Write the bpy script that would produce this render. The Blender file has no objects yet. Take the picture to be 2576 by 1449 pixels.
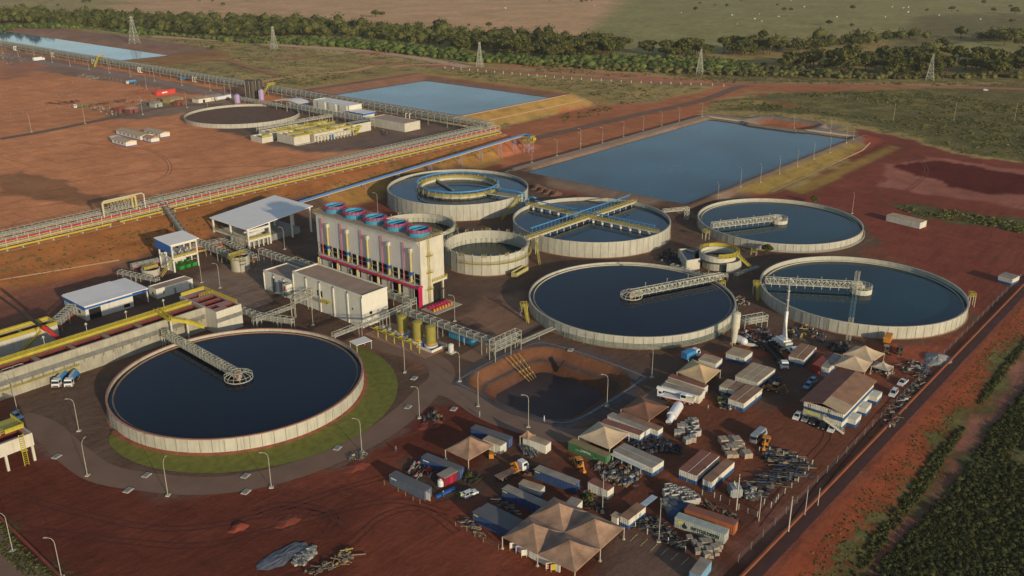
import bpy, math, random
import numpy as np
from mathutils import Vector, Matrix
random.seed(11); RNG = np.random.default_rng(11)
R = math.radians
SC = bpy.context.scene
COL = SC.collection
# ------------------------------------------------------------------ camera and survey of the place
CAMH = 130.0; PITCH = R(20.9067); FPX = 2344.1; PW, PH = 2575.0, 1448.9; HEAD = R(40.5)
cd = bpy.data.cameras.new('camera'); cam = bpy.data.objects.new('camera', cd); COL.objects.link(cam)
cd.sensor_width = 36; cd.lens = 36*FPX/PW; cd.clip_start = 1; cd.clip_end = 12000
cam.location = (0, 0, CAMH); cam.rotation_euler = (math.pi/2-PITCH, 0, HEAD-math.pi/2)
SC.camera = cam
def clamp01(a): return np.clip(a, 0.0, 1.0)
def ramp(x, a, b): return clamp01((x-a)/(b-a))
def sdbox(s, q, s0, s1, q0, q1, r=0.0):
    cx, cy = (s0+s1)/2, (q0+q1)/2
    dx = np.abs(s-cx)-(s1-s0)/2+r; dy = np.abs(q-cy)-(q1-q0)/2+r
    return np.hypot(np.maximum(dx, 0), np.maximum(dy, 0))+np.minimum(np.maximum(dx, dy), 0)-r
def HT(s, q):
    """height of the land at plant coordinates s, q"""
    s = np.asarray(s, float); q = np.asarray(q, float)
    qt = 356+16*ramp(s, 250, 430)
    u = clamp01((q-qt)/(391-qt))
    u = np.interp(u, [0, .42, .54, 1], [0, .47, .53, 1])
    a1 = u*ramp(-s, -472, -452)
    d2 = np.hypot(np.maximum(s-600, 0), np.maximum(474-q, 0))-17
    a2 = (1-ramp(d2, 0, 20))*ramp(s, 452, 470)
    a2 = np.where(q > 470, 1-ramp(d2, 0, 20), a2)
    h = 8*np.maximum(a1, a2)
    d = sdbox(s, q, 394, 628, 222, 341, 6)
    w = np.where(q < 222, ramp(s, 425, 450), 1.0)
    h = np.maximum(h, 3.0*(1-ramp(d, 0, 12))*w)
    din = -sdbox(s, q, 398, 617, 226, 336, 3)
    h = np.where(din > 0, 3-6*ramp(din, 0, 12), h)
    din = -sdbox(s, q, 480, 614, 457, 630, 8)
    h = np.where(din > 0, 8-7*ramp(din, 0, 28), h)
    din = -sdbox(s, q, 474, 558, 935, 1900, 8)
    h = np.where(din > 0, 8-6*ramp(din, 0, 30), h)
    din = -sdbox(s, q, 183, 228, 137, 183, 14)
    h = np.where(din > 0, np.interp(din, [0, 1.5, 5, 6.2, 10.2], [0, 0, -3, -3.2, -6]), h)
    din = -sdbox(s, q, 611, 652, 256, 312, 14)
    h = np.where(din > 0, 3-4*ramp(din, 2, 12), h)
    h = h-2.0*ramp(-q, -66, -52)*ramp(-s, -900, -700)
    return h
def ray(px, py):
    u = (px-PW/2)/FPX; v = -(py-PH/2)/FPX
    dx, dy, dz = u, math.cos(PITCH)+v*math.sin(PITCH), -math.sin(PITCH)+v*math.cos(PITCH)
    c, s_ = math.cos(HEAD-math.pi/2), math.sin(HEAD-math.pi/2)
    return dx*c-dy*s_, dx*s_+dy*c, dz
def G(p, z=0.0):
    """where the line of sight through survey point p meets height z"""
    x, y, w = ray(*p); k = (CAMH-z)/-w
    return Vector((x*k, y*k, z))
def GT(p, dz=0.0):
    z = 0.0
    for _ in range(12):
        v = G(p, z); z = 0.5*z+0.5*float(HT(v.x, v.y))
    v = G(p, z); v.z = float(HT(v.x, v.y))+dz
    return v
def T(c, r, x, y): return (c*643.75+x/4, r*362.22+y/4)
def Z(x0, y0, x, y, k=6.44): return ((x0+x/k)*.85833, (y0+y/k)*.85833)
# ------------------------------------------------------------------ light
EL = R(13.0); AZ = R(253.5)
TOSUN = Vector((math.cos(AZ)*math.cos(EL), math.sin(AZ)*math.cos(EL), math.sin(EL)))
w = bpy.data.worlds.new('World'); SC.world = w; w.use_nodes = True
nt = w.node_tree; bg = nt.nodes['Background']
sky = nt.nodes.new('ShaderNodeTexSky'); sky.sky_type = 'NISHITA'; sky.sun_disc = False
sky.sun_elevation = EL; sky.sun_rotation = math.pi/2-AZ; sky.air_density = 1.0; sky.dust_density = .7; sky.altitude = 400
nt.links.new(sky.outputs[0], bg.inputs[0]); bg.inputs[1].default_value = SKYS = 0.12
ld = bpy.data.lights.new('sun', 'SUN'); lo = bpy.data.objects.new('sun', ld); COL.objects.link(lo)
ld.energy = 3.5; ld.angle = R(0.6); ld.color = (1.0, .83, .60)
lo.rotation_euler = TOSUN.to_track_quat('Z', 'Y').to_euler(); lo.location = (0, -300, 300)
SC.view_settings.view_transform = 'Standard'; SC.view_settings.look = 'None'
SC.view_settings.exposure = 0.0; SC.view_settings.gamma = 1.0
# ------------------------------------------------------------------ materials
MATS = {}
def lin(c):
    return tuple(((v/255)/12.92 if v/255 <= .04045 else ((v/255+.055)/1.055)**2.4) for v in c)
def M(name, col, rough=.6, var=.12, sc=.6, metal=0, dust=0, dustc=(.24, .115, .062), streak=0, bump=0, spec=.4, detail=6):
    """painted / concrete / metal surface with uneven colour; dust settles on faces that look up"""
    if name in MATS: return MATS[name]
    m = bpy.data.materials.new(name); m.use_nodes = True; N = m.node_tree.nodes; L = m.node_tree.links
    b = N['Principled BSDF']; b.inputs['Roughness'].default_value = rough; b.inputs['Metallic'].default_value = metal
    b.inputs['Specular IOR Level'].default_value = spec
    tc = N.new('ShaderNodeTexCoord'); nz = N.new('ShaderNodeTexNoise'); nz.inputs['Scale'].default_value = sc; nz.inputs['Detail'].default_value = detail
    L.new(tc.outputs['Object'], nz.inputs['Vector'])
    mr = N.new('ShaderNodeMapRange'); mr.inputs[1].default_value = .3; mr.inputs[2].default_value = .7; mr.inputs[3].default_value = 1-var; mr.inputs[4].default_value = 1+var
    L.new(nz.outputs['Fac'], mr.inputs[0])
    vm = N.new('ShaderNodeVectorMath'); vm.operation = 'SCALE'; vm.inputs[0].default_value = col[:3]
    L.new(mr.outputs[0], vm.inputs['Scale']); out = vm.outputs[0]
    if streak:
        mp = N.new('ShaderNodeMapping'); mp.inputs['Scale'].default_value = (1.6, 1.6, .12); L.new(tc.outputs['Object'], mp.inputs[0])
        n2 = N.new('ShaderNodeTexNoise'); n2.inputs['Scale'].default_value = 1.1; n2.inputs['Detail'].default_value = 4; L.new(mp.outputs[0], n2.inputs['Vector'])
        m2 = N.new('ShaderNodeMapRange'); m2.inputs[1].default_value = .45; m2.inputs[2].default_value = .75; m2.inputs[3].default_value = 0; m2.inputs[4].default_value = streak
        L.new(n2.outputs['Fac'], m2.inputs[0])
        mx = N.new('ShaderNodeMix'); mx.data_type = 'RGBA'; L.new(m2.outputs[0], mx.inputs['Factor']); L.new(out, mx.inputs['A']); mx.inputs['B'].default_value = (.10, .075, .05, 1); out = mx.outputs['Result']
    if dust:
        ge = N.new('ShaderNodeNewGeometry'); sp = N.new('ShaderNodeSeparateXYZ'); L.new(ge.outputs['Normal'], sp.inputs[0])
        n3 = N.new('ShaderNodeTexNoise'); n3.inputs['Scale'].default_value = .35; n3.inputs['Detail'].default_value = 5; L.new(tc.outputs['Object'], n3.inputs['Vector'])
        m3 = N.new('ShaderNodeMapRange'); m3.inputs[1].default_value = .25; m3.inputs[2].default_value = .7; m3.inputs[3].default_value = dust*.55; m3.inputs[4].default_value = min(1, dust*1.25)
        L.new(n3.outputs['Fac'], m3.inputs[0])
        m4 = N.new('ShaderNodeMapRange'); m4.inputs[1].default_value = .3; m4.inputs[2].default_value = .9; L.new(sp.outputs[2], m4.inputs[0])
        mu = N.new('ShaderNodeMath'); mu.operation = 'MULTIPLY'; L.new(m3.outputs[0], mu.inputs[0]); L.new(m4.outputs[0], mu.inputs[1])
        mx = N.new('ShaderNodeMix'); mx.data_type = 'RGBA'; L.new(mu.outputs[0], mx.inputs['Factor']); L.new(out, mx.inputs['A']); mx.inputs['B'].default_value = (*dustc, 1); out = mx.outputs['Result']
    L.new(out, b.inputs['Base Color'])
    if bump:
        bp = N.new('ShaderNodeBump'); bp.inputs['Strength'].default_value = bump; bp.inputs['Distance'].default_value = .1
        n4 = N.new('ShaderNodeTexNoise'); n4.inputs['Scale'].default_value = sc*6; L.new(tc.outputs['Object'], n4.inputs['Vector']); L.new(n4.outputs['Fac'], bp.inputs['Height']); L.new(bp.outputs[0], b.inputs['Normal'])
    MATS[name] = m; return m
def water(name, col, wave=.04, rough=.05, sc=.25, spec=.5):
    m = bpy.data.materials.new(name); m.use_nodes = True; N = m.node_tree.nodes; L = m.node_tree.links
    b = N['Principled BSDF']; b.inputs['Roughness'].default_value = rough; b.inputs['IOR'].default_value = 1.33; b.inputs['Specular IOR Level'].default_value = spec*.55
    tc = N.new('ShaderNodeTexCoord'); n = N.new('ShaderNodeTexNoise'); n.inputs['Scale'].default_value = .02; n.inputs['Detail'].default_value = 4
    L.new(tc.outputs['Object'], n.inputs['Vector'])
    mr = N.new('ShaderNodeMapRange'); mr.inputs[1].default_value = .35; mr.inputs[2].default_value = .65; mr.inputs[3].default_value = .6; mr.inputs[4].default_value = 1.5; L.new(n.outputs['Fac'], mr.inputs[0])
    vm = N.new('ShaderNodeVectorMath'); vm.operation = 'SCALE'; vm.inputs[0].default_value = col; L.new(mr.outputs[0], vm.inputs['Scale']); L.new(vm.outputs[0], b.inputs['Base Color'])
    n2 = N.new('ShaderNodeTexNoise'); n2.inputs['Scale'].default_value = sc; n2.inputs['Detail'].default_value = 5; L.new(tc.outputs['Object'], n2.inputs['Vector'])
    bp = N.new('ShaderNodeBump'); bp.inputs['Strength'].default_value = wave; bp.inputs['Distance'].default_value = .5; L.new(n2.outputs['Fac'], bp.inputs['Height']); L.new(bp.outputs[0], b.inputs['Normal'])
    return m
CONC = M('concrete', (.47, .46, .375), .85, .10, .25, streak=.30, dust=.25)
CONC2 = M('new_concrete', (.57, .54, .44), .85, .08, .3, streak=.18, dust=.3)
CONCW = M('wet_concrete', (.20, .17, .12), .6, .25, .4)
PINKC = M('stained_concrete', (.42, .20, .14), .85, .15, .5)
WHITE = M('white_wall', (.68, .66, .56), .7, .05, .4, dust=.25, streak=.10)
WROOF = M('white_roof', (.90, .85, .78), .5, .03, .2, dust=.06)
DUSTROOF = M('dusty_roof', (.40, .27, .19), .9, .12, .25)
BLUE = M('blue_paint', (.015, .12, .42), .45, .08)
LBLUE = M('light_blue_paint', (.06, .25, .50), .4, .1, .5)
CYAN = M('cyan_paint', (.06, .31, .47), .45, .08, 1.5)
MAG = M('crimson_paint', (.50, .02, .10), .4, .08)
RED = M('red_paint', (.50, .035, .03), .45, .12, dust=.2)
YEL = M('yellow_paint', (.46, .38, .04), .5, .12)
YELD = M('dull_yellow_paint', (.38, .32, .08), .6, .15)
PYEL = M('pale_yellow_paint', (.50, .43, .17), .55, .1)
ORA = M('orange_paint', (.62, .24, .03), .5, .12)
GALV = M('galvanized_steel', (.40, .39, .31), .55, .15, 1.0, metal=.0)
GALVD = M('weathered_steel', (.25, .25, .22), .6, .2, 1.0)
CREAM = M('cream_steel', (.54, .52, .40), .55, .1, 1.0)
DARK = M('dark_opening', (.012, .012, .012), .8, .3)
BLACK = M('black_rubber', (.02, .02, .02), .7, .2, 2)
GLASS = M('dark_glass', (.015, .022, .028), .08, .1, spec=.6)
GREENP = M('green_paint', (.03, .30, .05), .5, .1, 2)
PURP = M('lilac_paint', (.40, .30, .52), .5, .1)
OLIVT = M('olive_fibreglass', (.27, .24, .05), .5, .12, .6)
REDW = M('rust_red_lining', (.13, .018, .016), .8, .25, .6)
PIPEG = M('pipe_steel', (.36, .36, .33), .45, .15, 1)
TANF = M('tan_fabric', (.58, .44, .28), .85, .10, .35)
BRNF = M('stained_brown_fabric', (.34, .21, .135), .85, .38, .30)
REDF = M('red_dusted_fabric', (.25, .12, .07), .9, .15, .35)
CARW = M('car_white', (.75, .75, .74), .25, .03, spec=.6)
CARS = M('car_silver', (.38, .39, .40), .25, .05, metal=.4)
CARK = M('car_black', (.02, .02, .022), .2, .05)
WOOD = M('wood', (.30, .20, .11), .8, .2, 1.5)
SOILB = M('brown_soil', (.17, .09, .055), .95, .2, .3)
# ------------------------------------------------------------------ mesh building
class MB:
    def __init__(s): s.v = []; s.f = []; s.c = []
    def cut(s): s.c.append((len(s.v), len(s.f))); return s
    def add(s, vs, fs):
        o = len(s.v); s.v += [tuple(v) for v in vs]; s.f += [tuple(i+o for i in f) for f in fs]; return s
    def box(s, x0, x1, y0, y1, z0, z1):
        return s.add([(x, y, z) for z in (z0, z1) for x, y in ((x0, y0), (x1, y0), (x1, y1), (x0, y1))],
                     [(3, 2, 1, 0), (4, 5, 6, 7), (0, 1, 5, 4), (1, 2, 6, 5), (2, 3, 7, 6), (3, 0, 4, 7)])
    def bar(s, p, q, w, h=None):
        p, q = Vector(p), Vector(q); d = q-p
        if d.length < 1e-6: return s
        h = h or w; d.normalize(); up = Vector((0, 0, 1)) if abs(d.z) < .95 else Vector((1, 0, 0))
        a = d.cross(up).normalized()*w/2; b = a.cross(d).normalized()*h/2
        vs = [p-a-b, p+a-b, p+a+b, p-a+b, q-a-b, q+a-b, q+a+b, q-a+b]
        return s.add(vs, [(0, 1, 2, 3), (7, 6, 5, 4), (4, 5, 1, 0), (5, 6, 2, 1), (6, 7, 3, 2), (7, 4, 0, 3)])
    def tube(s, p, q, r, n=8, r2=None, caps=True):
        p, q = Vector(p), Vector(q); d = (q-p).normalized(); r2 = r if r2 is None else r2
        up = Vector((0, 0, 1)) if abs(d.z) < .95 else Vector((1, 0, 0)); a = d.cross(up).normalized(); b = a.cross(d)
        vs = []
        for c, rr in ((p, r), (q, r2)):
            vs += [c+a*math.cos(2*math.pi*i/n)*rr+b*math.sin(2*math.pi*i/n)*rr for i in range(n)]
        fs = [((i+1) % n, i, n+i, n+(i+1) % n) for i in range(n)]
        if caps: fs += [tuple(range(n)), tuple(range(2*n-1, n-1, -1))]
        return s.add(vs, fs)
    def path(s, pts, r, n=6):
        for a, b in zip(pts[:-1], pts[1:]): s.tube(a, b, r, n)
        for p in pts[1:-1]: s.ball(p, r*1.02, 6, 4)
        return s
    def ball(s, c, r, n=8, m=6, sz=1.0):
        c = Vector(c); vs = [c+Vector((0, 0, -r*sz))]
        for j in range(1, m):
            t = math.pi*j/m-math.pi/2
            vs += [c+Vector((math.cos(t)*r*math.cos(2*math.pi*i/n), math.cos(t)*r*math.sin(2*math.pi*i/n), math.sin(t)*r*sz)) for i in range(n)]
        vs.append(c+Vector((0, 0, r*sz))); top = len(vs)-1; fs = []
        for i in range(n):
            k = (i+1) % n; fs.append((0, 1+k, 1+i)); fs.append((top, top-n+i, top-n+k))
            for j in range(m-2): fs.append((1+j*n+i, 1+j*n+k, 1+(j+1)*n+k, 1+(j+1)*n+i))
        return s.add(vs, fs)
    def ring(s, c, r0, r1, z0, z1, n=72, a0=0, a1=360):
        """upright ring wall from radius r0 to r1"""
        full = abs(a1-a0) >= 360; k = n if full else n+1; vs = []
        for i in range(k):
            t = R(a0+(a1-a0)*i/n); ca, sa = math.cos(t), math.sin(t)
            for r, z in ((r0, z0), (r1, z0), (r1, z1), (r0, z1)): vs.append((c[0]+ca*r, c[1]+sa*r, z))
        fs = []
        for i in range(n):
            a = 4*i; b = 4*((i+1) % k)
            fs += [(a, a+1, b+1, b), (a+1, a+2, b+2, b+1), (a+2, a+3, b+3, b+2), (a+3, a, b, b+3)]
        if not full: fs += [(0, 3, 2, 1), (4*n, 4*n+1, 4*n+2, 4*n+3)]
        return s.add(vs, fs)
    def disc(s, c, r, z, n=96, wob=0):
        vs = [(c[0], c[1], z)]+[(c[0]+math.cos(2*math.pi*i/n)*r, c[1]+math.sin(2*math.pi*i/n)*r, z) for i in range(n)]
        return s.add(vs, [(0, 1+i, 1+(i+1) % n) for i in range(n)])
    def cyl(s, c, r, z0, z1, n=20, r2=None): return s.tube((c[0], c[1], z0), (c[0], c[1], z1), r, n, r2)
    def prism(s, poly, z0, z1):
        n = len(poly); A = sum(poly[i][0]*poly[(i+1) % n][1]-poly[(i+1) % n][0]*poly[i][1] for i in range(n))
        if A < 0: poly = poly[::-1]
        vs = [(p[0], p[1], z0) for p in poly]+[(p[0], p[1], z1) for p in poly]
        return s.add(vs, [tuple(range(n-1, -1, -1)), tuple(range(n, 2*n))]+[(i, (i+1) % n, n+(i+1) % n, n+i) for i in range(n)])
    def rail(s, pts, h=1.1, w=.06, post=2.0, mid=True):
        """handrail along pts"""
        for a, b in zip(pts[:-1], pts[1:]):
            a, b = Vector(a), Vector(b); L_ = (b-a).length
            s.bar(a+Vector((0, 0, h)), b+Vector((0, 0, h)), w)
            if mid: s.bar(a+Vector((0, 0, h*.5)), b+Vector((0, 0, h*.5)), w)
            for i in range(int(L_/post)+1):
                p = a+(b-a)*min(1, i*post/L_); s.bar(p, p+Vector((0, 0, h)), w)
        return s
    def truss(s, p, q, wd, hh, n, t=.12, top=True, below=True, diag=True):
        """box truss between p and q, width wd, height hh"""
        p, q = Vector(p), Vector(q); d = (q-p).normalized(); sd = Vector((-d.y, d.x, 0)).normalized()*wd/2; up = Vector((0, 0, hh))
        for k in (-1, 1):
            s.bar(p+sd*k, q+sd*k, t); s.bar(p+sd*k+up, q+sd*k+up, t)
            for i in range(n+1):
                a = p+(q-p)*i/n+sd*k; s.bar(a, a+up, t*.8)
                if diag and i < n:
                    b = p+(q-p)*(i+1)/n+sd*k
                    if i % 2: s.bar(a, b+up, t*.7)
                    else: s.bar(a+up, b, t*.7)
        for i in range(n+1):
            a = p+(q-p)*i/n
            if below: s.bar(a-sd, a+sd, t*.8)
            if top: s.bar(a-sd+up, a+sd+up, t*.8)
        return s
    def build(s, name, mat, parent=None, smooth=False):
        if s.c:
            e = s.c[1:]+[(len(s.v), len(s.f))]; o = None
            for (v0, f0), (v1, f1) in zip(s.c, e):
                if f1 > f0: m = MB(); m.v = s.v[v0:v1]; m.f = [tuple(i-v0 for i in f) for f in s.f[f0:f1]]; o = m.build(name, mat, parent, smooth)
            return o
        me = bpy.data.meshes.new(name); me.from_pydata(s.v, [], s.f)
        if isinstance(mat, tuple):
            for m_ in mat[:2]: me.materials.append(m_)
            me.polygons.foreach_set('material_index', [0 if i < mat[2] else 1 for i in range(len(s.f))])
        else: me.materials.append(mat)
        if smooth:
            me.polygons.foreach_set('use_smooth', [True]*len(me.polygons))
            try: me.set_sharp_from_angle(angle=R(40))
            except Exception: pass
        o = bpy.data.objects.new(name, me); COL.objects.link(o)
        if parent: o.parent = parent
        return o
def thing(name, label, cat, loc=(0, 0, 0), rz=0, group=None):
    o = bpy.data.objects.new(name, None); COL.objects.link(o); o.empty_display_size = .3
    o.location = loc; o.rotation_euler = (0, 0, rz); o['label'] = label; o['category'] = cat
    if group: o['group'] = group
    return o
def tag(o, label, cat, group=None, kind=None):
    o['label'] = label; o['category'] = cat
    if group: o['group'] = group
    if kind: o['kind'] = kind
    return o
def struct(o, label=None):
    o['kind'] = 'structure'
    if label: o['label'] = label
    return o
def dup(root, loc, rz=0, label=None, group=None, scale=None):
    def cp(o, par):
        c = o.copy(); COL.objects.link(c)
        if par: c.parent = par
        for ch in KIDS.get(o.name, ()): cp(ch, c)
        return c
    if root.name not in KIDS:
        def idx(o):
            KIDS[o.name] = list(o.children)
            for k in o.children: idx(k)
        idx(root)
    r = cp(root, None); r.location = loc; r.rotation_euler = (0, 0, rz)
    if label: r['label'] = label
    if group: r['group'] = group
    if scale: r.scale = scale if hasattr(scale, '__len__') else (scale,)*3
    return r
KIDS = {}
# ------------------------------------------------------------------ ground
def axis(lo, a, b, hi, step, grow, extra=()):
    v = list(np.arange(a, b+.01, step)); st = step
    while v[-1] < hi: st = min(st*grow, 60); v.append(v[-1]+st)
    st = step; u = []
    x = a
    while x > lo: st = min(st*grow, 60); x -= st; u.append(x)
    v = u[::-1]+v
    for e in extra:
        i = int(np.argmin([abs(t-e) for t in v])); v[i] = e
    return np.array(sorted(set(np.round(v, 3))))
AX = axis(-500, 60, 660, 5500, 2.0, 1.035, (394, 400, 398, 410, 452, 470, 472, 480, 508, 600, 614, 617, 628, 640))
AY = axis(-900, -20, 660, 5500, 2.0, 1.035, (52, 66, 72, 210, 222, 226, 238, 336, 324, 341, 353, 370, 391, 457, 474, 485))
AX = np.array(sorted(set(AX) | set(np.arange(182.5, 229, .75)))); AY = np.array(sorted(set(AY) | set(np.arange(136.5, 184, .75))))
SS, QQ = np.meshgrid(AX, AY, indexing='ij'); HH = HT(SS, QQ)
EILL = 0.62   # light falling on level ground, so that a patch of dirt is given by how it looks
def alb(c, k=1.0): return np.array(lin(c))/EILL*k
colr = np.zeros(SS.shape+(3,)); veg = np.zeros(SS.shape)
colr[:] = alb((150, 126, 76)); veg[:] = .30
PS, PQ = SS, QQ
WS = SS+2.2*np.sin(QQ*.11+1.3*np.sin(SS*.07))+1.4*np.sin(QQ*.31+SS*.05)+.8*np.sin(QQ*.83+SS*.41)
WQ = QQ+2.2*np.sin(SS*.097+1.1*np.sin(QQ*.083))+1.4*np.sin(SS*.29-QQ*.07)+.8*np.sin(SS*.79-QQ*.37)
def inpoly(poly):
    ins = np.zeros(PS.shape, bool); n = len(poly)
    for i in range(n):
        x1, y1 = poly[i]; x2, y2 = poly[(i+1) % n]
        if y1 == y2: continue
        c = ((y1 > PQ) != (y2 > PQ)) & (PS < (x2-x1)*(PQ-y1)/(y2-y1)+x1); ins ^= c
    return ins
def paint(pts, c, v=0.0, survey=True):
    poly = [(GT(p).x, GT(p).y) for p in pts] if survey else pts
    global PS, PQ
    PS, PQ = (WS, WQ) if survey else (SS, QQ)
    m = inpoly(poly); colr[m] = alb(c); veg[m] = v
# far fields (points are survey points on the photograph)
paint([(-400, -40), (-400, 40), (0, 32), (250, 32), (500, 45), (800, 55), (1100, 78), (1300, 90), (1470, 90), (1510, 52), (1568, -2), (1640, -60), (-400, -60)], (178, 138, 100), .05)
paint([(-300, -20), (-300, 40), (0, 30), (250, 28), (330, 5), (200, -10)], (150, 130, 84), .25)
paint([(1640, -60), (1568, -2), (1510, 52), (1470, 90), (1560, 140), (1800, 125), (2050, 85), (2200, 95), (2300, 130), (2800, 150), (2800, -60)], (132, 122, 76), .2)
paint([(2250, 130), (2480, 100), (2800, 120), (2800, 30), (2300, 40)], (112, 100, 64), .3)
# scrub between forest and the dirt road
paint([(400, 88), (1000, 150), (1650, 190), (2100, 205), (2100, 190), (1600, 178), (1250, 150), (900, 120), (500, 80)], (164, 136, 90), .3)
paint([(1700, 160), (2575, 175), (2700, 208), (1850, 208), (1650, 185)], (136, 112, 68), .4)
# west yard on the upper terrace
paint([(s, q) for s, q in ((-480, 391), (452, 391), (452, 437), (470, 600), (470, 1600), (300, 2300), (-480, 2300))], (182, 118, 78), 0, False)
paint([(0, 120), (0, 165), (350, 215), (640, 262), (640, 240), (350, 190)], (128, 100, 84), 0)
paint([(0, 165), (90, 150), (120, 168), (60, 190), (0, 200)], (150, 100, 75), .12)
paint([(0, 440), (60, 430), (150, 455), (330, 525), (360, 545), (200, 520), (60, 490), (0, 500)], (136, 92, 62), .06)
paint([(360, 255), (560, 248), (600, 262), (500, 282), (330, 300), (260, 300)], (128, 104, 86), 0)
paint([(468, 285), (540, 262), (750, 275), (1060, 300), (1240, 330), (1180, 345), (1000, 370), (760, 385), (560, 330)], (104, 84, 72), 0)
paint([(-300, 66), (470, 66), (470, 391), (-300, 391)], (112, 64, 48), 0, False)
# slope below the rack : dry orange grass
paint([(-480, 350), (452, 366), (470, 391), (452, 393), (-480, 391)], (138, 88, 50), .22, False)
paint([(200, 350), (452, 366), (460, 385), (300, 380)], (146, 108, 58), .14, False)
# ponds 1, 2 : liner banks, dry grass outer faces
paint([(474, 930), (600, 930), (600, 1500), (560, 1500), (474, 1500)], (128, 96, 78), 0, False)
paint([(470, 440), (640, 440), (640, 650), (470, 650)], (150, 118, 66), .06, False)
paint([(484, 459), (612, 459), (612, 640), (470, 640), (470, 459)], (122, 88, 70), 0, False)
paint([(490, 866), (560, 866), (600, 935), (474, 935)], (140, 100, 62), .12, False)
# red land beyond rack 2 and round pond 3
paint([(1240, 330), (1480, 262), (1640, 258), (1850, 210), (2060, 212), (2575, 225), (2800, 235), (2800, 275), (2480, 262), (1960, 232), (1900, 228), (1780, 262), (1760, 300), (1430, 400), (1270, 430)], (156, 96, 64), .03)
paint([(1200, 160), (1650, 205), (1860, 212), (1850, 206), (1650, 190), (1240, 158)], (158, 104, 74), .05)
paint([(1880, 235), (2150, 238), (2180, 262), (2210, 272), (2270, 290), (2340, 292), (2300, 310), (2140, 285), (2000, 270), (1930, 262)], (138, 74, 58), 0)
paint([(2070, 255), (2200, 265), (2210, 280), (2120, 277)], (112, 84, 66), 0)
paint([(1760, 262), (1900, 250), (2140, 287), (2330, 300), (2600, 330), (2600, 210), (2050, 232), (1970, 232)], (122, 106, 58), .42)
paint([(1780, 275), (1930, 280), (2100, 295), (2300, 345), (2420, 385), (2700, 420), (2700, 300), (2340, 290), (2140, 280), (1930, 262)], (118, 104, 56), .45)
# pond 3 surround
paint([(388, 216), (634, 216), (634, 347), (388, 347)], (122, 100, 84), 0, False)
paint([(455, 207), (600, 210), (600, 221), (440, 221)], (130, 108, 58), .2, False)
paint([(430, 342), (600, 342), (600, 352), (430, 352)], (150, 88, 60), .0, False)
paint([(605, 250), (660, 250), (660, 318), (612, 318)], (112, 100, 90), 0, False)
paint([(618, 262), (646, 262), (646, 304), (618, 304)], (142, 84, 56), 0, False)
# red dirt right of the tanks
paint([(1880, 498), (1990, 485), (2170, 378), (2140, 320), (2200, 330), (2330, 362), (2420, 392), (2800, 430), (2800, 660), (2575, 680), (2300, 980), (2230, 900), (2400, 860), (2440, 740), (2300, 660), (2180, 600), (2100, 520)], (114, 58, 44), 0)
paint([(2240, 415), (2330, 395), (2440, 408), (2575, 430), (2800, 470), (2800, 540), (2575, 530), (2430, 500), (2200, 470)], (138, 84, 68), 0)
paint([(2260, 413), (2330, 404), (2420, 412), (2575, 440), (2800, 450), (2800, 505), (2650, 495), (2480, 488), (2400, 470), (2300, 440)], (84, 30, 26), 0)
paint([(2210, 510), (2330, 515), (2480, 540), (2700, 575), (2700, 600), (2575, 590), (2480, 570), (2300, 545)], (92, 62, 38), .5)
paint([(465, 193), (615, 196), (619, 204), (467, 202)], (138, 108, 54), .1, False)
# plant floor
PLANT = [(0, 735), (60, 722), (200, 690), (320, 655), (520, 610), (520, 560), (640, 500), (760, 490), (930, 520), (1000, 560), (980, 440), (1180, 420), (1330, 432), (1400, 480), (1600, 515), (1800, 500), (1880, 495), (2150, 540), (2210, 600), (2170, 650), (2350, 700), (2460, 800), (2330, 870), (1850, 890), (1800, 900), (1660, 1000), (1560, 1080), (1440, 1110), (1250, 1060), (1150, 1020), (1090, 1030), (960, 1120), (860, 1170), (600, 1240), (360, 1230), (220, 1180), (0, 1040)]
paint(PLANT, (88, 68, 56), 0)
paint([(0, 735), (60, 722), (200, 690), (300, 665), (330, 690), (260, 730), (100, 800), (0, 850)], (112, 72, 56), 0)
paint([(1690, 900), (1930, 870), (2230, 880), (2420, 860), (2470, 800), (2330, 940), (2290, 960), (2210, 890)], (140, 74, 52), 0)
paint([(480, 690), (640, 640), (720, 690), (700, 760), (640, 800), (560, 760), (490, 740)], (122, 100, 84), 0)
paint([(1130, 800), (1250, 745), (1330, 740), (1345, 800), (1240, 850)], (116, 88, 70), 0)
paint([(820, 860), (930, 820), (1010, 870), (1120, 890), (1100, 930), (1060, 935), (960, 895), (880, 870)], (112, 78, 58), 0)
paint([(1180, 850), (1300, 880), (1400, 870), (1600, 930), (1600, 990), (1440, 1075), (1240, 1040), (1160, 960)], (80, 68, 62), 0)
paint([(183, 137), (228, 137), (228, 183), (183, 183)], (84, 76, 72), 0, False)
dB = -sdbox(SS, QQ, 183, 228, 137, 183, 14)
for d0, d1, c in ((-1.2, 1.2, (74, 68, 68)), (1.2, 4.6, (100, 66, 46)), (4.6, 6.4, (72, 60, 56)), (6.4, 9.6, (88, 58, 42)), (9.6, 40, (62, 50, 50))):
    m = (dB > d0) & (dB <= d1); colr[m] = alb(c); veg[m] = 0
# near red yard, lower left
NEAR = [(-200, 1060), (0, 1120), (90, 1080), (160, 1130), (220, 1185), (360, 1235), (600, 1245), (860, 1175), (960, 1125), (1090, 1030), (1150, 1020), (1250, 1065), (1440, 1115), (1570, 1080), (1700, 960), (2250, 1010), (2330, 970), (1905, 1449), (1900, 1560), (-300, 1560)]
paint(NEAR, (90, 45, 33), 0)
paint([(700, 1200), (1000, 1130), (1100, 1230), (1240, 1300), (1330, 1400), (1450, 1480), (800, 1480), (900, 1350), (980, 1250)], (106, 54, 38), 0)
paint([(0, 1050), (60, 1055), (130, 1065), (230, 1180), (160, 1160), (80, 1110), (0, 1110)], (96, 76, 66), 0)
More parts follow.
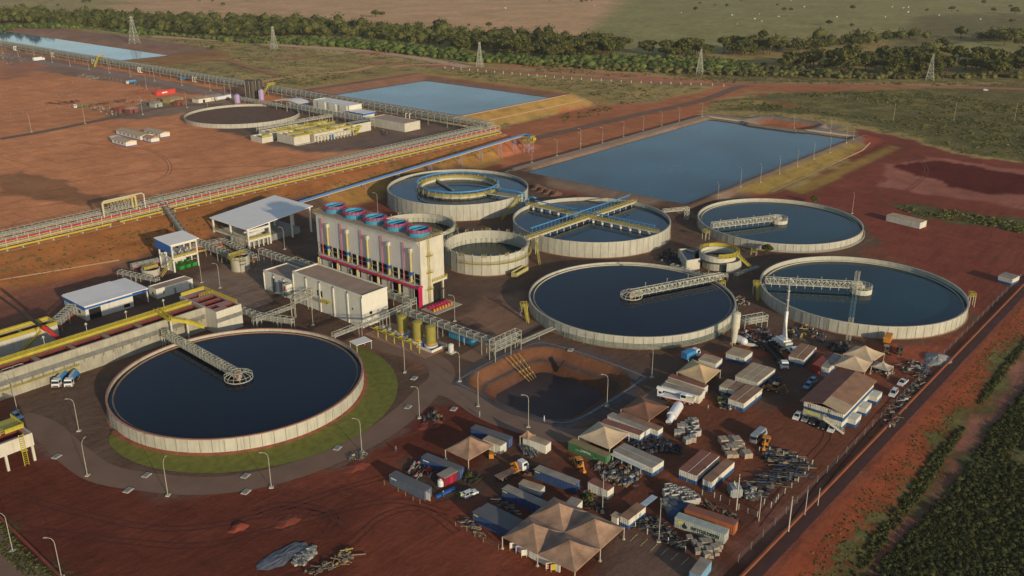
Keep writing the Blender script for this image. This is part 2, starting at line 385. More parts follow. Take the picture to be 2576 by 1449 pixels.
# contractors' yard
paint([(1110, 1230), (1500, 1090), (1650, 1020), (1700, 960), (1990, 880), (2250, 1010), (2330, 975), (1905, 1449), (1640, 1560), (1560, 1470), (1420, 1400), (1240, 1300)], (104, 61, 43), 0)
paint([(1180, 1230), (1400, 1150), (1560, 1180), (1700, 1230), (1900, 1230), (2000, 1260), (1880, 1449), (1640, 1560), (1500, 1449), (1300, 1350)], (86, 50, 37), 0)  # lower yard: cloud shade put into a darker ground colour
paint([(980, 1160), (1120, 1140), (1260, 1200), (1240, 1230), (1120, 1260), (980, 1220)], (72, 58, 48), 0)
paint([(1250, 1100), (1400, 1120), (1330, 1200), (1240, 1240), (1170, 1200)], (80, 56, 44), 0)
paint([(1580, 1330), (1800, 1400), (1740, 1480), (1500, 1560), (1440, 1440)], (98, 76, 64), 0)
paint([(1800, 900), (2030, 900), (2060, 1010), (1930, 1050), (1760, 990)], (84, 62, 50), 0)
paint([(1850, 1380), (1950, 1290), (2060, 1200), (2150, 1120), (2330, 975), (2280, 1000), (2100, 1220), (1900, 1449)], (112, 72, 58), 0)
# outside the channel
paint([(-900, 66), (2500, 66), (2500, -900), (-900, -900)], (122, 62, 40), .10, False)
paint([(-900, 58), (2500, 58), (2500, 56), (-900, 53)], (118, 66, 42), .4, False)
paint([(2180, 1480), (2330, 1270), (2440, 1120), (2600, 880), (2800, 700), (2800, 1560), (2100, 1560)], (52, 46, 26), .7)
paint([(2090, 1480), (2200, 1320), (2330, 1150), (2520, 900), (2575, 830), (2640, 830), (2560, 920), (2420, 1100), (2300, 1270), (2150, 1480)], (70, 54, 30), .6)
paint([(2180, 1500), (2240, 1400), (2260, 1350), (2330, 1240), (2440, 1080), (2530, 955), (2640, 830), (2700, 830), (2590, 980), (2470, 1120), (2380, 1260), (2330, 1310), (2290, 1380), (2240, 1500)], (120, 80, 66), 0)
paint([(-100, 1300), (0, 1310), (60, 1360), (170, 1449), (230, 1560), (-300, 1560)], (58, 56, 36), .5)
def blur(a):
    b = a.copy(); b[1:-1] = (a[:-2]+2*a[1:-1]+a[2:])/4; c = b.copy(); c[:, 1:-1] = (b[:, :-2]+2*b[:, 1:-1]+b[:, 2:])/4; return c
colr = blur(colr); veg = blur(blur(veg))
def ground_mesh():
    n0, n1 = SS.shape
    co = np.stack([SS, QQ, HH], -1).reshape(-1, 3)
    i = np.arange((n0-1)*(n1-1)); a = (i//(n1-1))*n1+i % (n1-1)
    f = np.stack([a, a+n1, a+n1+1, a+1], -1)
    me = bpy.data.meshes.new('ground'); me.vertices.add(len(co)); me.vertices.foreach_set('co', co.ravel())
    me.loops.add(len(f)*4); me.loops.foreach_set('vertex_index', f.ravel().astype(np.int32))
    me.polygons.add(len(f)); me.polygons.foreach_set('loop_start', np.arange(0, len(f)*4, 4, dtype=np.int32))
    me.polygons.foreach_set('loop_total', np.full(len(f), 4, dtype=np.int32)); me.update()
    ca = me.color_attributes.new('Soil', 'FLOAT_COLOR', 'POINT')
    d = np.concatenate([colr.reshape(-1, 3), veg.reshape(-1, 1)], 1).astype(np.float32); ca.data.foreach_set('color', d.ravel())
    o = bpy.data.objects.new('ground', me); COL.objects.link(o); struct(o, 'red and tan earth of the plant site and the fields beyond'); return o
TYRE = M('tyre_mark', tuple(alb((66, 32, 24))), .95, .3, .8)
def ground_material():
    m = bpy.data.materials.new('earth'); m.use_nodes = True; N = m.node_tree.nodes; L = m.node_tree.links
    b = N['Principled BSDF']; b.inputs['Roughness'].default_value = .95; b.inputs['Specular IOR Level'].default_value = .1
    tc = N.new('ShaderNodeTexCoord'); at = N.new('ShaderNodeVertexColor'); at.layer_name = 'Soil'
    def noise(sc, det, mp=None, rough=.55):
        n = N.new('ShaderNodeTexNoise'); n.inputs['Scale'].default_value = sc; n.inputs['Detail'].default_value = det; n.inputs['Roughness'].default_value = rough
        if mp:
            q = N.new('ShaderNodeMapping'); q.inputs['Scale'].default_value = mp[0]; q.inputs['Rotation'].default_value = (0, 0, mp[1]); L.new(tc.outputs['Object'], q.inputs[0]); L.new(q.outputs[0], n.inputs['Vector'])
        else: L.new(tc.outputs['Object'], n.inputs['Vector'])
        return n.outputs['Fac']
    def mr(x, a, b_, c, d):
        r = N.new('ShaderNodeMapRange'); L.new(x, r.inputs[0]); r.inputs[1].default_value = a; r.inputs[2].default_value = b_; r.inputs[3].default_value = c; r.inputs[4].default_value = d; return r.outputs[0]
    def mul(x, y, op='MULTIPLY'):
        r = N.new('ShaderNodeMath'); r.operation = op; L.new(x, r.inputs[0])
        if isinstance(y, (int, float)): r.inputs[1].default_value = y
        else: L.new(y, r.inputs[1])
        return r.outputs[0]
    big = mr(noise(.013, 6), .3, .7, .84, 1.16); mid = mr(noise(.09, 7, None, .62), .28, .72, .80, 1.20); fine = mr(noise(.7, 6, None, .7), .3, .7, .87, 1.13)
    tr = mr(noise(.16, 3, ((.22, 1.6, 1), .5)), .55, .72, 1.0, .83); tr2 = mr(noise(.2, 3, ((1.5, .2, 1), .25)), .55, .72, 1.0, .87)
    k = mul(mul(mul(big, mid), fine), mul(tr, tr2))
    vm = N.new('ShaderNodeVectorMath'); vm.operation = 'SCALE'; L.new(at.outputs['Color'], vm.inputs[0]); L.new(k, vm.inputs['Scale'])
    # paler dry dust / darker damp patches with their own edges
    mx0 = N.new('ShaderNodeMix'); mx0.data_type = 'RGBA'; L.new(mr(noise(.028, 8, None, .6), .56, .64, 0, .38), mx0.inputs['Factor']); L.new(vm.outputs[0], mx0.inputs['A'])
    v2 = N.new('ShaderNodeVectorMath'); v2.operation = 'MULTIPLY'; L.new(vm.outputs[0], v2.inputs[0]); v2.inputs[1].default_value = (1.18, 1.3, 1.4); L.new(v2.outputs[0], mx0.inputs['B'])
    # green tufts where the veg share is high
    vg = N.new('ShaderNodeMix'); vg.data_type = 'RGBA'; L.new(mx0.outputs['Result'], vg.inputs['A'])
    vn = mul(noise(.06, 9, None, .7), .5); vn2 = mul(noise(.35, 6, None, .7), .5); s = mul(vn, vn2, 'ADD')
    th = mul(mul(at.outputs['Alpha'], .36), s, 'ADD'); L.new(mr(th, .60, .68, 0, 1), vg.inputs['Factor'])
    gcol = N.new('ShaderNodeValToRGB'); gcol.color_ramp.elements[0].color = (.065, .066, .020, 1); gcol.color_ramp.elements[1].color = (.20, .175, .07, 1)
    gcol.color_ramp.elements[0].position = .35; gcol.color_ramp.elements[1].position = .68; L.new(noise(.12, 8, None, .7), gcol.inputs[0]); L.new(gcol.outputs[0], vg.inputs['B'])
    L.new(vg.outputs['Result'], b.inputs['Base Color'])
    bp = N.new('ShaderNodeBump'); bp.inputs['Strength'].default_value = .55; bp.inputs['Distance'].default_value = .5
    L.new(mul(mul(noise(.45, 8, None, .65), mul(noise(.12, 3, ((.3, 2.2, 1), .5)), .8), 'ADD'), 1.0), bp.inputs['Height']); L.new(bp.outputs[0], b.inputs['Normal'])
    return m
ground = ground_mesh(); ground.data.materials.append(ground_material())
# ------------------------------------------------------------------ roads, paths, kerbs : sheets laid on the ground
def ribbon(mb, pts, wd, dz, step=4.0, across=2):
    """pts in plant coordinates (x, y); follows the land"""
    P_ = [Vector((p[0], p[1], 0)) for p in pts]; out = []
    for a, b in zip(P_[:-1], P_[1:]):
        n = max(1, int((b-a).length/step)); out += [a+(b-a)*i/n for i in range(n)]
    out.append(P_[-1]); vs = []; k = across+1
    for i, p in enumerate(out):
        d = (out[min(i+1, len(out)-1)]-out[max(i-1, 0)]).normalized(); sd = Vector((-d.y, d.x, 0))*wd/2
        for j in range(k):
            v = p+sd*(2*j/across-1); v.z = float(HT(v.x, v.y))+dz; vs.append(v)
    fs = [(i*k+j, i*k+j+1, (i+1)*k+j+1, (i+1)*k+j)[::-1] for i in range(len(out)-1) for j in range(across)]
    return mb.add(vs, fs)
def smooth(pts, n=5):
    """Catmull-Rom through points"""
    P_ = [Vector(p) for p in pts]; o = []
    for i in range(len(P_)-1):
        a = P_[max(i-1, 0)]; b = P_[i]; c = P_[i+1]; d = P_[min(i+2, len(P_)-1)]
        for j in range(n):
            t = j/n; o.append(.5*((2*b)+(c-a)*t+(2*a-5*b+4*c-d)*t*t+(3*b-a-3*c+d)*t*t*t))
    o.append(P_[-1]); return o
def XY(pts): return [(GT(p).x, GT(p).y, 0) for p in pts]
def albm(name, c, **k): return M(name, tuple(alb(c)), .92, **k)
ASPH = albm('grey_road', (106, 84, 70), var=.10, sc=.12, spec=.15); ASPH2 = albm('paved_road', (112, 88, 70), var=.12, sc=.15, spec=.15)
TANR = albm('tan_dirt_road', (176, 130, 96), var=.12, sc=.05, spec=.1); REDR = albm('red_dirt_road', (150, 98, 76), var=.12, sc=.05, spec=.1)
PALEC = albm('pale_kerb', (170, 138, 108), var=.12, sc=.4)
def road(name, label, pts, wd, mat, dz=.05, sm=True, survey=True, across=2):
    p = XY(pts) if survey else [(a[0], a[1], 0) for a in pts]
    if sm: p = smooth(p)
    mb = MB(); ribbon(mb, p, wd, dz, 4.0, across); o = mb.build(name, mat); struct(o, label); return o
road('road', 'grey curved road round the front clarifier', [(40, 1052), (110, 1078), (180, 1140), (255, 1190), (370, 1212), (520, 1222), (680, 1200), (830, 1150), (950, 1090), (1030, 1030), (1075, 985), (1110, 950), (1100, 915), (1040, 890), (930, 860)], 8.2, ASPH)
road('road', 'paved junction by the lined basin', [(1085, 975), (1150, 990), (1250, 1050), (1420, 1095), (1540, 1080), (1640, 1010), (1760, 930)], 8.0, albm('yard_road', (104, 82, 68), var=.12, sc=.15), .08)
road('road', 'paved strip between the tanks', [(1170, 905), (1290, 840), (1420, 770)], 7.0, ASPH2, .06, False)
road('road', 'dark paved lane behind the tanks', [(1700, 640), (1830, 600), (1750, 545), (1700, 530)], 6.0, ASPH2, .06)
road('road', 'grey road passing the far yard', [(0, 350), (110, 331), (250, 303), (430, 268), (560, 262)], 7.5, ASPH, .06)
road('road', 'service road beside the long rack', [(-20, 138), (180, 168), (360, 198), (520, 232), (640, 258)], 12, albm('rack_road', (128, 104, 92), var=.1, sc=.1), .05)
road('road', 'grey road climbing to the crossroads', [(1330, 352), (1450, 325), (1600, 290), (1760, 255), (1850, 222), (1880, 216)], 9, ASPH, .3)
road('road', 'long straight dirt road past the fields', [(700, 150), (900, 158), (1180, 172), (1430, 192), (1660, 207), (1860, 214), (2100, 215), (2400, 220), (2700, 228)], 13, REDR, .15)
road('road', 'pale dirt road below the forest', [(380, 92), (560, 103), (760, 118), (900, 128), (1010, 140), (1180, 170)], 16, albm('pale_dirt_road', (172, 138, 108), var=.1, sc=.03), .22)
road('road', 'orange dirt track above the square pond', [(640, 210), (760, 190), (900, 177), (1010, 166), (1130, 164)], 9, TANR, .25)
road('road', 'dirt spur near the forest', [(900, 132), (960, 133), (1040, 127)], 16, albm('red_spur', (170, 96, 70), var=.1), .4)
road('path', 'dirt track on the far pond bank', [(400, 165), (470, 158), (560, 152), (620, 168), (700, 190)], 6, REDR, .35)
road('path', 'concrete edging round the red boundary', [(0, 705), (110, 687), (300, 655)], .8, PALEC, .15, False)
for q0, a, b in ((391.2, -60, 452), ):
    road('kerb', 'pale kerb along the top of the rack slope', [(a, q0), (b, q0)], .7, PALEC, .08, False, False)
road('kerb', 'kerb along the crest of the square pond', [(470, 456.3), (600, 456.3), (610, 459), (616, 466), (618, 480), (618, 640), (480, 640)], 1.1, PALEC, .08, False, False)
road('kerb', 'kerb on the outer slope of the square pond', [(470, 446), (604, 446), (618, 450), (627, 462), (629, 480)], .9, PALEC, .10, False, False)
road('kerb', 'kerb at the foot of the square pond slope', [(470, 437), (610, 436), (628, 444), (636, 458), (638, 478)], 1.0, PALEC, .10, False, False)
road('kerb', 'kerb at the foot of the grassed bank', [(458, 208.5), (590, 210.5), (612, 214)], .8, PALEC, .10, False, False)
road('kerb', 'kerb round the big pond', [(440, 222.6), (628, 222.6), (628, 341), (400, 341)], .5, PALEC, .06, False, False)
road('path', 'paved bank path round the big pond', [(392, 338.5), (620, 338.5), (622, 336), (622, 230)], 5, albm('bank_path', (134, 112, 94), var=.1, sc=.2), .05, False, False)
road('path', 'concrete far edge of the big pond', [(616.5, 226), (616.5, 336)], 2.2, albm('edge_conc', (170, 150, 122), var=.1), .22, False, False)
road('kerb', 'kerb on the north bank of the lined basin', [(185, 143), (185, 176), (190, 182), (218, 182), (227, 176), (227, 143), (222, 138.4), (192, 138.4), (185, 143)], .8, albm('liner_edge', (96, 92, 92), var=.15), .06, True, False)
# red dirt mud yard gravel patch
# ------------------------------------------------------------------ grass ring and water
gr = MB(); cA = (138.7, 226.8)
def annulus(mb, c, r0, r1f, z0, z1, a0, a1, n=90, k=4):
    vs = []
    for i in range(n+1):
        t = R(a0+(a1-a0)*i/n); r1 = r1f(a0+(a1-a0)*i/n) if callable(r1f) else r1f
        for j in range(k+1):
            r = r0+(r1-r0)*j/k; vs.append((c[0]+math.cos(t)*r, c[1]+math.sin(t)*r, z0+(z1-z0)*j/k))
    fs = [(i*(k+1)+j, i*(k+1)+j+1, (i+1)*(k+1)+j+1, (i+1)*(k+1)+j) for i in range(n) for j in range(k)]
    return mb.add(vs, fs)
GRASS = M('bank_grass', tuple(alb((90, 90, 34))), .95, .22, .5, bump=.8, detail=9)
annulus(gr, cA, 38.2, lambda a: 38.5+9.5*math.sin(math.pi*min(1, max(0, (a+188)/224)))**.55, .55, .12, -188, 36)
tag(gr.build('grass', GRASS), 'mown green grass ring round the front clarifier', 'grass', kind='stuff')
annulus(gr2 := MB(), cA, 37.0, 38.6, .75, .5, -188, 40, 80, 1)
struct(gr2.build('path', M('red_mud_edge', (.30, .10, .05), .95, .3, .5)), 'red mud at the foot of the front clarifier wall')
for nm, s0, s1, q0, q1, z, c in (('pond', 398, 617, 226, 337, 1.5, (.022, .068, .092)), ('pond', 470, 615, 450, 640, 4.5, (.075, .13, .16)), ('pond', 470, 562, 930, 1700, 5.0, (.07, .17, .32))):
    o = MB().add([(s0, q0, z), (s1, q0, z), (s1, q1, z), (s0, q1, z)], [(0, 1, 2, 3)]).build(nm, water('pond_water_%d' % s0, c, .03, .06)); struct(o, {398: 'big blue pond behind the round tanks', 614: '', }.get(s0) or ('square blue pond beside the long rack' if s1 == 615 else 'long blue pond at the upper edge'))
o = MB().prism([(192.6+3*a, 146.6+3*b) for a, b in ((1, 0), (8, 0), (9, 1), (9, 8.2), (8, 9.2), (1, 9.2), (0, 8.2), (0, 1))], -5.9, -5.55).build('water', water('sludge', (.070, .050, .050), .02, .5, .25, .2)); struct(o, 'dark still sludge in the lined basin')
# boundary channel : concrete lip, and a bed with shade put into its colour
mb = MB(); mb.box(-100, 2000, 69.6, 70.1, -.2, .75); o = mb.build('kerb', albm('channel_lip', (104, 60, 40), var=.15, sc=.3)); struct(o, 'concrete lip of the long boundary channel')
road('path', 'dark bed of the boundary channel', [(-100, 68.0), (700, 68.0), (2000, 68.0)], 2.8, albm('channel_bed', (62, 40, 36), var=.15, sc=.3), .04, False, False)
cl = [GT(p) for p in [(0, 1302), (150, 1449)]]; d = (cl[1]-cl[0]).normalized()
mb = MB(); a = cl[0]-d*30; b = cl[1]+d*60; mb.bar((a.x, a.y, .2), (b.x, b.y, .2), .4, .6); struct(mb.build('kerb', albm('corner_lip', (110, 52, 40), var=.2)), 'low bank edge in the lower left corner')
road('road', 'grey road in the lower left corner', [(-90, 1310), (-10, 1400), (60, 1480), (120, 1560)], 9, ASPH, .05)

# tyre marks in the red yard
for i, tr in enumerate([[(20, 1240), (200, 1290), (420, 1330), (640, 1300), (860, 1230), (1000, 1190)], [(60, 1330), (300, 1360), (520, 1370), (760, 1310), (980, 1260), (1130, 1290)], [(700, 1449), (860, 1380), (960, 1300), (1060, 1280), (1150, 1340)], [(640, 1290), (700, 1270), (780, 1275), (840, 1300), (820, 1340)], [(660, 1300), (740, 1285), (830, 1300), (870, 1330)], [(1950, 1380), (2080, 1200), (2180, 1080), (2260, 990)], [(1900, 1320), (2010, 1180), (2080, 1090), (2000, 1040)], [(2450, 850), (2500, 760), (2400, 650), (2280, 600)], [(2460, 800), (2560, 700), (2620, 640)], [(2180, 540), (2280, 480), (2330, 430), (2290, 390), (2200, 360)], [(2000, 500), (2120, 450), (2220, 400)], [(120, 470), (300, 440), (560, 420), (900, 420)], [(0, 530), (220, 500), (420, 440), (380, 380), (200, 360)], [(1450, 300), (1620, 270), (1750, 240)]]):
    p = smooth(XY(tr), 8)
    for k in (-1, 1):
        q_ = []
        for j in range(len(p)):
            d = (p[min(j+1, len(p)-1)]-p[max(j-1, 0)]).normalized(); q_.append(p[j]+Vector((-d.y, d.x, 0))*.95*k)
        mb = MB(); ribbon(mb, q_, .32 if i < 9 else .5, .03 if i < 11 else .08, 3.0, 1); struct(mb.build('path', TYRE if i < 7 else albm('tyre_mark_pale', (98, 52, 38), var=.2) if i < 11 else albm('tyre_mark_tan', (140, 92, 64), var=.2)), 'tyre mark pressed into the dirt')
# ------------------------------------------------------------------ round concrete tanks
WAT_NAVY = water('navy_water', (.003, .007, .016), .02, .05); WAT_TEAL = water('teal_water', (.005, .030, .042), .02, .05); WAT_BLUE = water('aeration_water', (.016, .035, .06), .05, .08)
WAT_GRN = water('green_water', (.012, .04, .04), .02, .07); SEAM = M('wall_joint_dark', (.26, .23, .18), .9, .2, .5)  # SEAM: darker strips at the wall panel joints
CONCR = M('red_splashed_concrete', (.38, .20, .11), .9, .25, .4)
def tank(cx, cy, r, h, lev, label, wat, rim=None, n=64, launder=True, z0=0, th=.35, skirt=True, joints=True, group=None):
    t = thing('round_tank', label, 'tank', (cx, cy, z0), 0, group)
    mb = MB().ring((0, 0), r-th, r, -.3, h, n); nf = len(mb.f)
    if joints:
        for i in range(n):
            a = 2*math.pi*i/n; c, s_ = math.cos(a), math.sin(a); mb.bar((c*(r+.015), s_*(r+.015), 0), (c*(r+.015), s_*(r+.015), h-.02), .13)
    mb.build('wall', (CONC, SEAM, nf), t)
    MB().ring((0, 0), r-th-.12, r+.12, h, h+.18, 96).build('rim', rim or CONC2, t)
    if launder:
        mb = MB().ring((0, 0), r-1.75, r-1.6, lev-.9, lev+.28, 96); mb.ring((0, 0), r-1.6, r-th, lev-.5, lev-.42, 96); mb.build('launder', launder if not isinstance(launder, bool) else CONC2, t)
    MB().disc((0, 0), r-th+.01, lev, 96).build('water', wat, t)
    if launder: MB().ring((0, 0), r-2.05, r-1.76, lev+.004, lev+.012, 96).build('scum_line', M('scum', (.16, .15, .10), .7, .5, .6), t)
    if skirt: MB().ring((0, 0), r-.1, r+.5, -.3, .12, 96).build('footing', CONCR, t)
    return t
GB = 'round concrete tanks'
tank(138.7, 226.8, 37.1, 4.6, 3.75, 'front round tank of dark navy water inside a green grass ring', WAT_NAVY, PINKC, 72, M('brown_launder', (.34, .18, .11), .8, .1))
tank(272.7, 174.9, 37.8, 4.2, 3.5, 'wide round tank with grey pipes strapped along the foot of its wall', WAT_NAVY, None, 72, CONC2)
tank(335.3, 113.1, 37.0, 4.4, 2.9, 'teal round tank at the right behind the white crane boom', WAT_TEAL, None, 72, CONC2)
tank(401.2, 177.7, 37.5, 3.6, 2.4, 'teal round tank beside the near corner of the big pond', WAT_TEAL, None, 72, CONC2)
tank(337.2, 239.9, 36.1, 6.8, 5.3, 'tall round tank crossed by two walkways with blue pipes', WAT_BLUE, None, 68, False)
tank(336.7, 324.2, 36.1, 7.8, 6.5, 'tall round tank holding an inner ring with a blue pipe', WAT_BLUE, None, 68, False)
def yellow_fringe(t, r, z, n, w=1.2, a0=0):
    mb = MB()
    for i in range(n):
        a = R(a0)+2*math.pi*i/n; c, s_ = math.cos(a), math.sin(a); tx, ty = -s_, c; rr = r+.4
        mb.cut()
        for k in (-1, 1): mb.bar((c*rr+tx*w*k/2, s_*rr+ty*w*k/2, z-.5), (c*rr+tx*w*k/2, s_*rr+ty*w*k/2, z+1.1), .1)
        for zz in (.1, .6, 1.1): mb.bar((c*rr-tx*w/2, s_*rr-ty*w/2, z+zz), (c*rr+tx*w/2, s_*rr+ty*w/2, z+zz), .09)
        mb.bar((c*(r+.4)-tx*w/2, s_*(r+.4)-ty*w/2, z), (c*(r+.4)+tx*w/2, s_*(r+.4)+ty*w/2, z), .8, .08)
    mb.build('inspection_platform', YELD, t)
for cx, cy, lev, wm, lab in ((275.5, 249.5, 3.0, WAT_GRN, 'deep round basin half full of green water with brackets inside'), (274.5, 291, 4.4, water('black_water', (.012, .010, .012), .02, .08), 'deep round basin behind the cooling tower with dark water')):
    t = tank(cx, cy, 17.6, 8.2, lev, lab, wm, None, 30, False, th=.5)
    yellow_fringe(t, 17.6, 8.2, 12, 1.5, 10)
    mb = MB()
    for i in range(44):
        a = 2*math.pi*i/44; c, s_ = math.cos(a), math.sin(a)
        for zz in (lev+.9, lev+1.9): mb.cut().bar((c*17.1, s_*17.1, zz), (c*16.3, s_*16.3, zz-.35), .5, .12)
    mb.build('bracket', GALV, t)
    mb = MB(); mb.ring((0, 0), 18.2, 19.0, 5.0, 5.1, 48, 190, 330); pts = [(math.cos(R(a))*19, math.sin(R(a))*19, 5.1) for a in range(190, 331, 6)]; mb.rail(pts, 1.1, .1, 3); mb.build('ring_walkway', YELD, t)
    mb = MB()
    for i in range(30):
        a = 2*math.pi*i/30; mb.cut().bar((math.cos(a)*17.9, math.sin(a)*17.9, 8.2), (math.cos(a)*17.9, math.sin(a)*17.9, 9.2), .14)
    mb.build('lamp_stub', CREAM, t)
# ------------------------------------------------------------------ scraper bridges
def bridge(c, rimpx, zr, label, steel, wd=1.9, hh=2.2, cage=4.1, n=22, side=None, cagekind='steel', over=3.0):
    g = G(rimpx, zr); v = Vector((g.x-c[0], g.y-c[1], 0)); ang = math.atan2(v.y, v.x); L_ = v.length
    t = thing('scraper_bridge', label, 'bridge', (c[0], c[1], zr), ang)
    MB().truss((0, 0, .1), (L_+over, 0, .1), wd, hh, n, .17).build('truss', steel, t)
    MB().box(-1, L_+over, -wd*.35, wd*.35, .12, .22).build('deck', GALV, t)
    if side:
        mb = MB()
        for i in range(n): x = (L_+over)*(i+.5)/n; mb.box(x-.45*(L_+over)/n, x+.35*(L_+over)/n, -wd/2-.08, -wd/2-.03, .15, 1.0)
        mb.build('side_panel', side, t)
    mb = MB()
    for i in range(4):
        x = L_*(i+.7)/4; mb.cut().bar((x, wd/2, hh), (x, wd/2, hh+1.5), .09); mb.ball((x, wd/2, hh+1.6), .17)
    mb.build('lamp_post', CREAM, t)
    mb = MB()
    for i in range(int(L_/3.1)): x = 5+3.1*i; mb.cut().bar((x, 0, .1), (x, 0, -1.4), .16)
    mb.build('scraper_rod', steel, t)
    if cagekind == 'steel':
        mb = MB(); mb.ring((0, 0), cage-.14, cage+.06, -.25, .0, 40); mb.ring((0, 0), cage-.14, cage, 1.0, 1.1, 40); mb.ring((0, 0), cage*.45, cage*.5, 2.0, 2.15, 24)
        for i in range(14):
            a = 2*math.pi*i/14; c_, s_ = math.cos(a), math.sin(a); mb.bar((c_*cage, s_*cage, -.2), (c_*cage, s_*cage, 1.1), .1); mb.bar((c_*cage, s_*cage, 1.1), (c_*cage*.47, s_*cage*.47, 2.1), .11)
        mb.build('centre_cage', steel, t)
    else:
        mb = MB(); mb.ring((0, 0), cage-.3, cage, -1.9, .35, 14); mb.build('centre_ring', CONC2, t)
        mb = MB(); mb.rail([(math.cos(R(a))*(cage-.1), math.sin(R(a))*(cage-.1), .35) for a in range(0, 361, 24)], 1.1, .09, 3); mb.build('handrail', CREAM, t)
    mb = MB(); mb.cyl((0, 0), .7, -1.5, .9, 12); mb.box(-1.1, 1.3, -.6, .6, .3, 1.2); mb.build('drive', CREAM if cagekind != 'steel' else DUSTROOF, t)
    return t
bridge((138.7, 226.8), (422, 849), 4.6, 'grey lattice bridge with yellow side over the front navy tank', GALV, 2.0, 2.1, 4.2, 26, PYEL, over=2)
bridge((272.7, 174.9), (1800, 703), 4.3, 'cream lattice bridge over the tank with the grey pipe foot', CREAM, 2.0, 2.1, 4.0, 24)
bridge((335.3, 113.1), (1925, 712), 4.5, 'cream lattice bridge over the teal tank behind the white crane', CREAM, 2.0, 2.2, 4.0, 22, None, 'ring', 0)
bridge((401.2, 177.7), (1795, 572), 3.7, 'cream lattice bridge over the teal tank by the big pond', CREAM, 2.0, 2.2, 4.0, 22, None, 'ring', 1)
# platforms and stairs hung on the tanks
def platform(px, z, label, c, w=2.6, stair=True, mat=YEL):
    g = G(px, z); v = Vector((g.x-c[0], g.y-c[1], 0)); ang = math.atan2(v.y, v.x)
    t = thing('stair_platform', label, 'platform', (g.x, g.y, float(HT(g.x, g.y))), ang); zz = z-float(HT(g.x, g.y))
    MB().box(0, w, -1.2, 1.2, zz-.12, zz).rail([(0, -1.2, zz), (w, -1.2, zz), (w, 1.2, zz), (0, 1.2, zz)], 1.1, .1, 1.2).build('deck', mat, t)
    mb = MB()
    for x in (.4, w-.1):
        for y in (-1.1, 1.1): mb.bar((x, y, 0), (x, y, zz), .16)
    mb.build('leg', CREAM, t)
    if stair:
        mb = MB(); run = zz*1.1
        for y in (1.2, 2.2): mb.bar((w*.5, y, zz), (w*.5+.01, y+run, .0), .22, .12)
        for i in range(9):
            f = (i+.5)/9; mb.bar((w*.5-.5, 1.2+run*f, zz*(1-f)), (w*.5+.5, 1.2+run*f, zz*(1-f)), .3, .06)
        for x in (w*.5-.5, w*.5+.5): mb.bar((x, 1.2, zz), (x, 1.2+run, 0), .12, .2); mb.bar((x, 1.2, zz+1), (x, 1.2+run, 1), .09)
        mb.v = mb.v; mb.build('stair', mat, t)
    return t
platform((1327, 768), 4.2, 'yellow stair platform on the left side of the pipe footed tank', (272.7, 174.9))
platform((1808, 712), 4.2, 'yellow platform at the wall end of the cream bridge on the pipe footed tank', (272.7, 174.9), 2.2, False)
platform((1912, 715), 4.3, 'yellow platform on a dark stair at the left edge of the teal crane side tank', (335.3, 113.1), 2.6)
platform((2437, 742), 4.3, 'yellow platform on the far right wall of the teal tank near the fence', (335.3, 113.1), 2.2, False)
platform((1782, 583), 3.4, 'yellow platform with white legs on the pond side teal tank', (401.2, 177.7), 2.6, False)
platform((1898, 631), 1.6, 'small yellow landing low on the pond side teal tank wall', (401.2, 177.7), 2.0, False)
platform((422, 846), 4.6, 'yellow platform at the wall end of the front navy tank bridge', (138.7, 226.8), 2.4, False)
# pipes round the foot of tank B
t = thing('pipe_bundle', 'four grey green pipes curving round the foot of the tank wall', 'pipes', (272.7, 174.9, 0))
for k in range(4):
    a = [R(v) for v in np.linspace(176, 322, 60)]; rr = 38.5; MB().path([(math.cos(x)*rr, math.sin(x)*rr, .45+.5*k) for x in a], .13, 6).build('pipe', M('green_grey_pipe', (.22, .25, .20), .5, .15), t)
mb = MB()
for v in np.linspace(178, 320, 26): a = R(v); mb.cut().bar((math.cos(a)*38.7, math.sin(a)*38.7, 0), (math.cos(a)*38.7, math.sin(a)*38.7, 2.2), .12)
mb.build('bracket', GALVD, t)
t = thing('pipe_bundle', 'low pipes curving along the foot of the pond side teal tank', 'pipes', (401.2, 177.7, 0))
for k in range(2): MB().path([(math.cos(x)*38.3, math.sin(x)*38.3, .45+.5*k) for x in [R(v) for v in np.linspace(200, 300, 40)]], .14, 6).build('pipe', PIPEG, t)
# ------------------------------------------------------------------ crossed walkways on tank E
C5 = Vector((337.2, 239.9, 0))
def walkway(pa, pb, z, label, lift):
    a, b = G(pa, z), G(pb, z); L_ = (b-a).length; ang = math.atan2(b.y-a.y, b.x-a.x)
    t = thing('aeration_walkway', label, 'walkway', (a.x, a.y, z), ang)
    MB().box(0, L_, -.9, .9, -.55, -.1).build('deck', CONC2, t)
    mb = MB()
    for y in (-.95, .95): mb.rail([(0, y, -.1), (L_, y, -.1)], 1.15, .1, 1.6)
    for y in (-.98, .98): mb.box(0, L_, y-.03, y+.03, .05, .42)
    mb.build('handrail', YELD, t)
    mb = MB(); n = int(L_/4.6)
    for i in range(n+1):
        x = L_*i/n; mb.cut().bar((x, -1.2, -2.3), (x, -1.2, -.5), .3); mb.bar((x, 1.2, -2.3), (x, 1.2, -.5), .3); mb.bar((x, -1.2, -.6), (x, 1.2, -.6), .3)
    mb.build('support', CONC2, t)
    mb = MB(); y = 1.3
    mb.tube((4, y, 1.9+lift), (L_-3, y, 1.9+lift), .27, 10)
    for i in range(int(L_/2.6)-2): x = 5+2.6*i; mb.bar((x, y, 1.9+lift), (x, y, .0), .14)
    mb.build('blue_pipe', LBLUE, t)
    if not lift:
        for i in range(n-1):
            x = 5+(L_-9)*i/(n-2); MB().cyl((x, -1.5), .55, -2.4, -.9, 12).cyl((x, -1.5), .62, -.9, -.75, 12).build('mixer_can', WHITE, t)
    return t
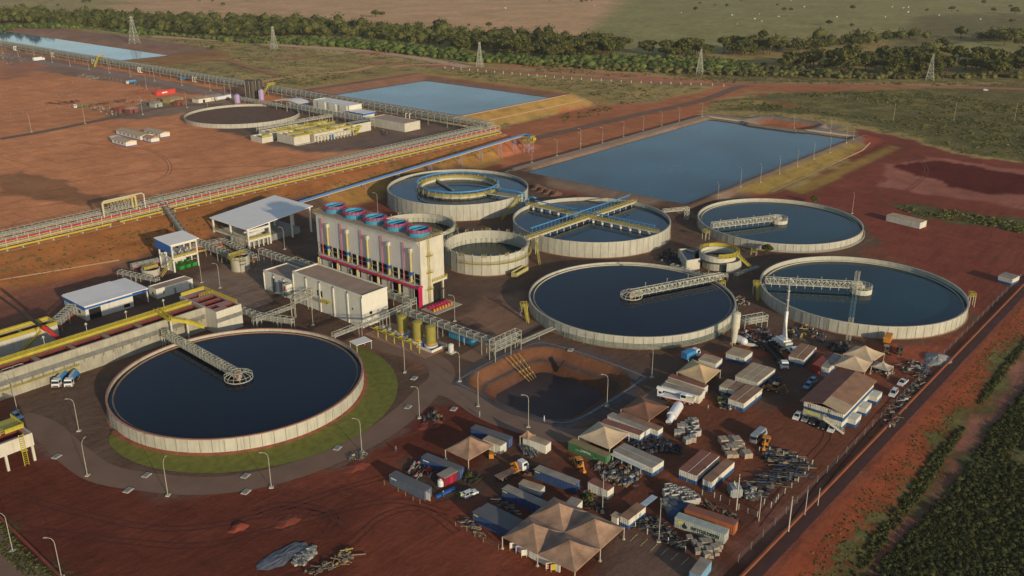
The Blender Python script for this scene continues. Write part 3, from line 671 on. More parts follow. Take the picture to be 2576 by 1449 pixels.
walkway(T(2, 1, 150, 950), T(2, 1, 1240, 575), 7.0, 'long yellow railed walkway running up to the far rim of the crossed tank', 1.5)
walkway(T(2, 1, 150, 600), T(2, 1, 1480, 885), 6.98, 'yellow railed walkway with white mixer cans across the crossed tank', 0)
t = thing('pipe_riser', 'blue pipe hoop linking the ring tank to the crossed tank', 'pipe')
pts = [G((1312, 489), 9.4), G((1312, 489), 9.4)+Vector((0, 0, -8.5))]
MB().path([G(T(1, 1, 2330, 430), 9.6), G((1305, 483), 9.6), G((1318, 487), 9.0), Vector((*G((1318, 487), 9.0).xy, .3))], .45, 10).build('pipe', LBLUE, t)
e = G((1329, 497), 8.9); MB().path([Vector((e.x, e.y, .3)), e, e+(C5-Vector((e.x, e.y, 0)))*.08+Vector((0, 0, .8)), G(T(2, 1, 240, 545), 8.9)], .42, 10).build('pipe', LBLUE, t)
t = thing('steel_stair', 'yellow stair tower between the round tanks by the crossed tank', 'stair', G((1357, 665), 0), R(0))
mb = MB(); q = G((1347, 600), 7)-G((1357, 665), 0)
for k in (-.5, .5): mb.bar((k, 0, 0), (q.x+k, q.y, 7), .25); mb.bar((k, 0, 1.1), (q.x+k, q.y, 8.1), .12)
for i in range(14): f = i/14; mb.bar((q.x*f-.5, q.y*f, 7*f), (q.x*f+.5, q.y*f, 7*f), .35, .08)
mb.build('flight', YELD, t); MB().bar((q.x, q.y, 0), (q.x, q.y, 7), .25).bar((q.x+1.4, q.y, 0), (q.x+1.4, q.y, 7), .25).build('post', CREAM, t)
t = thing('steel_stair', 'yellow stair leaning on the right side of the ring tank', 'stair', G((1262, 553), 0))
q = G((1305, 500), 7.6)-G((1262, 553), 0); mb = MB()
for k in (-.6, .6): mb.bar((k, 0, 0), (q.x+k, q.y, 7.6), .3); mb.bar((k, 0, 1.2), (q.x+k, q.y, 8.8), .14)
for i in range(16): f = i/16; mb.bar((q.x*f-.6, q.y*f, 7.6*f), (q.x*f+.6, q.y*f, 7.6*f), .4, .08)
mb.build('flight', YELD, t)
# inner ring of tank F
t = thing('ring_basin', 'inner concrete ring with yellow rail and blue ring pipe in the ring tank', 'basin', (336.7, 324.2, 0))
MB().ring((0, 0), 19.0, 19.5, 4, 7.6, 40).build('wall', CONC2, t)
mb = MB().ring((0, 0), 19.3, 20.6, 7.6, 7.75, 60); mb.rail([(math.cos(R(a))*20.6, math.sin(R(a))*20.6, 7.7) for a in range(0, 361, 9)], 1.2, .12, 3)
mb.ring((0, 0), 20.62, 20.68, 7.7, 8.5, 60); mb.ring((0, 0), 19.2, 19.26, 7.7, 8.4, 60); mb.build('walkway', YELD, t)
MB().path([(math.cos(R(a))*20.9, math.sin(R(a))*20.9, 10.2) for a in range(0, 361, 6)], .38, 8).build('blue_pipe', LBLUE, t)
mb = MB()
for a in range(0, 360, 12): c, s_ = math.cos(R(a)), math.sin(R(a)); mb.cut().bar((c*20.9, s_*20.9, 10.2), (c*20.9, s_*20.9, 6.6), .14); mb.bar((c*20.9, s_*20.9, 9), (c*22, s_*22, 6.7), .1)
mb.build('drop_pipe', GALV, t)
MB().disc((0, 0), 19.1, 5.9).build('water', water('brown_water', (.035, .03, .014), .05, .12), t)
t = thing('ring_walkway', 'walkway with yellow rail from the inner ring to the tank wall', 'walkway', (0, 0, 0))
a, b = G((1228, 487), 7.8), G((1311, 499), 7.8); mb = MB().bar(a, b, 1.8, .3); mb.build('deck', CONC2, t)
d = (b-a).normalized(); sd = Vector((-d.y, d.x, 0))*.9; MB().rail([a+sd, b+sd], 1.1, .12, 1.6).rail([a-sd, b-sd], 1.1, .12, 1.6).build('handrail', YELD, t)
t = thing('ring_walkway', 'dark catwalk lying across the inner ring water', 'walkway'); a, b = G((1088, 447), 7.2), G((1140, 478), 7.2)
MB().bar(a, b, 1.2, .2).rail([a, b], 1.1, .1, 1.6).build('deck', GALVD, t)
# ------------------------------------------------------------------ small clarifier group
t = thing('small_clarifier', 'small round concrete clarifier with yellow railed crown between the tanks', 'tank', (333.5, 172.5, 0))
MB().ring((0, 0), 7.0, 7.5, 3.6, 6.4, 24).build('crown_wall', CONC2, t)
MB().ring((0, 0), 6.0, 6.3, 0, 5.2, 24).ring((0, 0), 9.4, 9.8, 0, 4.6, 24, -130, 60).build('wall', CONC, t)
MB().disc((0, 0), 9.5, 4.0, 40).build('water', WAT_BLUE, t)
mb = MB(); mb.rail([(math.cos(R(v))*7.5, math.sin(R(v))*7.5, 6.4) for v in range(-150, 100, 12)], 1.2, .16, 1.6); mb.ring((0, 0), 7.5, 7.56, 6.5, 7.5, 30, -150, 60); mb.ring((0, 0), 7.5, 8.6, 6.2, 6.35, 30, -150, 100); mb.rail([(math.cos(R(v))*8.6, math.sin(R(v))*8.6, 6.35) for v in range(-150, 100, 12)], 1.1, .14, 1.6)
mb.bar((1, -8, 6.2), (4, -13.5, 1.0), 1.2, .4); mb.rail([(1, -8.0, 6.2), (4, -13.5, 1)], 1.1, .14, 1.5); mb.build('stair', YEL, t)
t = thing('mixing_basin', 'angular concrete basin of blue water joined to the small clarifier', 'basin')
pl = [G(T(2, 1, *p), 4.6) for p in ((1680, 1055), (1760, 1170), (1890, 1150), (1885, 1050), (1830, 1078), (1750, 1052))]
mb = MB()
for a, b in zip(pl, pl[1:]+pl[:1]): mb.bar((a.x, a.y, 2.3), (b.x, b.y, 2.3), .45, 4.6)
mb.build('wall', CONC2, t); MB().add([(p.x, p.y, 4.0) for p in pl], [tuple(range(len(pl)))]).build('water', WAT_BLUE, t)
# ------------------------------------------------------------------ cooling tower
S0, S1, Q0, Q1, CH = 222.2, 234.2, 233.8, 293.3, 25.0
t = thing('cooling_tower', 'long white five cell cooling tower with cyan fans on its roof', 'cooling tower')
GREYP = M('pale_grey_cladding', (.60, .59, .57), .6, .04, .2, streak=.12)
mb = MB()
for i in range(5):
    q0 = Q0+.2+i*11.9; mb.box(S0, S1, q0, q0+11.7, 12.9, CH-.02)
mb.build('shell', GREYP, t)
mb = MB(); mb.box(S0-.03, S0+6, Q0-.12, Q0, 0, CH+.4); mb.box(S0+6, S1+.1, Q0-.12, Q0, 8.2, CH+.4); mb.box(S0-.15, S1+1.6, Q0-.15, Q1+.15, 7.4, 8.2); mb.build('end_wall', CONC2, t)
mb = MB(); mb.box(S0, S1, Q0, Q1, CH, CH+.3); mb.build('roof', DUSTROOF, t)
mb = MB()
for i in range(11):
    q = Q0+.3+i*(Q1-Q0-.6)/10; mb.box(S0+.1, S0+.7, q-.3, q+.3, 0, 12.9); mb.box(S1-.7, S1-.1, q-.3, q+.3, 0, 12.9)
for z in (12.7, 7.6): mb.box(S0+.12, S0+.5, Q0, Q1, z-.35, z+.2)
mb.build('column', CONC2, t)
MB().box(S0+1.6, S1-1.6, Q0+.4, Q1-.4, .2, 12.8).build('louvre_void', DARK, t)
mb = MB()
for i in range(20):
    q = Q0+.4+i*(Q1-Q0-.8)/20; q2 = q+(Q1-Q0-.8)/20
    mb.cut()
    if i % 4 == 1: mb.bar((S0+.05, q, 8.3), (S0+.05, q2, 12.6), .13); mb.bar((S0+.05, q2, 8.3), (S0+.05, q, 12.6), .13)
    mb.bar((S0+.05, q, 8.2), (S0+.05, q, 12.7), .16); mb.bar((S0+.05, q, 10.6), (S0+.05, q2, 10.6), .1)
mb.build('brace', CREAM, t)
for i in range(5):
    q = Q0+1.3+i*11.9; MB().box(S0+.3, S0+.6, q+2.8, q+8.9, .1, 7.0).build('lower_panel', WHITE, t)
mb = MB()
for i in range(40):
    q = Q0+.5+i*1.48; mb.cut().bar((S0, q, CH-.2), (S0-1.3, q, CH+.2), .16); mb.bar((S0, q, CH-1.5), (S0-1.2, q, CH+.1), .13)
mb.build('eave_bracket', WHITE, t); MB().box(S0-1.4, S0, Q0, Q1, CH+.2, CH+.3).build('eave_walk', WHITE, t)
mb = MB(); mb.rail([(S0-1.35, Q1, CH+.3), (S0-1.35, Q0, CH+.3)], 1.2, .08, 1.5); mb.build('edge_handrail', GALVD, t)
mb = MB(); mb.rail([(S0-1.35, Q0, CH+.3), (S1, Q0, CH+.3), (S1, Q1, CH+.3), (S0-1.35, Q1, CH+.3)], 1.2, .1, 1.5); mb.build('end_handrail', YELD, t)
for i in range(5):
    q = 240+12.05*i; f = MB(); f.ring((228, q), 3.6, 3.8, CH+.3, CH+2.9, 36)
    for k in range(36): a = 2*math.pi*k/36; f.bar((228+math.cos(a)*3.84, q+math.sin(a)*3.84, CH+.3), (228+math.cos(a)*3.84, q+math.sin(a)*3.84, CH+2.8), .12)
    fn = f.build('fan_stack', CYAN, t)
    b = MB(); b.ring((228, q), 3.9, 4.4, CH+2.0, CH+2.1, 30); b.ring((228, q), 3.82, 3.95, CH+2.5, CH+2.7, 30); b.rail([(228+math.cos(R(a))*4.4, q+math.sin(R(a))*4.4, CH+2.1) for a in range(0, 361, 20)], 1.0, .12, 2); b.build('ring_rail', MAG, fn)
    b = MB()
    for k in range(6): a = math.pi*k/3+i; b.bar((228, q, CH+1.3), (228+math.cos(a)*3.4, q+math.sin(a)*3.4, CH+1.5), .7, .08)
    b.cyl((228, q), .6, CH+.5, CH+1.6, 12); b.build('fan_blade', GALVD, fn)
    b = MB(); b.bar((224.3, q, CH+2.6), (231.7, q, CH+2.6), .3); b.build('shaft_beam', CYAN, fn)
mb = MB(); mb.tube((S0-1.5, Q1-3, 7.6), (S0-1.5, Q0-.4, 7.6), .48, 10)
for k in range(4): mb.tube((S0-1.7+.5*k, Q0-.5, 8.0), (S0-1.7+.5*k, Q0-.5, .2), .2, 8)
mb.tube((S0-1.7, Q0-.5, 8), (S0+.2, Q0-.5, 8), .4, 8); mb.build('crimson_header', MAG, t)
mb = MB()
for i in range(5):
    q = Q0+6.2+i*11.9+2; mb.cut().path([(S0-.5, q, 23.5), (S0-.5, q, 9.2), (S0-1.3, q+.6, 8.2)], .16, 6)
mb.build('crimson_riser', MAG, t)
mb = MB(); mv = MB(); mw = MB()
for i in range(5):
    q = Q0+4.3+i*11.9; mv.cut(); mw.cut(); mb.cut().tube((S0-.7, q, 20.5), (S0-.7, q, 12), .42, 8); mb.path([(S0-.7, q, 12), (S0-.7, q, 9)], .42, 8)
    mb.cut().path([(S0+.1, q+5.6, 6.9), (S0-1.8, q+5.6, 6.9), (S0-1.8, q+5.6, .3)], .36, 8)
    mw.box(S0-1.3, S0-.1, q-.5, q+.5, 20.5, 22); mv.box(S0-1.2, S0-.2, q-.8, q+.8, 12.3, 12.8); mv.cyl((S0-.7, q), .5, 11.6, 12.9, 10)
mb.build('yellow_riser', PYEL, t); mw.build('riser_cap', CREAM, t); mv.build('blue_valve', BLUE, t)
mb = MB(); y0 = Q0-.6
for x in (S0+3.4, S0+4.3): mb.bar((x, y0, .1), (x, y0, CH+.8), .12)
for z in np.arange(.4, CH, .5): mb.bar((S0+3.4, y0, z), (S0+4.3, y0, z), .07)
for z in (6, 12.5, 19): mb.box(S0+2.6, S0+5.0, y0-1, y0, z, z+.12); mb.rail([(S0+2.6, y0-1, z), (S0+5, y0-1, z)], 1.1, .1, 1.1)
mb.build('ladder', YEL, t)
mb = MB(); mb.rail([(S0+5.5, Q0-.3, 8.2), (S1+1.5, Q0-.3, 8.2), (S1+1.5, Q1, 8.2)], 1.2, .12, 1.3); mb.box(S0+5.5, S1+1.5, Q0-.34, Q0-.3, 8.3, 9.0); mb.build('ledge_rail', YELD, t)
mb = MB()
for i in range(6): x = S1-3.2+.5*i; mb.cut().path([(x, Q0-.1, 4.4), (x, Q0-1.4, 4.4), (x, Q0-1.4, .2)], .09, 6)
mb.build('black_hose', M('dark_pipe', (.05, .05, .04), .5), t)
# crimson and yellow valve station
t = thing('valve_station', 'crimson and yellow valve row at the foot of the cooling tower', 'valves', (221.5, 227, 0))
mb = MB(); my = MB()
for i in range(7): mb.tube((i*1.5, 0, .9), (i*1.5, 3.8-i*.2, .9), .28, 8); mb.cyl((i*1.5, 1.6), .6, .9, 1.5, 10); my.cyl((i*1.5, -.5), .42, .1, 1.3, 8); my.bar((i*1.5, -.5, .3), (i*1.5, 0, 1), .3)
mb.tube((-.5, 3.5, .9), (9.6, 3.0, .9), .3, 8); mb.build('crimson_pipe', MAG, t); my.build('yellow_pump', ORA, t)
MB().box(-1.5, 12, -3, 5, .03, .18).build('plinth', CONC, t)
# ------------------------------------------------------------------ buildings of the plant
def flatbldg(name, label, s0, s1, q0, q1, h, wall=WHITE, roofm=DUSTROOF, par=.5, z0=0, pil=0, cat='building', extras=None):
    t = thing(name, label, cat, (s0, q0, z0)); a, b = s1-s0, q1-q0
    MB().box(0, a, 0, b, 0, h-par).build('wall', wall, t)
    mb = MB(); w_ = .35; mb.box(-.08, a+.08, -.08, w_, h-par, h); mb.box(-.08, a+.08, b-w_, b+.08, h-par, h); mb.box(-.08, w_, w_, b-w_, h-par, h); mb.box(a-w_, a+.08, w_, b-w_, h-par, h); mb.build('parapet', wall, t)
    MB().box(w_, a-w_, w_, b-w_, h-par+.01, h-par+.06).build('roof', roofm, t)
    if pil:
        mb = MB(); n = int(b/pil)
        for i in range(n+1): y = i*b/n; mb.box(-.3, 0, max(0, y-.3), min(b, y+.3), 0, h-.3)
        mb.box(-.3, 0, 0, b, h-.9, h-.3); mb.build('pilaster', wall, t)
    if extras: extras(t, a, b, h)
    return t
def win(t, *boxes, mat=GLASS, name='window'):
    for b in boxes: MB().box(*b).build(name, mat, t)
def ex_e(t, a, b, h):
    win(t, (3, 4.2, -.05, 0, 4.2, 5.3), (-.06, 0, 22, 25, 6, 8.2), (-.06, 0, 5.2, 5.8, 5.5, 6.2))
    mb = MB(); mb.box(-1.9, -.05, 17.2, 21.6, 5.0, 5.12); mb.rail([(-1.9, 17.2, 5.1), (-1.9, 21.6, 5.1)], 1.0, .1, 1.1); mb.rail([(-1.9, 21.6, 5.1), (0, 21.6, 5.1)], 1, .1, 1); mb.rail([(-1.9, 17.2, 5.1), (0, 17.2, 5.1)], 1, .1, 1); mb.build('balcony', YEL, t)
flatbldg('electrical_building', 'tall white electrical building with brown flat roof and small yellow balcony', 195, 206.7, 235, 274, 12.2, pil=7.8, extras=ex_e)
def ex_e2(t, a, b, h):
    for i, (y0, y1) in enumerate(((4.5, 6.5), (7.5, 9.2), (11.5, 13.5))): MB().box(-.3, -.02, y0, y1, .3, 6.2).build('door' if i else 'louvre_panel', M('grey_green_panel', (.22, .26, .25), .5), t)
    MB().box(-3.2, -.3, .6, 2.8, 4.2, 7.0).build('annex', WHITE, t); MB().box(-3.3, -3.2, 1.2, 2.2, 4.6, 6.4).build('red_door', RED, t)
flatbldg('electrical_building', 'lower white block with shadowed brown roof left of the tall electrical building', 195.4, 206.5, 274.2, 293.3, 8.0, pil=6, extras=ex_e2)
def ex_h(t, a, b, h):
    win(t, (2.8, 3.2, -.05, 0, 1.2, 2.4), (-.05, 0, 2.0, 3.0, 1.3, 2.3)); win(t, (7.3, 8.2, -.05, 0, 0, 2.3), (13.8, 14.6, -.05, 0, 0, 2.3), mat=GALVD, name='door')
flatbldg('substation_hut', 'small long white hut with brown flat roof behind the basins', 162.5, 178, 315.7, 321.2, 3.9, extras=ex_h, par=.3)
def gable(name, label, s0, s1, q0, q1, h, rise, roofm, wall, z0=0, over=.6, fascia=None, cat='building'):
    """single-slope roof, low along q0"""
    t = thing(name, label, cat, (s0, q0, z0)); a, b = s1-s0, q1-q0
    MB().add([(0, 0, 0), (a, 0, 0), (a, b, 0), (0, b, 0), (0, 0, h), (a, 0, h), (a, b, h+rise), (0, b, h+rise)], [(3, 2, 1, 0), (0, 1, 5, 4), (1, 2, 6, 5), (2, 3, 7, 6), (3, 0, 4, 7), (4, 5, 6, 7)]).build('wall', wall, t)
    o = over; k = rise/b
    MB().add([(-o, -o, h-o*k+.05), (a+o, -o, h-o*k+.05), (a+o, b+o, h+rise+o*k+.05), (-o, b+o, h+rise+o*k+.05), (-o, -o, h-o*k+.25), (a+o, -o, h-o*k+.25), (a+o, b+o, h+rise+o*k+.25), (-o, b+o, h+rise+o*k+.25)], [(3, 2, 1, 0), (0, 1, 5, 4), (1, 2, 6, 5), (2, 3, 7, 6), (3, 0, 4, 7), (4, 5, 6, 7)]).build('roof', roofm, t)
    return t
t = gable('workshop', 'white workshop with pale roof and blue fascia beside the basins', 135, 153, 315.3, 331.5, 5.2, .6, WROOF, WHITE, over=.1)
MB().box(-.3, -.12, -.1, 16.4, 3.9, 5.5).box(-.3, 24.2, -.3, -.12, 4.3, 4.95).build('fascia', BLUE, t)
MB().box(-.4, 24.3, -.36, 16.8, 5.36, 5.6).build('roof_sheet', WROOF, t)
mb = MB()
for x in (23.6,): mb.box(x, x+.4, 0, .4, 0, 5.3); mb.box(x, x+.4, 15.8, 16.2, 0, 5.3)
mb.build('carport_post', WHITE, t)
win(t, (1.2, 5.6, -.06, 0, 0, 4.0), mat=DARK, name='doorway'); win(t, (-.05, 0, 4.0, 5.6, 1.6, 3.0), (-.05, 0, 9.5, 11, 1.6, 3.0), (14.2, 16.6, -.05, 0, .5, 1.9))
# dewatering building with blue end
t = thing('dewatering_tower', 'open white frame tower with blue end panel and white roof above green skips', 'building', (182.5, 337, 0))
mb = MB()
for x in (0, 11.1):
    for y in (0, 5, 10.1): mb.box(x, x+.5, y, y+.5, 0, 11.8)
for y in (0, 10.1): mb.box(.5, 11.1, y+.02, y+.48, 5.4, 6.2); mb.box(.5, 11.1, y+.02, y+.48, 10.9, 11.7)
for x in (0, 11.1): mb.box(x+.02, x+.48, .5, 10.1, 5.4, 6.2)
mb.build('frame', WHITE, t)
MB().add([(-.9, -.9, 11.85), (12.4, -.9, 11.85), (12.4, 11.4, 12.7), (-.9, 11.4, 12.7), (-.9, -.9, 12.1), (12.4, -.9, 12.1), (12.4, 11.4, 12.95), (-.9, 11.4, 12.95)], [(3, 2, 1, 0), (0, 1, 5, 4), (1, 2, 6, 5), (2, 3, 7, 6), (3, 0, 4, 7), (4, 5, 6, 7)]).build('roof', WROOF, t)
MB().box(-.75, -.55, -.5, 11, 8.6, 12.0).build('end_panel', BLUE, t)
MB().box(0, 11.6, 0, 10.6, 5.2, 5.4).build('floor', CONC2, t)
MB().rail([(.6, -.2, 6), (11, -.2, 6)], 1.2, .12, 1.2).box(.6, 11, -.22, -.16, 6.1, 7.0).build('handrail', YELD, t)
for k in range(3):
    x = 2.6+k*3; m_ = MB().tube((x, 2, 6.6), (x, 8.5, 7.2), .8, 12); m_.box(x-1, x+1, 3, 7, 6.2, 7.4); m_.cyl((x, 3), .3, 7.3, 8.6, 8); m_.build('screw_press', M('press_steel', (.5, .5, .48), .35, .1, metal=.6), t)
MB().box(.5, 1, .6, 10, 0, 5.2).box(.6, 11, 9.7, 10, 0, 5.2).build('back_wall', WHITE, t)
mb = MB()
for y in (-1.6, -.6): mb.bar((-1, y, 5.6), (-6.5, y, .3), .14, .25); mb.bar((-1, y, 6.7), (-6.5, y, 1.4), .1)
for i in range(14): f = i/14; mb.bar((-1-5.5*f, -1.6, 5.6-5.3*f), (-1-5.5*f, -.6, 5.6-5.3*f), .3, .06)
mb.build('stair', YELD, t)
for k in range(3):
    t2 = thing('skip', ['green waste skip nearest the blue ended tower post', 'middle green waste skip of the three under the tower', 'green waste skip at the far end under the tower'][k], 'skip', (185.6+k*2.9, 337.6, 0), 0, 'green skips under the dewatering tower')
    MB().add([(0, .3, .2), (2, .3, .2), (2, 4.6, .2), (0, 4.6, .2), (0, -.2, 1.8), (2, -.2, 1.8), (2, 5.1, 1.8), (0, 5.1, 1.8)], [(3, 2, 1, 0), (0, 1, 5, 4), (1, 2, 6, 5), (2, 3, 7, 6), (3, 0, 4, 7)]).box(-.05, 2.05, -.25, -.1, 1.7, 1.85).build('body', GREENP, t2)
    MB().box(.1, 1.9, .1, 4.9, 1.3, 1.5).build('load', SOILB, t2)
# big canopy
t = thing('canopy_hall', 'open hall under a large sloping white roof', 'building', (219.3, 338.5, 0)); A_, B_ = 36, 29
MB().add([(0, 0, 9), (A_, 0, 12), (A_, B_, 12), (0, B_, 9), (0, 0, 9.3), (A_, 0, 12.3), (A_, B_, 12.3), (0, B_, 9.3)], [(3, 2, 1, 0), (0, 1, 5, 4), (1, 2, 6, 5), (2, 3, 7, 6), (3, 0, 4, 7), (4, 5, 6, 7)]).build('roof', WROOF, t)
for x in (.8, 12, 24, 34.5):
    for y in (.8, 14, 27.6): MB().box(x-.35, x+.35, y-.35, y+.35, 0, 9+3*x/36-.05).build('post', WHITE, t)
mb = MB(); mb.box(.6, 12.4, .5, .9, 7.7, 8.7); mb.box(.6, 12.4, .5, .9, 3.4, 4.1); mb.box(.5, .9, 1, 27, 3.4, 4.1)
for x in (3, 5.5, 8, 10.3): mb.box(x, x+.4, .5, .9, 0, 3.4)
mb.box(.5, 12.5, .5, 27, 3.2, 3.4); mb.build('frame', WHITE, t)
MB().rail([(1, .4, 4.1), (12, .4, 4.1)], 1.2, .14, 1.2).box(1, 12, .32, .38, 4.2, 5.0).rail([(.4, 27, 4.1), (.4, .5, 4.1)], 1.2, .12, 1.3).build('handrail', YELD, t)
MB().box(2, 30, 3, 26, .1, 3.0).build('machine_block', GALVD, t)
MB().tube((2, 4, 5.2), (11, 4, 6.0), .9, 12).box(3, 9, 2, 5, 4.2, 5).tube((3, 8, 5.4), (11, 8, 5.8), .8, 12).build('drum_machine', M('machine_white', (.6, .6, .56), .4, .1), t)
mb = MB(); mb.truss((-.6, 1.5, 0), (-.6, 9, 0), 1.6, 6, 5, .15); mb.build('stair_tower', GALV, t)
# ------------------------------------------------------------------ long row of basins
def pit_block(name, label, s0, s1, q0, q1, h, pits, wall=CONC, rimm=None, cat='basin', depth=2.5, z0=0, zb=0):
    """concrete box with open rectangular pits; pits in local metres"""
    t = thing(name, label, cat, (s0, q0, z0)); a, b = s1-s0, q1-q0
    mb = MB(); mb.box(0, a, 0, .4, zb, h); mb.box(0, a, b-.4, b, zb, h); mb.box(0, .4, .4, b-.4, zb, h); mb.box(a-.4, a, .4, b-.4, zb, h)
    mb.build('outer_wall', wall, t)
    xs = sorted({0.4, a-.4} | {v for p in pits for v in p[:2]}); ys = sorted({0.4, b-.4} | {v for p in pits for v in p[2:]})
    top = MB()
    for x0, x1 in zip(xs[:-1], xs[1:]):
        for y0, y1 in zip(ys[:-1], ys[1:]):
            cx, cy = (x0+x1)/2, (y0+y1)/2
            if not any(p[0] < cx < p[1] and p[2] < cy < p[3] for p in pits): top.box(x0, x1, y0, y1, h-depth-.3, h-.12)
    top.build('deck', rimm or wall, t)
    MB().box(.4, a-.4, .4, b-.4, h-depth-.5, h-depth).build('basin_floor', REDW, t)
    mb = MB()
    for p in pits:
        mb.box(p[0], p[0]+.1, p[2], p[3], h-depth, h-.15); mb.box(p[1]-.1, p[1], p[2], p[3], h-depth, h-.15); mb.box(p[0], p[1], p[3]-.1, p[3], h-depth, h-.15)
    mb.build('lining', M('red_stained_lining', (.15, .030, .022), .85, .25, .6), t)
    return t
PINKR = M('pink_dusted_deck', (.40, .22, .19), .9, .12, .5)
p_ = []
x = 1.0
while x < 88: p_.append((x, x+9.6, 1.0, 5.0)); p_.append((x, x+5.0, 8.3, 10.3)); p_.append((x+5.4, x+9.6, 8.3, 10.3)); x += 11.2
LB = pit_block('basin_row', 'long row of red lined concrete basins with yellow walkway', 68, 158.5, 275.5, 286.8, 8.5, p_[:24], M('shaded_concrete', (.37, .35, .27), .85, .18, .3, streak=.4), M('pink_dusted_concrete', (.30, .19, .15), .9, .15, .5), depth=3)
mb = MB(); mb.box(1, 89, 5.6, 7.8, 8.6, 8.72)
for y in (5.6, 7.8): mb.rail([(1, y, 8.7), (89, y, 8.7)], 1.15, .12, 1.5); mb.box(1, 89, y-.03, y+.03, 8.9, 9.6)
mb.build('walkway', YEL, LB)
mb = MB()
for k in range(5): mb.cut().tube((0, -.45, 4.6+.32*k), (90, -.45, 4.6+.32*k), .12, 6)
mb.build('wall_pipe', GALVD, LB)
mb = MB()
for i in range(28): x = 2+3.2*i; mb.cut().bar((x, 0, 4.3), (x, -.9, 4.3), .14); mb.bar((x, 0, 3.3), (x, -.8, 4.3), .14)
mb.build('pipe_bracket', GALVD, LB)
mb = MB(); mb.box(0, 45, -.9, 0, 3.0, 3.15); mb.rail([(0, -.9, 3.1), (45, -.9, 3.1)], .5, .1, 3); mb.build('ledge', YELD, LB)
mb = MB()
for i in range(6): x = 12+i*13.6; mb.cut().bar((x, 8, 8.6), (x, 8, 12.2), .12); mb.ball((x, 8, 12.3), .3); mb.bar((x-.6, 8, 12.0), (x+.6, 8, 12), .1)
mb.build('lamp_post', CREAM, LB)
RB = pit_block('basin_block', 'square red lined basin block at the right end of the basin row', 158.5, 168.5, 268.5, 291.5, 8.5, [(1, 8.7, 7.2, 10.8), (1, 8.7, 11.6, 15), (1, 8.7, 17.5, 19.5), (1, 3.9, 3.5, 6.4), (5.4, 8.9, 1, 3.6)], CONC2, PINKR, depth=3)
mb = MB(); mb.rail([(9.6, 2, 8.5), (9.6, 22.6, 8.5), (.4, 22.6, 8.5)], 1.2, .16, .9); mb.box(9.55, 9.62, 2, 22.6, 8.6, 9.3); mb.box(.4, 9.6, 22.55, 22.62, 8.6, 9.5); mb.rail([(4, 16.5, 8.5), (9.6, 16.5, 8.5)], 1.2, .14, 1); mb.build('handrail', YEL, RB)
mb = MB()
for k in range(5): mb.cut().tube((-.2, -.35, 4.6+.32*k), (10, -.35, 4.6+.32*k), .11, 6)
mb.build('wall_pipe', GALVD, RB)
t = thing('stair_bridge', 'yellow stair bridge running down from the basin row to the yard', 'stair', (0, 0, 0))
a = G((392, 782), 9.0); b = G((428, 806), 8.9); c = G((470, 812), 6.4); d = G((512, 824), 3.4)
mb = MB(); mb.bar(a, b, 1.5, .2); mb.bar(b, c, 1.5, .3); mb.bar(c, d, 1.5, .3)
for u, v in ((a, b), (b, c), (c, d)):
    n_ = (v-u).normalized(); sd = Vector((-n_.y, n_.x, 0)).normalized()*.75
    for k in (-1, 1): mb.rail([u+sd*k, v+sd*k], 1.1, .13, 1.2); mb.bar(u+sd*k+Vector((0, 0, .5)), v+sd*k+Vector((0, 0, .5)), .06, .8)
mb.build('flight', YEL, t); MB().bar((c.x, c.y, 0), c, .5).bar((b.x, b.y, 0), b, .5).build('support', CONC2, t)
SB = pit_block('basin_box', 'small white basin box with yellow rails left of the red crane boom', 101, 120.8, 305.6, 312.5, 5.8, [(1, 9, 1, 5.6), (10, 18.6, 1, 5.6)], CONC2, YELD, depth=2.5)
mb = MB(); mb.rail([(0, 0, 5.8), (19.8, 0, 5.8), (19.8, 6.9, 5.8), (0, 6.9, 5.8), (0, 0, 5.8)], 1.2, .14, 1.0); mb.box(0, 19.8, .02, .08, 5.9, 6.8); mb.box(0, 19.8, 6.8, 6.86, 5.9, 6.8)
mb.bar((6, -.8, .4), (14, -.8, 5.6), 1.2, .5); mb.build('handrail', YEL, SB)
CB = pit_block('basin_box', 'raised concrete basin on legs at the lower left edge', 50, 81, 233.5, 246, 8.2, [(1, 14, 1.2, 11), (15, 29.5, 1.2, 5.5)], CONC2, PINKR, depth=2.6, zb=4.6)
mb = MB()
for x in (.2, 9, 18, 23.5, 30.2):
    for y in (.2, 11.6): mb.box(x, x+.6, y, y+.6, 0, 5.2)
mb.build('leg', CONC2, CB)
mb = MB(); mb.rail([(0, 4.5, 8.2), (26, 4.5, 8.2), (31, 4.5, 8.2), (31, 12.5, 8.2)], 1.2, .14, 1); mb.box(26, 31, 5, 12, 8.3, 8.4); mb.box(26, 31, 4.48, 4.54, 8.2, 9.2)
for x in (27.5, 28.6): mb.bar((x, -.5, 0), (x, -.5, 9.2), .14)
for z in np.arange(.5, 9, .6): mb.bar((27.5, -.5, z), (28.6, -.5, z), .1)
mb.box(27.3, 28.8, -1.2, -.1, 4.4, 4.55); mb.build('ladder', YEL, CB)
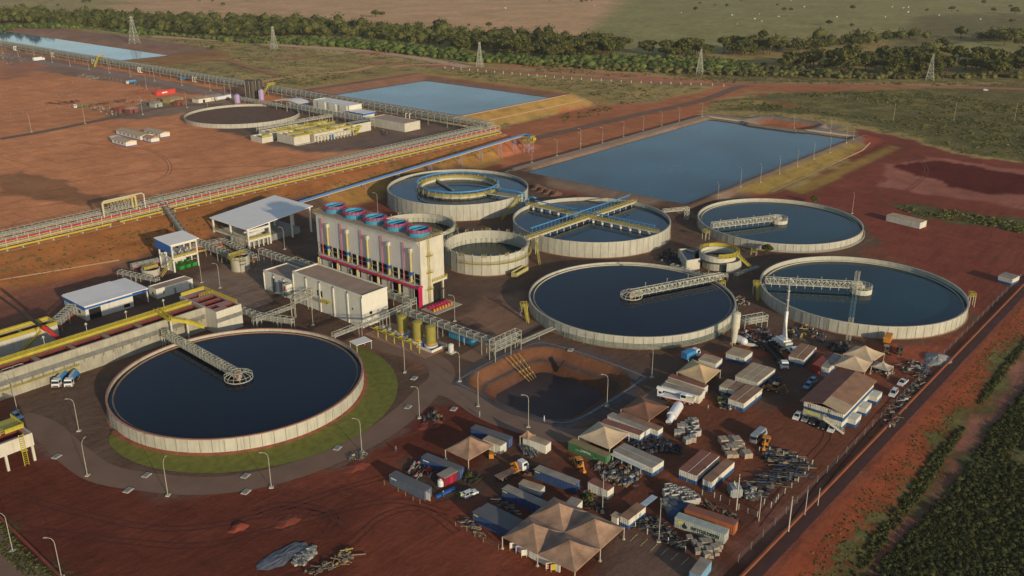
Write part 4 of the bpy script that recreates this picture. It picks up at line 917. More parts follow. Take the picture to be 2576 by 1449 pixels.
# small tanks
t = tank(202.5, 320, 3.8, 6.0, 5.2, 'small pale round tank with yellow deck beside the canopy hall', REDW, None, 24, False, th=.3, joints=False)
mb = MB(); mb.ring((0, 0), 3.9, 4.6, 5.2, 5.3, 24, 60, 260); mb.rail([(math.cos(R(v))*4.6, math.sin(R(v))*4.6, 5.3) for v in range(60, 261, 20)], 1.1, .12, 1.2); mb.box(-4, 4, .4, 2, 6.1, 6.25); mb.rail([(-3.6, .4, 6.2), (3.6, .4, 6.2)], 1.1, .12, 1); mb.rail([(-3.6, 2, 6.2), (3.6, 2, 6.2)], 1.1, .12, 1); mb.box(-3.6, 3.6, 1.98, 2.04, 6.3, 7.2)
for z in np.arange(.4, 5.2, .5): mb.ring((0, 0), 3.95, 4.05, z, z+.1, 6, 175, 200)
mb.build('deck', YELD, t)
t = tank(175.5, 342.8, 3.6, 2.4, 1.7, 'low pale round tank with yellow bridge left of the blue ended tower', REDW, None, 24, False, th=.3, joints=False)
mb = MB(); mb.box(-3, 3, -.8, .8, 2.6, 2.75); mb.rail([(-3, -.8, 2.7), (3, -.8, 2.7)], 1.2, .14, .8); mb.rail([(-3, .8, 2.7), (3, .8, 2.7)], 1.2, .14, .8); mb.box(-3, 3, -.83, -.77, 2.9, 3.7); mb.build('deck', YELD, t)
t = tank(375.4, 569.7, 39.2, 2.6, 1.2, 'low empty ring tank full of brown soil near the far plant', SOILB, None, 72, False, z0=8, skirt=False)
# ------------------------------------------------------------------ chemical silos, yellow frame, skip
for i, (s, q, h) in enumerate(((198.9, 205.5, 7.4), (198.6, 211.5, 7.4), (200, 220.5, 6.8))):
    t = thing('chemical_silo', ['olive vertical silo in the white bund nearest the lattice rack', 'middle olive silo behind the yellow frames', 'olive silo nearest the white electrical building'][i], 'silo', (s, q, .4), 0, 'olive chemical silos')
    MB().cyl((0, 0), 1.75, .8, h, 24).cyl((0, 0), 1.75, h, h+.6, 24, .6).build('shell', OLIVT, t, True)
    MB().cyl((0, 0), 2.3, 0, .8, 24).build('plinth', M('pale_blue_plinth', (.55, .60, .66), .7), t)
    MB().ring((0, 0), 1.74, 1.8, 1.1, 1.5, 24).build('band', ORA, t)
    mb = MB()
    for y in (-.25, .25): mb.bar((1.95, y, .8), (1.95, y, h+.7), .08)
    mb.build('ladder', CREAM, t)
t = thing('bund_wall', 'low white bund wall round the nearest olive silo', 'wall', (195.5, 201.8, 0)); mb = MB(); mb.box(0, 7, 0, .25, 0, 1.0); mb.box(0, 7, 7, 7.25, 0, 1.0); mb.box(0, .25, .25, 7, 0, 1.0); mb.box(6.75, 7, .25, 7, 0, 1.0); mb.build('wall', WHITE, t)
for i in range(6):
    b_ = [Z(1050, 870, x, y, 4.293) for x, y in ((248, 510), (350, 550), (452, 592), (557, 630), (660, 672), (768, 712))][i]
    g = G(b_, 0); names = ['yellow steel frame nearest the white electrical building', 'second yellow steel frame from the electrical building', 'third yellow steel frame from the electrical building', 'third yellow steel frame from the white bund', 'second yellow steel frame from the white bund', 'yellow steel frame nearest the white bund']
    t = thing('yellow_frame', names[i], 'steel frame', (g.x, g.y, 0), 0, 'yellow steel frames along the dosing pad')
    mb = MB(); mb.bar((0, 0, 0), (0, 0, 4.3), .3); mb.bar((0, 0, 4.2), (-.9, 1.9, 4.2), .3) if False else None
    mb.bar((.1, 0, 4.2), (-2.1, 0, 4.0), .28); mb.bar((0, 0, 3.0), (-1.1, 0, 4.1), .18); mb.bar((-.4, 0, 4.2), (-.4, 0, 4.3), .2); mb.build('post', YEL, t)
    mb = MB(); L_ = 5.6 if i else 0
    if L_: mb.bar((0, 0, 4.1), (0, L_, 4.1), .16); mb.bar((0, 0, 2.4), (0, L_, 2.4), .14); mb.bar((-2, 0, 4.05), (-2, L_, 4.05), .1); mb.bar((0, 0, 4.1), (-2, L_, 4.1), .09); mb.build('tie_beam', YEL, t)
t = thing('dosing_skid', 'row of grey and blue dosing pumps under the yellow frames', 'pumps', (197, 205, 0))
mb = MB(); mc = MB()
for i in range(8): y = 2+i*3.1; mb.cyl((1.6, y), .7, 0, 1.5, 10); mb.tube((0, y, .6), (3, y, .6), .15, 6); mc.box(.2, 3.2, y+.9, y+1.8, .1, 1.0)
mb.build('pump', PIPEG, t); mc.build('base', M('skid_blue', (.14, .2, .38), .5), t)
t = thing('dosing_pad', 'concrete pad under the yellow frames and silos', 'pad', (191.5, 200.8, 0)); MB().box(0, 13, 0, 30, -.05, .12).build('slab', tuple and albm('pad', (128, 98, 80), var=.12), t)
t = thing('waste_container', 'light blue open skip container behind the lattice rack', 'container', (210.5, 195.5, 0), R(88))
MB().box(0, 11, 0, 2.4, .3, 2.4).build('body', CYAN, t); mb = MB()
for i in range(12): mb.cut().box(.2+i*.95, .35+i*.95, -.08, 2.48, .35, 2.35)
mb.build('side_rib', LBLUE, t)
for i, (px, lab) in enumerate(((Z(1050, 870, 1165, 700, 4.293), 'white chemical drum tank at the pad corner'),)):
    g = G(px, 0); t = thing('drum_tank', lab, 'tank', (g.x, g.y, 0)); MB().cyl((0, 0), .95, .3, 2.9, 16).cyl((0, 0), .95, 2.9, 3.2, 16, .5).build('shell', M('white_plastic', (.62, .62, .58), .4, .1), t); MB().box(-1.3, 1.3, -1.3, 1.3, 0, .3).build('plinth', CONC, t)
# ------------------------------------------------------------------ pipe racks
def rack(name, label, pts, width, ztop, levels, bay, pipes, steel=GALV, zoff=0, t_=.2, diag=True, legs=3, top=True):
    """frames along a route; levels = beam heights above ground; pipes = (offset across, height, radius, material, name)"""
    P_ = [Vector((p[0], p[1], 0)) for p in pts]; t = thing(name, label, 'pipe rack', (P_[0].x, P_[0].y, zoff)); o = P_[0]
    mb = MB()
    for a, b in zip(P_[:-1], P_[1:]):
        d = (b-a); L_ = d.length; d.normalize(); sd = Vector((-d.y, d.x, 0))*width/2; n = max(1, int(round(L_/bay))); prev = None
        for i in range(n+1):
            c = a+d*L_*i/n-o
            for k in (-1, 1):
                if legs and (i % legs == 0 or i == n): mb.bar(c+sd*k, c+sd*k+Vector((0, 0, ztop)), t_)
                else: mb.bar(c+sd*k+Vector((0, 0, levels[0])), c+sd*k+Vector((0, 0, ztop)), t_)
            for z in levels: mb.bar(c-sd+Vector((0, 0, z)), c+sd+Vector((0, 0, z)), t_*.9)
            if top: mb.bar(c-sd+Vector((0, 0, ztop)), c+sd+Vector((0, 0, ztop)), t_*.9)
            if prev is not None:
                for k in (-1, 1):
                    for z in list(levels)+[ztop]: mb.bar(prev+sd*k+Vector((0, 0, z)), c+sd*k+Vector((0, 0, z)), t_*.8)
                    if diag and i % 2 == (k > 0): mb.bar(prev+sd*k+Vector((0, 0, levels[0])), c+sd*k+Vector((0, 0, ztop)), t_*.6)
            prev = c
    mb.build('frame', steel, t)
    for off, z, r, m, nm in pipes:
        pp = []
        for i, p in enumerate(P_):
            d0 = (P_[min(i+1, len(P_)-1)]-P_[max(i-1, 0)]).normalized(); sd = Vector((-d0.y, d0.x, 0)); pp.append(p-o+sd*off+Vector((0, 0, z)))
        MB().path(pp, r, 8).build(nm, m, t)
    return t
# rack 1 along the terrace edge
rack('pipe_rack', 'long grey pipe rack with red and yellow pipes along the terrace edge', [(60, 395.3), (451, 397.2)], 3.4, 5.0, (1.6, 3.2), 4.55,
     [(-1.3, 3.55, .32, RED, 'red_pipe'), (-.6, 3.5, .28, M('crimson2', (.42, .03, .06), .5), 'red_pipe'), (-1.2, 2.1, .3, PYEL, 'pale_pipe'), (-.3, 2.1, .3, PYEL, 'pale_pipe'), (.6, 1.9, .3, GALV, 'grey_pipe'), (1.2, 3.5, .25, PIPEG, 'grey_pipe')], CREAM, 8, .2, False)
rack('cable_rack', 'upper grey lattice of cable trays behind the red pipe rack', [(60, 400.0), (451, 402.3)], 3.2, 6.1, (4.6,), 3.0,
     [(-1, 4.9, .22, PIPEG, 'cable_tray'), (-.4, 4.9, .22, GALVD, 'cable_tray'), (.2, 4.9, .22, PIPEG, 'cable_tray'), (.9, 4.9, .22, GALVD, 'cable_tray')], GALV, 8, .17, False)
t = thing('ground_pipe', 'fat yellow pipe on low sleepers along the terrace edge', 'pipe', (0, 0, 8))
yp = [(139, 392.7, 1.0)]; x = 60
pts = [(60, 392.6, 1.0), (186, 392.7, 1.0)]; MB().path(pts, .42, 10).build('pipe', YEL, t); MB().path([(190, 392.9, 1.0), (212, 393.2, 1.0)], .42, 10).build('pipe', YEL, t); MB().path([(217, 393.2, 1.0), (450, 393.4, 1.0)], .42, 10).build('pipe', YEL, t)
for i in range(52): x = 122+i*6.3; MB().box(x, x+.5, 391.9, 393.9, 0, .6).build('sleeper', CONC, t)
# expansion gantry on rack 1
t = thing('pipe_gantry', 'tall pipe loop gantry with yellow risers standing on the long rack', 'gantry', (184.5, 395, 8))
mb = MB(); mb.path([(0, 0, 3), (0, 0, 10.2), (1, .1, 11), (19, .6, 11), (20, .6, 10.2), (20, .6, 3)], .28, 8); mb.build('white_pipe', CREAM, t)
MB().path([(1, 2.5, 3), (1, 2.5, 9.6), (17, 3, 9.6), (17, 3, 3)], .5, 10).path([(2, 3.8, 4), (2, 3.8, 9.9), (16, 4.2, 9.9), (16, 4.2, 4)], .4, 8).build('yellow_pipe', PYEL, t)
mb = MB(); mb.truss((5, 4, 5.4), (15, 4.4, 5.4), 2.4, 4.6, 6, .16); mb.build('frame', GALV, t)
# rack 2, going far away
rack('pipe_rack', 'very long dark pipe rack running to the upper left horizon', [(444.5, 398), (444.5, 560), (444.5, 1350)], 5.5, 8.0, (3.2, 5.4), 6.0,
     [(-2, 5.8, .4, GALV, 'grey_pipe'), (-.8, 5.8, .35, PIPEG, 'grey_pipe'), (.6, 5.8, .35, GALVD, 'grey_pipe'), (1.8, 5.8, .4, GALVD, 'grey_pipe'), (-1.8, 3.6, .35, GALVD, 'grey_pipe'), (.2, 3.6, .35, GALVD, 'grey_pipe'), (0, 8.1, .3, PIPEG, 'grey_pipe')], M('dull_rack_steel', (.30, .31, .26), .6, .15), 8, .26, True)
for i, px in enumerate((T(0, 0, 155, 490), T(0, 0, 540, 555), T(0, 0, 970, 625), T(0, 0, 1440, 705), T(0, 0, 1995, 800), T(1, 0, 1540, 1180))):
    g = G(px, 11.5); t = thing('expansion_loop', ['white pipe loop on the far rack nearest the left edge', 'cream pipe loop second from the left on the far rack', 'white pipe loop left of the yellow stair on the far rack', 'white pipe loop between yellow stair and dark silos', 'white pipe loop on the far rack left of the dark silos', 'white pipe loop on the rack above the low brown roofed building'][i], 'pipe loop', (441.2, g.y, 8), 0, 'white loops on the long rack')
    for k in (0, 1.9): MB().path([(0, k*2, 5.5), (-1.6, k*2, 5.5), (-1.6, k*2, 1.6), (0, k*2, 1.6), (0, k*2+1, 1.6)], .32, 8).build('loop', CREAM if i % 3 else M('loop_white', (.8, .8, .72), .5), t)
for i, (a, b) in enumerate(((T(0, 0, 1020, 580), T(0, 0, 1090, 680)), (T(1, 0, 180, 860), T(1, 0, 300, 985)))):
    q0 = G(a, 16).y; t = thing('crossover_stair', ['yellow crossover stair over the far end of the long rack', 'yellow crossover stair over the rack by the dark silos'][i], 'stair', (444.5, q0, 8))
    mb = MB(); mb.bar((3.5, 0, 9.0), (-3.2, 0, 9.0), 2.0, .4); mb.bar((-3.2, 0, 9.0), (-13 if i else -10, -4, .3), 1.6, .7)
    mb.rail([(3.5, -1, 9.2), (-3.2, -1, 9.2), (-12 if i else -9, -5, .5)], 1.2, .2, 2); mb.rail([(3.5, 1, 9.2), (-3.2, 1, 9.2)], 1.2, .2, 2); mb.build('flight', YEL, t)
# racks inside the plant (routes given by survey points at their tops)
def R2(pts, z): return [(G(p, z).x, G(p, z).y) for p in pts]
GP = [(-.6, 2.4, .14, PIPEG, 'pipe'), (-.2, 2.4, .12, GALVD, 'pipe'), (.3, 2.4, .14, PIPEG, 'pipe'), (.7, 2.4, .1, GALVD, 'pipe')]
def grid(zs, r=.13, w=.8): return [(o, z+.2, r, (PIPEG, GALVD, CREAM)[(i+j) % 3], 'pipe') for j, z in enumerate(zs) for i, o in enumerate((-w, -w/3, w/3, w))]
a, b = G(Z(1050, 870, 545, 175, 4.293), 6.4), G(Z(1050, 870, 1640, 545, 4.293), 6.4)
rack('pipe_rack', 'grey lattice rack beside the olive silos and blue skip', [(206.5, a.y+4), (206.5, b.y)], 2.4, 6.4, (4.6,), 3.4, grid((4.6, 5.6), .16, .9), GALV, 0, .17)
rack('pipe_rack', 'tall double lattice rack at the corner of the lined basin', R2([(1238, 857), (1303, 828)], 7.2), 2.6, 7.2, (3.6, 5.6), 2.6, grid((3.6, 5.6), .16, .9), GALV, 0, .18)
rack('pipe_rack', 'low pipe sleeper rack from the basin corner to the pipe footed tank', R2([(1306, 862), (1395, 823)], 1.6), 1.6, 1.7, (1.3,), 3.2, grid((1.3,), .14, .6), GALV, 0, .14, False)
rack('pipe_rack', 'lattice rack between the electrical building and the cooling tower', [(214.5, 230), (214.5, 300)], 3.0, 6.5, (4.2, 5.4), 4.2, grid((4.2, 5.4), .18, 1.1), GALV, 0, .17)
rack('pipe_rack', 'lattice rack passing the near wall of the tall electrical building', R2([(838, 838), (905, 812), (975, 785), (1030, 760)], 6.5), 1.6, 6.5, (5.2,), 3.4, grid((5.2,), .15, .6), GALV, 0, .15)
rack('pipe_rack', 'lattice pipe bridge from the canopy hall to the cooling tower', R2([(655, 625), (790, 672), (900, 700)], 7.0), 2.4, 7.0, (5.0,), 3.0, grid((5.0, 6.0), .16, .9)+[(0, 4.2, .3, RED, 'red_pipe')], GALV, 0, .17)
rack('pipe_rack', 'lattice rack from the blue ended tower toward the canopy hall', R2([(492, 600), (560, 625), (612, 652)], 6.0), 2.2, 6.0, (3.4, 4.8), 3.0, grid((3.4, 4.8), .15, .8), GALV, 0, .16)
rack('pipe_rack', 'lattice rack behind the blue ended tower toward the slope', R2([(470, 618), (560, 600), (640, 640)], 5.0), 2.0, 5.0, (3.6,), 3.0, grid((3.6,), .15, .8)+[(.2, 2.6, .3, RED, 'red_pipe'), (-.5, 1.6, .5, YELD, 'yellow_pipe')], GALV, 0, .15)
rack('pipe_rack', 'row of white portal frames left of the low round tank', R2([(300, 680), (345, 690), (395, 700)], 3.6), 2.4, 3.6, (2.6,), 2.4, grid((2.6,), .14, .9), GALV, 0, .18, False)
rack('pipe_rack', 'pipe rack tangle behind the white workshop', R2([(330, 665), (420, 645)], 3.4), 2.4, 3.4, (2.2,), 2.6, grid((2.2, 3.0), .14, .9)+[(.5, 1.4, .22, RED, 'red_pipe')], GALVD, 0, .16)
rack('pipe_rack', 'lattice rack from the square basins toward the electrical building', R2([(598, 770), (650, 788), (735, 800)], 5.0), 2.0, 5.0, (3.2, 4.2), 2.7, grid((3.2, 4.2), .14, .7), GALV, 0, .16)
rack('pipe_rack', 'high pipe bridge beside the low white block', R2([(735, 745), (790, 722)], 8.0), 2.0, 8.2, (5.2, 6.8), 2.6, grid((5.2, 6.8), .15, .7), GALV, 0, .17)
rack('pipe_rack', 'short lattice rack joining the pipe bridge to the basins', R2([(640, 800), (735, 765)], 5.2), 1.8, 5.2, (4.0,), 2.8, grid((4.0,), .14, .6), GALV, 0, .15)
rack('pipe_rack', 'stack of white pipe frames left of the workshop gable', R2([(142, 800), (180, 765)], 5.0), 2.6, 5.0, (2.5, 3.8), 2.2, grid((2.5, 3.8), .15, .8)+[(0, 1.0, .3, RED, 'red_pipe')], GALV, 0, .17)
rack('pipe_rack', 'lattice rack at the left edge below the basin row', R2([(-20, 945), (60, 918)], 8.0), 2.4, 8.2, (5.0, 6.6), 2.8, grid((5.0, 6.6), .16, .8), GALV, 0, .18)
rack('pipe_rack', 'pipe frames beside the small clarifier', R2([(1690, 665), (1770, 690), (1830, 690)], 2.6), 1.6, 2.8, (1.8,), 2.6, grid((1.8,), .16, .5), CREAM, 0, .15, False)
rack('pipe_rack', 'cream pipe loop frames between the two right hand tanks', R2([(1868, 800), (1925, 790)], 4.4), 3.0, 4.6, (2.4, 3.4), 2.4, grid((2.4, 3.4), .18, 1.0), CREAM, 0, .18, False)
rack('pipe_rack', 'low sloping dark pipe rack in the shade right of the small clarifier', R2([(1850, 690), (1905, 668)], 2.4), 1.6, 2.4, (1.8,), 2.8, grid((1.8,), .15, .5), GALVD, 0, .14)
rack('pipe_bridge', 'white lattice pipe bridge at the pond corner between two round tanks', R2([(1668, 527), (1732, 521)], 5.4), 1.8, 5.4, (4.2,), 2.6, grid((4.2,), .14, .6), CREAM, 0, .17, True, False)
t = thing('trestle', 'white lattice tower carrying the pipe bridge at the pond corner', 'trestle', G((1726, 552), 0)); mb = MB()
mb.truss((-.9, 0, 0), (-.9, 0, .01), 1, 1, 1) if False else None
for k in (-.8, .8):
    for j in (-.8, .8): mb.bar((k, j, 0), (k, j, 5), .18)
    for z in (0, 1.7, 3.4): mb.bar((k, -.8, z), (k, .8, z+1.7), .12); mb.bar((-.8, k, z), (.8, k, z+1.7), .12)
mb.build('frame', CREAM, t)
# conveyor / stair down the slope
t = thing('slope_bridge', 'grey enclosed pipe bridge dropping down the slope from the long rack', 'pipe bridge'); a = G((397, 497), 12.5); b = G((462, 590), 5.0)
mb = MB(); mb.truss(a, b, 2.4, 1.5, 10, .2); mb.build('truss', GALVD, t)
d = (b-a).normalized(); sd = Vector((-d.y, d.x, 0)).normalized()
for k in (-.8, -.3, .2, .7): MB().tube(a+sd*k+Vector((0, 0, .5)), b+sd*k+Vector((0, 0, .5)), .2, 8).build('pipe', GALV if k > 0 else GALVD, t)
mb = MB()
for f in (.0, .35, .7, 1.0): p = a+(b-a)*f; z = float(HT(p.x, p.y)); mb.bar(p+sd, (p.x+sd.x, p.y+sd.y, z), .22); mb.bar(p-sd, (p.x-sd.x, p.y-sd.y, z), .22)
mb.build('leg', CREAM, t)
# blue pipe bridge with end tower
a = G(T(1, 1, 430, 592), 4.5); b = G((1322, 339), 10.5); t = thing('blue_pipe_bridge', 'long sloping blue pipe bridge behind the ring tank', 'pipe bridge')
d = (b-a).normalized(); sd = Vector((-d.y, d.x, 0)).normalized()
MB().bar(a+Vector((0, 0, .5)), b+Vector((0, 0, .5)), 1.0, .75).build('blue_pipe', M('blue_duct', (.09, .22, .52), .4, .06), t)
MB().bar(a-sd*1.0, b-sd*1.0, .3).bar(a+sd*.9, b+sd*.9, .25).build('rail', CREAM, t)
mb = MB()
for f in (.10, .24, .38, .52, .66, .76, .86, .94):
    p = a+(b-a)*f; z = float(HT(p.x, p.y))
    for k in (-1, 1): mb.bar(p+sd*k*.6, (p.x+sd.x*k*1.7, p.y+sd.y*k*1.7, z), .2); mb.bar(p+sd*k*.6+Vector((0, 0, -1)), (p.x-sd.x*k*1.5, p.y-sd.y*k*1.5, z+.8), .12)
mb.build('trestle', M('lilac_steel', (.36, .30, .42), .5, .1), t)
g = G((1329, 384), 0); t = thing('transfer_tower', 'yellow and blue steel tower at the end of the blue pipe bridge', 'tower', (g.x, g.y, float(HT(g.x, g.y))))
mb = MB()
for x in (-2, 2):
    for y in (-2, 2): mb.bar((x, y, 0), (x, y, 10), .3)
for z in (3.3, 6.6, 9.6):
    for y in (-2, 2): mb.bar((-2, y, z), (2, y, z), .25)
    for x in (-2, 2): mb.bar((x, -2, z), (x, 2, z), .25); mb.bar((x, -2, z-3.3), (x, 2, z), .15)
mb.build('frame', M('lilac_steel', (.36, .30, .42)), t)
mb = MB()
for z, w_ in ((6.6, 3), (9.6, 3)): mb.box(-w_, w_, -w_, w_, z, z+.15); mb.rail([(-w_, -w_, z), (w_, -w_, z), (w_, w_, z), (-w_, w_, z), (-w_, -w_, z)], 1.2, .18, 1.2)
mb.box(2, 5, -2, 1, 7.4, 9); mb.build('platform', YEL, t); MB().box(-2, 1.4, -1, 1, 10.2, 11.4).build('head_box', BLUE, t)
# ------------------------------------------------------------------ far plant on the terrace
def ex_fw(t, a, b, h):
    for y0 in (2, 14, 26): MB().box(-.6, 0, y0, y0+8, 0, h-.4).build('wall_panel', WHITE, t)
    MB().box(-.65, -.6, 23, 25, .6, 3).build('window', LBLUE, t); MB().rail([(-1.4, 34, 1.6), (-1.4, 18, 1.6)], 1.1, .14, 1.5).build('handrail', YEL, t)
flatbldg('process_building', 'large white windowless building of the far plant', 423, 434.5, 511, 551, 8.6, WHITE, WROOF, z0=8, extras=ex_fw, par=.4)
t = flatbldg('blue_banded_building', 'small white building with blue roof band in the far plant', 421, 431, 494, 509, 4.6, WHITE, WROOF, z0=8, par=.2)
MB().box(-.9, 10.9, -.9, 15.9, 4.3, 5.4).build('roof_band', BLUE, t); MB().box(-.8, 10.8, -.8, 15.8, 5.4, 5.5).build('roof_top', WROOF, t)
flatbldg('low_building', 'low cream building with pinkish flat roof near the rack corner', 414, 428, 445.5, 480, 5.6, CONC2, M('pink_roof', (.46, .32, .25), .9, .1), z0=8, par=.3)
t = thing('sediment_complex', 'cream concrete filter complex with open channels and yellow rails in the far plant', 'basins', (342, 465, 8))
mb = MB(); mb.box(0, 48, 0, 21, 0, .2); mb.build('base', CONC2, t)
def cbox(x0, x1, y0, y1, h, nm='basin_wall'):
    m_ = MB(); m_.box(x0, x1, y0, y0+.5, 0, h); m_.box(x0, x1, y1-.5, y1, 0, h); m_.box(x0, x0+.5, y0+.5, y1-.5, 0, h); m_.box(x1-.5, x1, y0+.5, y1-.5, 0, h); o = m_.build(nm, CONC2, t)
    MB().box(x0+.5, x1-.5, y0+.5, y1-.5, h-1.4, h-1.2).build('channel_floor', CONCW, t)
    m_ = MB(); n = max(1, int((x1-x0)/4))
    for i in range(1, n): x = x0+(x1-x0)*i/n; m_.box(x-.2, x+.2, y0+.5, y1-.5, h-1.3, h-.05)
    m_.build('divider', CONC2, t)
cbox(0, 12, 2, 19, 5.4); cbox(14, 30, 0, 8, 5.2); cbox(14, 30, 8.2, 26, 4.8); cbox(32, 46, 3, 10, 5.0); cbox(32, 46, 10.2, 28, 4.8); cbox(-9, -1, 22, 34, 3.4); cbox(0, 30, 27, 38, 4.4)
mb = MB()
for y in (1, 8.6, 19, 26.4): mb.rail([(0, y, 5.2), (46, y, 5.2)], 1.2, .16, 2); mb.box(0, 46, y-.05, y+.05, 5.3, 5.8)
for x in (13, 31): mb.rail([(x, 0, 5.3), (x, 30, 5.3)], 1.2, .16, 2); mb.box(x-.05, x+.05, 0, 30, 5.3, 6.1)
mb.bar((44, -3, .4), (50, -1, 5.2), 1.6, .8); mb.bar((38, -3, 5), (50, -3, 5), 1.2, .8); mb.box(-8, -2, 23, 24, 3.4, 4.4); mb.build('handrail', YEL, t)
mb = MB()
for i in range(12): mb.box(14.5+i*2.6, 14.9+i*2.6, -2.6, -2.2, 0, 3.6)
mb.box(14, 46, -2.8, -2, 3.6, 4.0); mb.build('colonnade', CONC2, t)
MB().box(26, 28, -1.2, -.1, 0, 3).build('blue_door', BLUE, t)
mb = MB(); mb.box(46.5, 62, 2, 3, 0, 6.2); mb.box(46.5, 62, 10, 11, 0, 6.2); mb.box(46.5, 62, 2, 11, 5.8, 6.2); mb.build('pump_hall', CONC2, t)
rack('pipe_rack', 'lattice rack between the far filter complex and the white building', [(408, 470), (408, 560)], 3.6, 7.4, (4.4, 6), 4.2, grid((4.4, 6), .22, 1.2), GALV, 8, .2)
rack('pipe_rack', 'lattice rack between the ring tank and the far filter complex', [(345, 508), (404, 508)], 3.0, 5.6, (4.2,), 4.2, grid((4.2,), .2, 1.0), CREAM, 8, .2)
rack('pipe_rack', 'lattice rack behind the low ring tank', [(408, 560), (408, 625)], 3.0, 5.0, (3.6,), 4.2, grid((3.6,), .2, 1.0), GALV, 8, .2)
t = thing('curved_canopy', 'pale curved canopy over a dark blue block in the far plant', 'canopy', (416, 559, 8)); vs = []
for i in range(13): y = i*2.45; z = 6.3-2.2*math.cos(math.pi*(i/12-.45)) if False else 4.6+2.0*math.sin(math.pi*min(1, i/12+.1)); vs += [(0, y, z), (11, y, z), (11, y, z+.3), (0, y, z+.3)]
MB().add(vs, [f for i in range(12) for f in ((4*i+3, 4*i+2, 4*i+6, 4*i+7), (4*i, 4*i+4, 4*i+5, 4*i+1), (4*i, 4*i+3, 4*i+7, 4*i+4), (4*i+1, 4*i+5, 4*i+6, 4*i+2))]).build('roof', WROOF, t)
MB().box(.5, 10.5, .6, 8, 0, 4.6).build('block', M('navy_block', (.03, .07, .16), .5), t); MB().box(1, 1.4, 12, 12.4, 0, 6).box(1, 1.4, 22, 22.4, 0, 6).box(1, 1.4, 28.6, 29, 0, 5).build('post', GALV, t)
for i, (s, q, r, h, m_, lab) in enumerate(((423.5, 631, 2.6, 14.5, M('dark_silo', (.07, .055, .045), .5), 'dark tall silo at the left of the pair by the long rack'), (424.5, 627, 2.6, 14.5, MATS['dark_silo'], 'middle dark tall silo by the long rack'), (428.8, 624.5, 2.6, 14.8, MATS['dark_silo'], 'dark tall silo at the right of the group by the long rack'), (424, 615.5, 1.9, 8.6, PURP, 'lilac silo standing right of the dark silos'), (404.5, 618.5, 1.9, 7, PURP, 'lilac silo left of the dark silos'))):
    t = thing('tall_silo', lab, 'silo', (s, q, 8)); MB().cyl((0, 0), r, 1.2, h, 20).cyl((0, 0), r, h, h+1, 20, .4).build('shell', m_, t, True); mb = MB()
    for k in range(4): a = math.pi/4+math.pi*k/2; mb.bar((math.cos(a)*r*.8, math.sin(a)*r*.8, 0), (math.cos(a)*r*.8, math.sin(a)*r*.8, 1.3), .3)
    mb.bar((-r-.3, 0, 0), (-r-.3, 0, h), .25); mb.build('leg', GALV, t)
# site huts with beige ridged roofs
def hut(name, label, s0, s1, q0, q1, h, rise, roofm, z0, wins=0, base=BLUE):
    """gabled hut, ridge along the longer side"""
    t = thing(name, label, 'hut', (s0, q0, z0)); a, b = s1-s0, q1-q0; lng = b >= a
    MB().box(0, a, 0, b, .5, h).build('wall', WHITE, t); MB().box(-.03, a+.03, -.03, b+.03, 0, .5).build('plinth', base, t)
    o = .5
    if lng: vs = [(-o, -o, h), (a+o, -o, h), (a+o, b+o, h), (-o, b+o, h), (a/2, -o, h+rise), (a/2, b+o, h+rise)]; fs = [(0, 4, 5, 3), (4, 1, 2, 5), (0, 1, 4), (2, 3, 5), (3, 2, 1, 0)]
    else: vs = [(-o, -o, h), (a+o, -o, h), (a+o, b+o, h), (-o, b+o, h), (-o, b/2, h+rise), (a+o, b/2, h+rise)]; fs = [(0, 1, 5, 4), (4, 5, 2, 3), (0, 4, 3), (1, 2, 5), (3, 2, 1, 0)]
    MB().add(vs, fs).build('roof', roofm, t)
    for i in range(wins): y = (b if not lng else b)*(i+1)/(wins+1); MB().box(-.06, 0, y-.6, y+.6, 1.2, 2.3).build('window', GLASS, t)
    return t
BEI = M('beige_roof', (.60, .45, .29), .8, .08, .3, dust=.2)
hut('site_hut', 'long beige roofed hut in the middle of the isolated hut group', 288, 296.5, 551, 581, 2.9, 1.0, BEI, 8, 5)
hut('site_hut', 'beige roofed hut with gable to the right in the isolated hut group', 300.5, 307, 549, 569, 2.9, 1.0, BEI, 8, 3)
hut('site_hut', 'nearest beige roofed hut with round vents in the isolated hut group', 273, 280, 541, 558, 2.9, .9, BEI, 8, 3)
hut('site_hut', 'small flat white hut at the left of the isolated hut group', 276, 281, 559.5, 566, 2.5, .3, WROOF, 8, 1)
hut('site_hut', 'small brown roofed pavilion at the right of the isolated hut group', 289, 294.5, 540, 549, 2.7, 1.2, DUSTROOF, 8, 1)
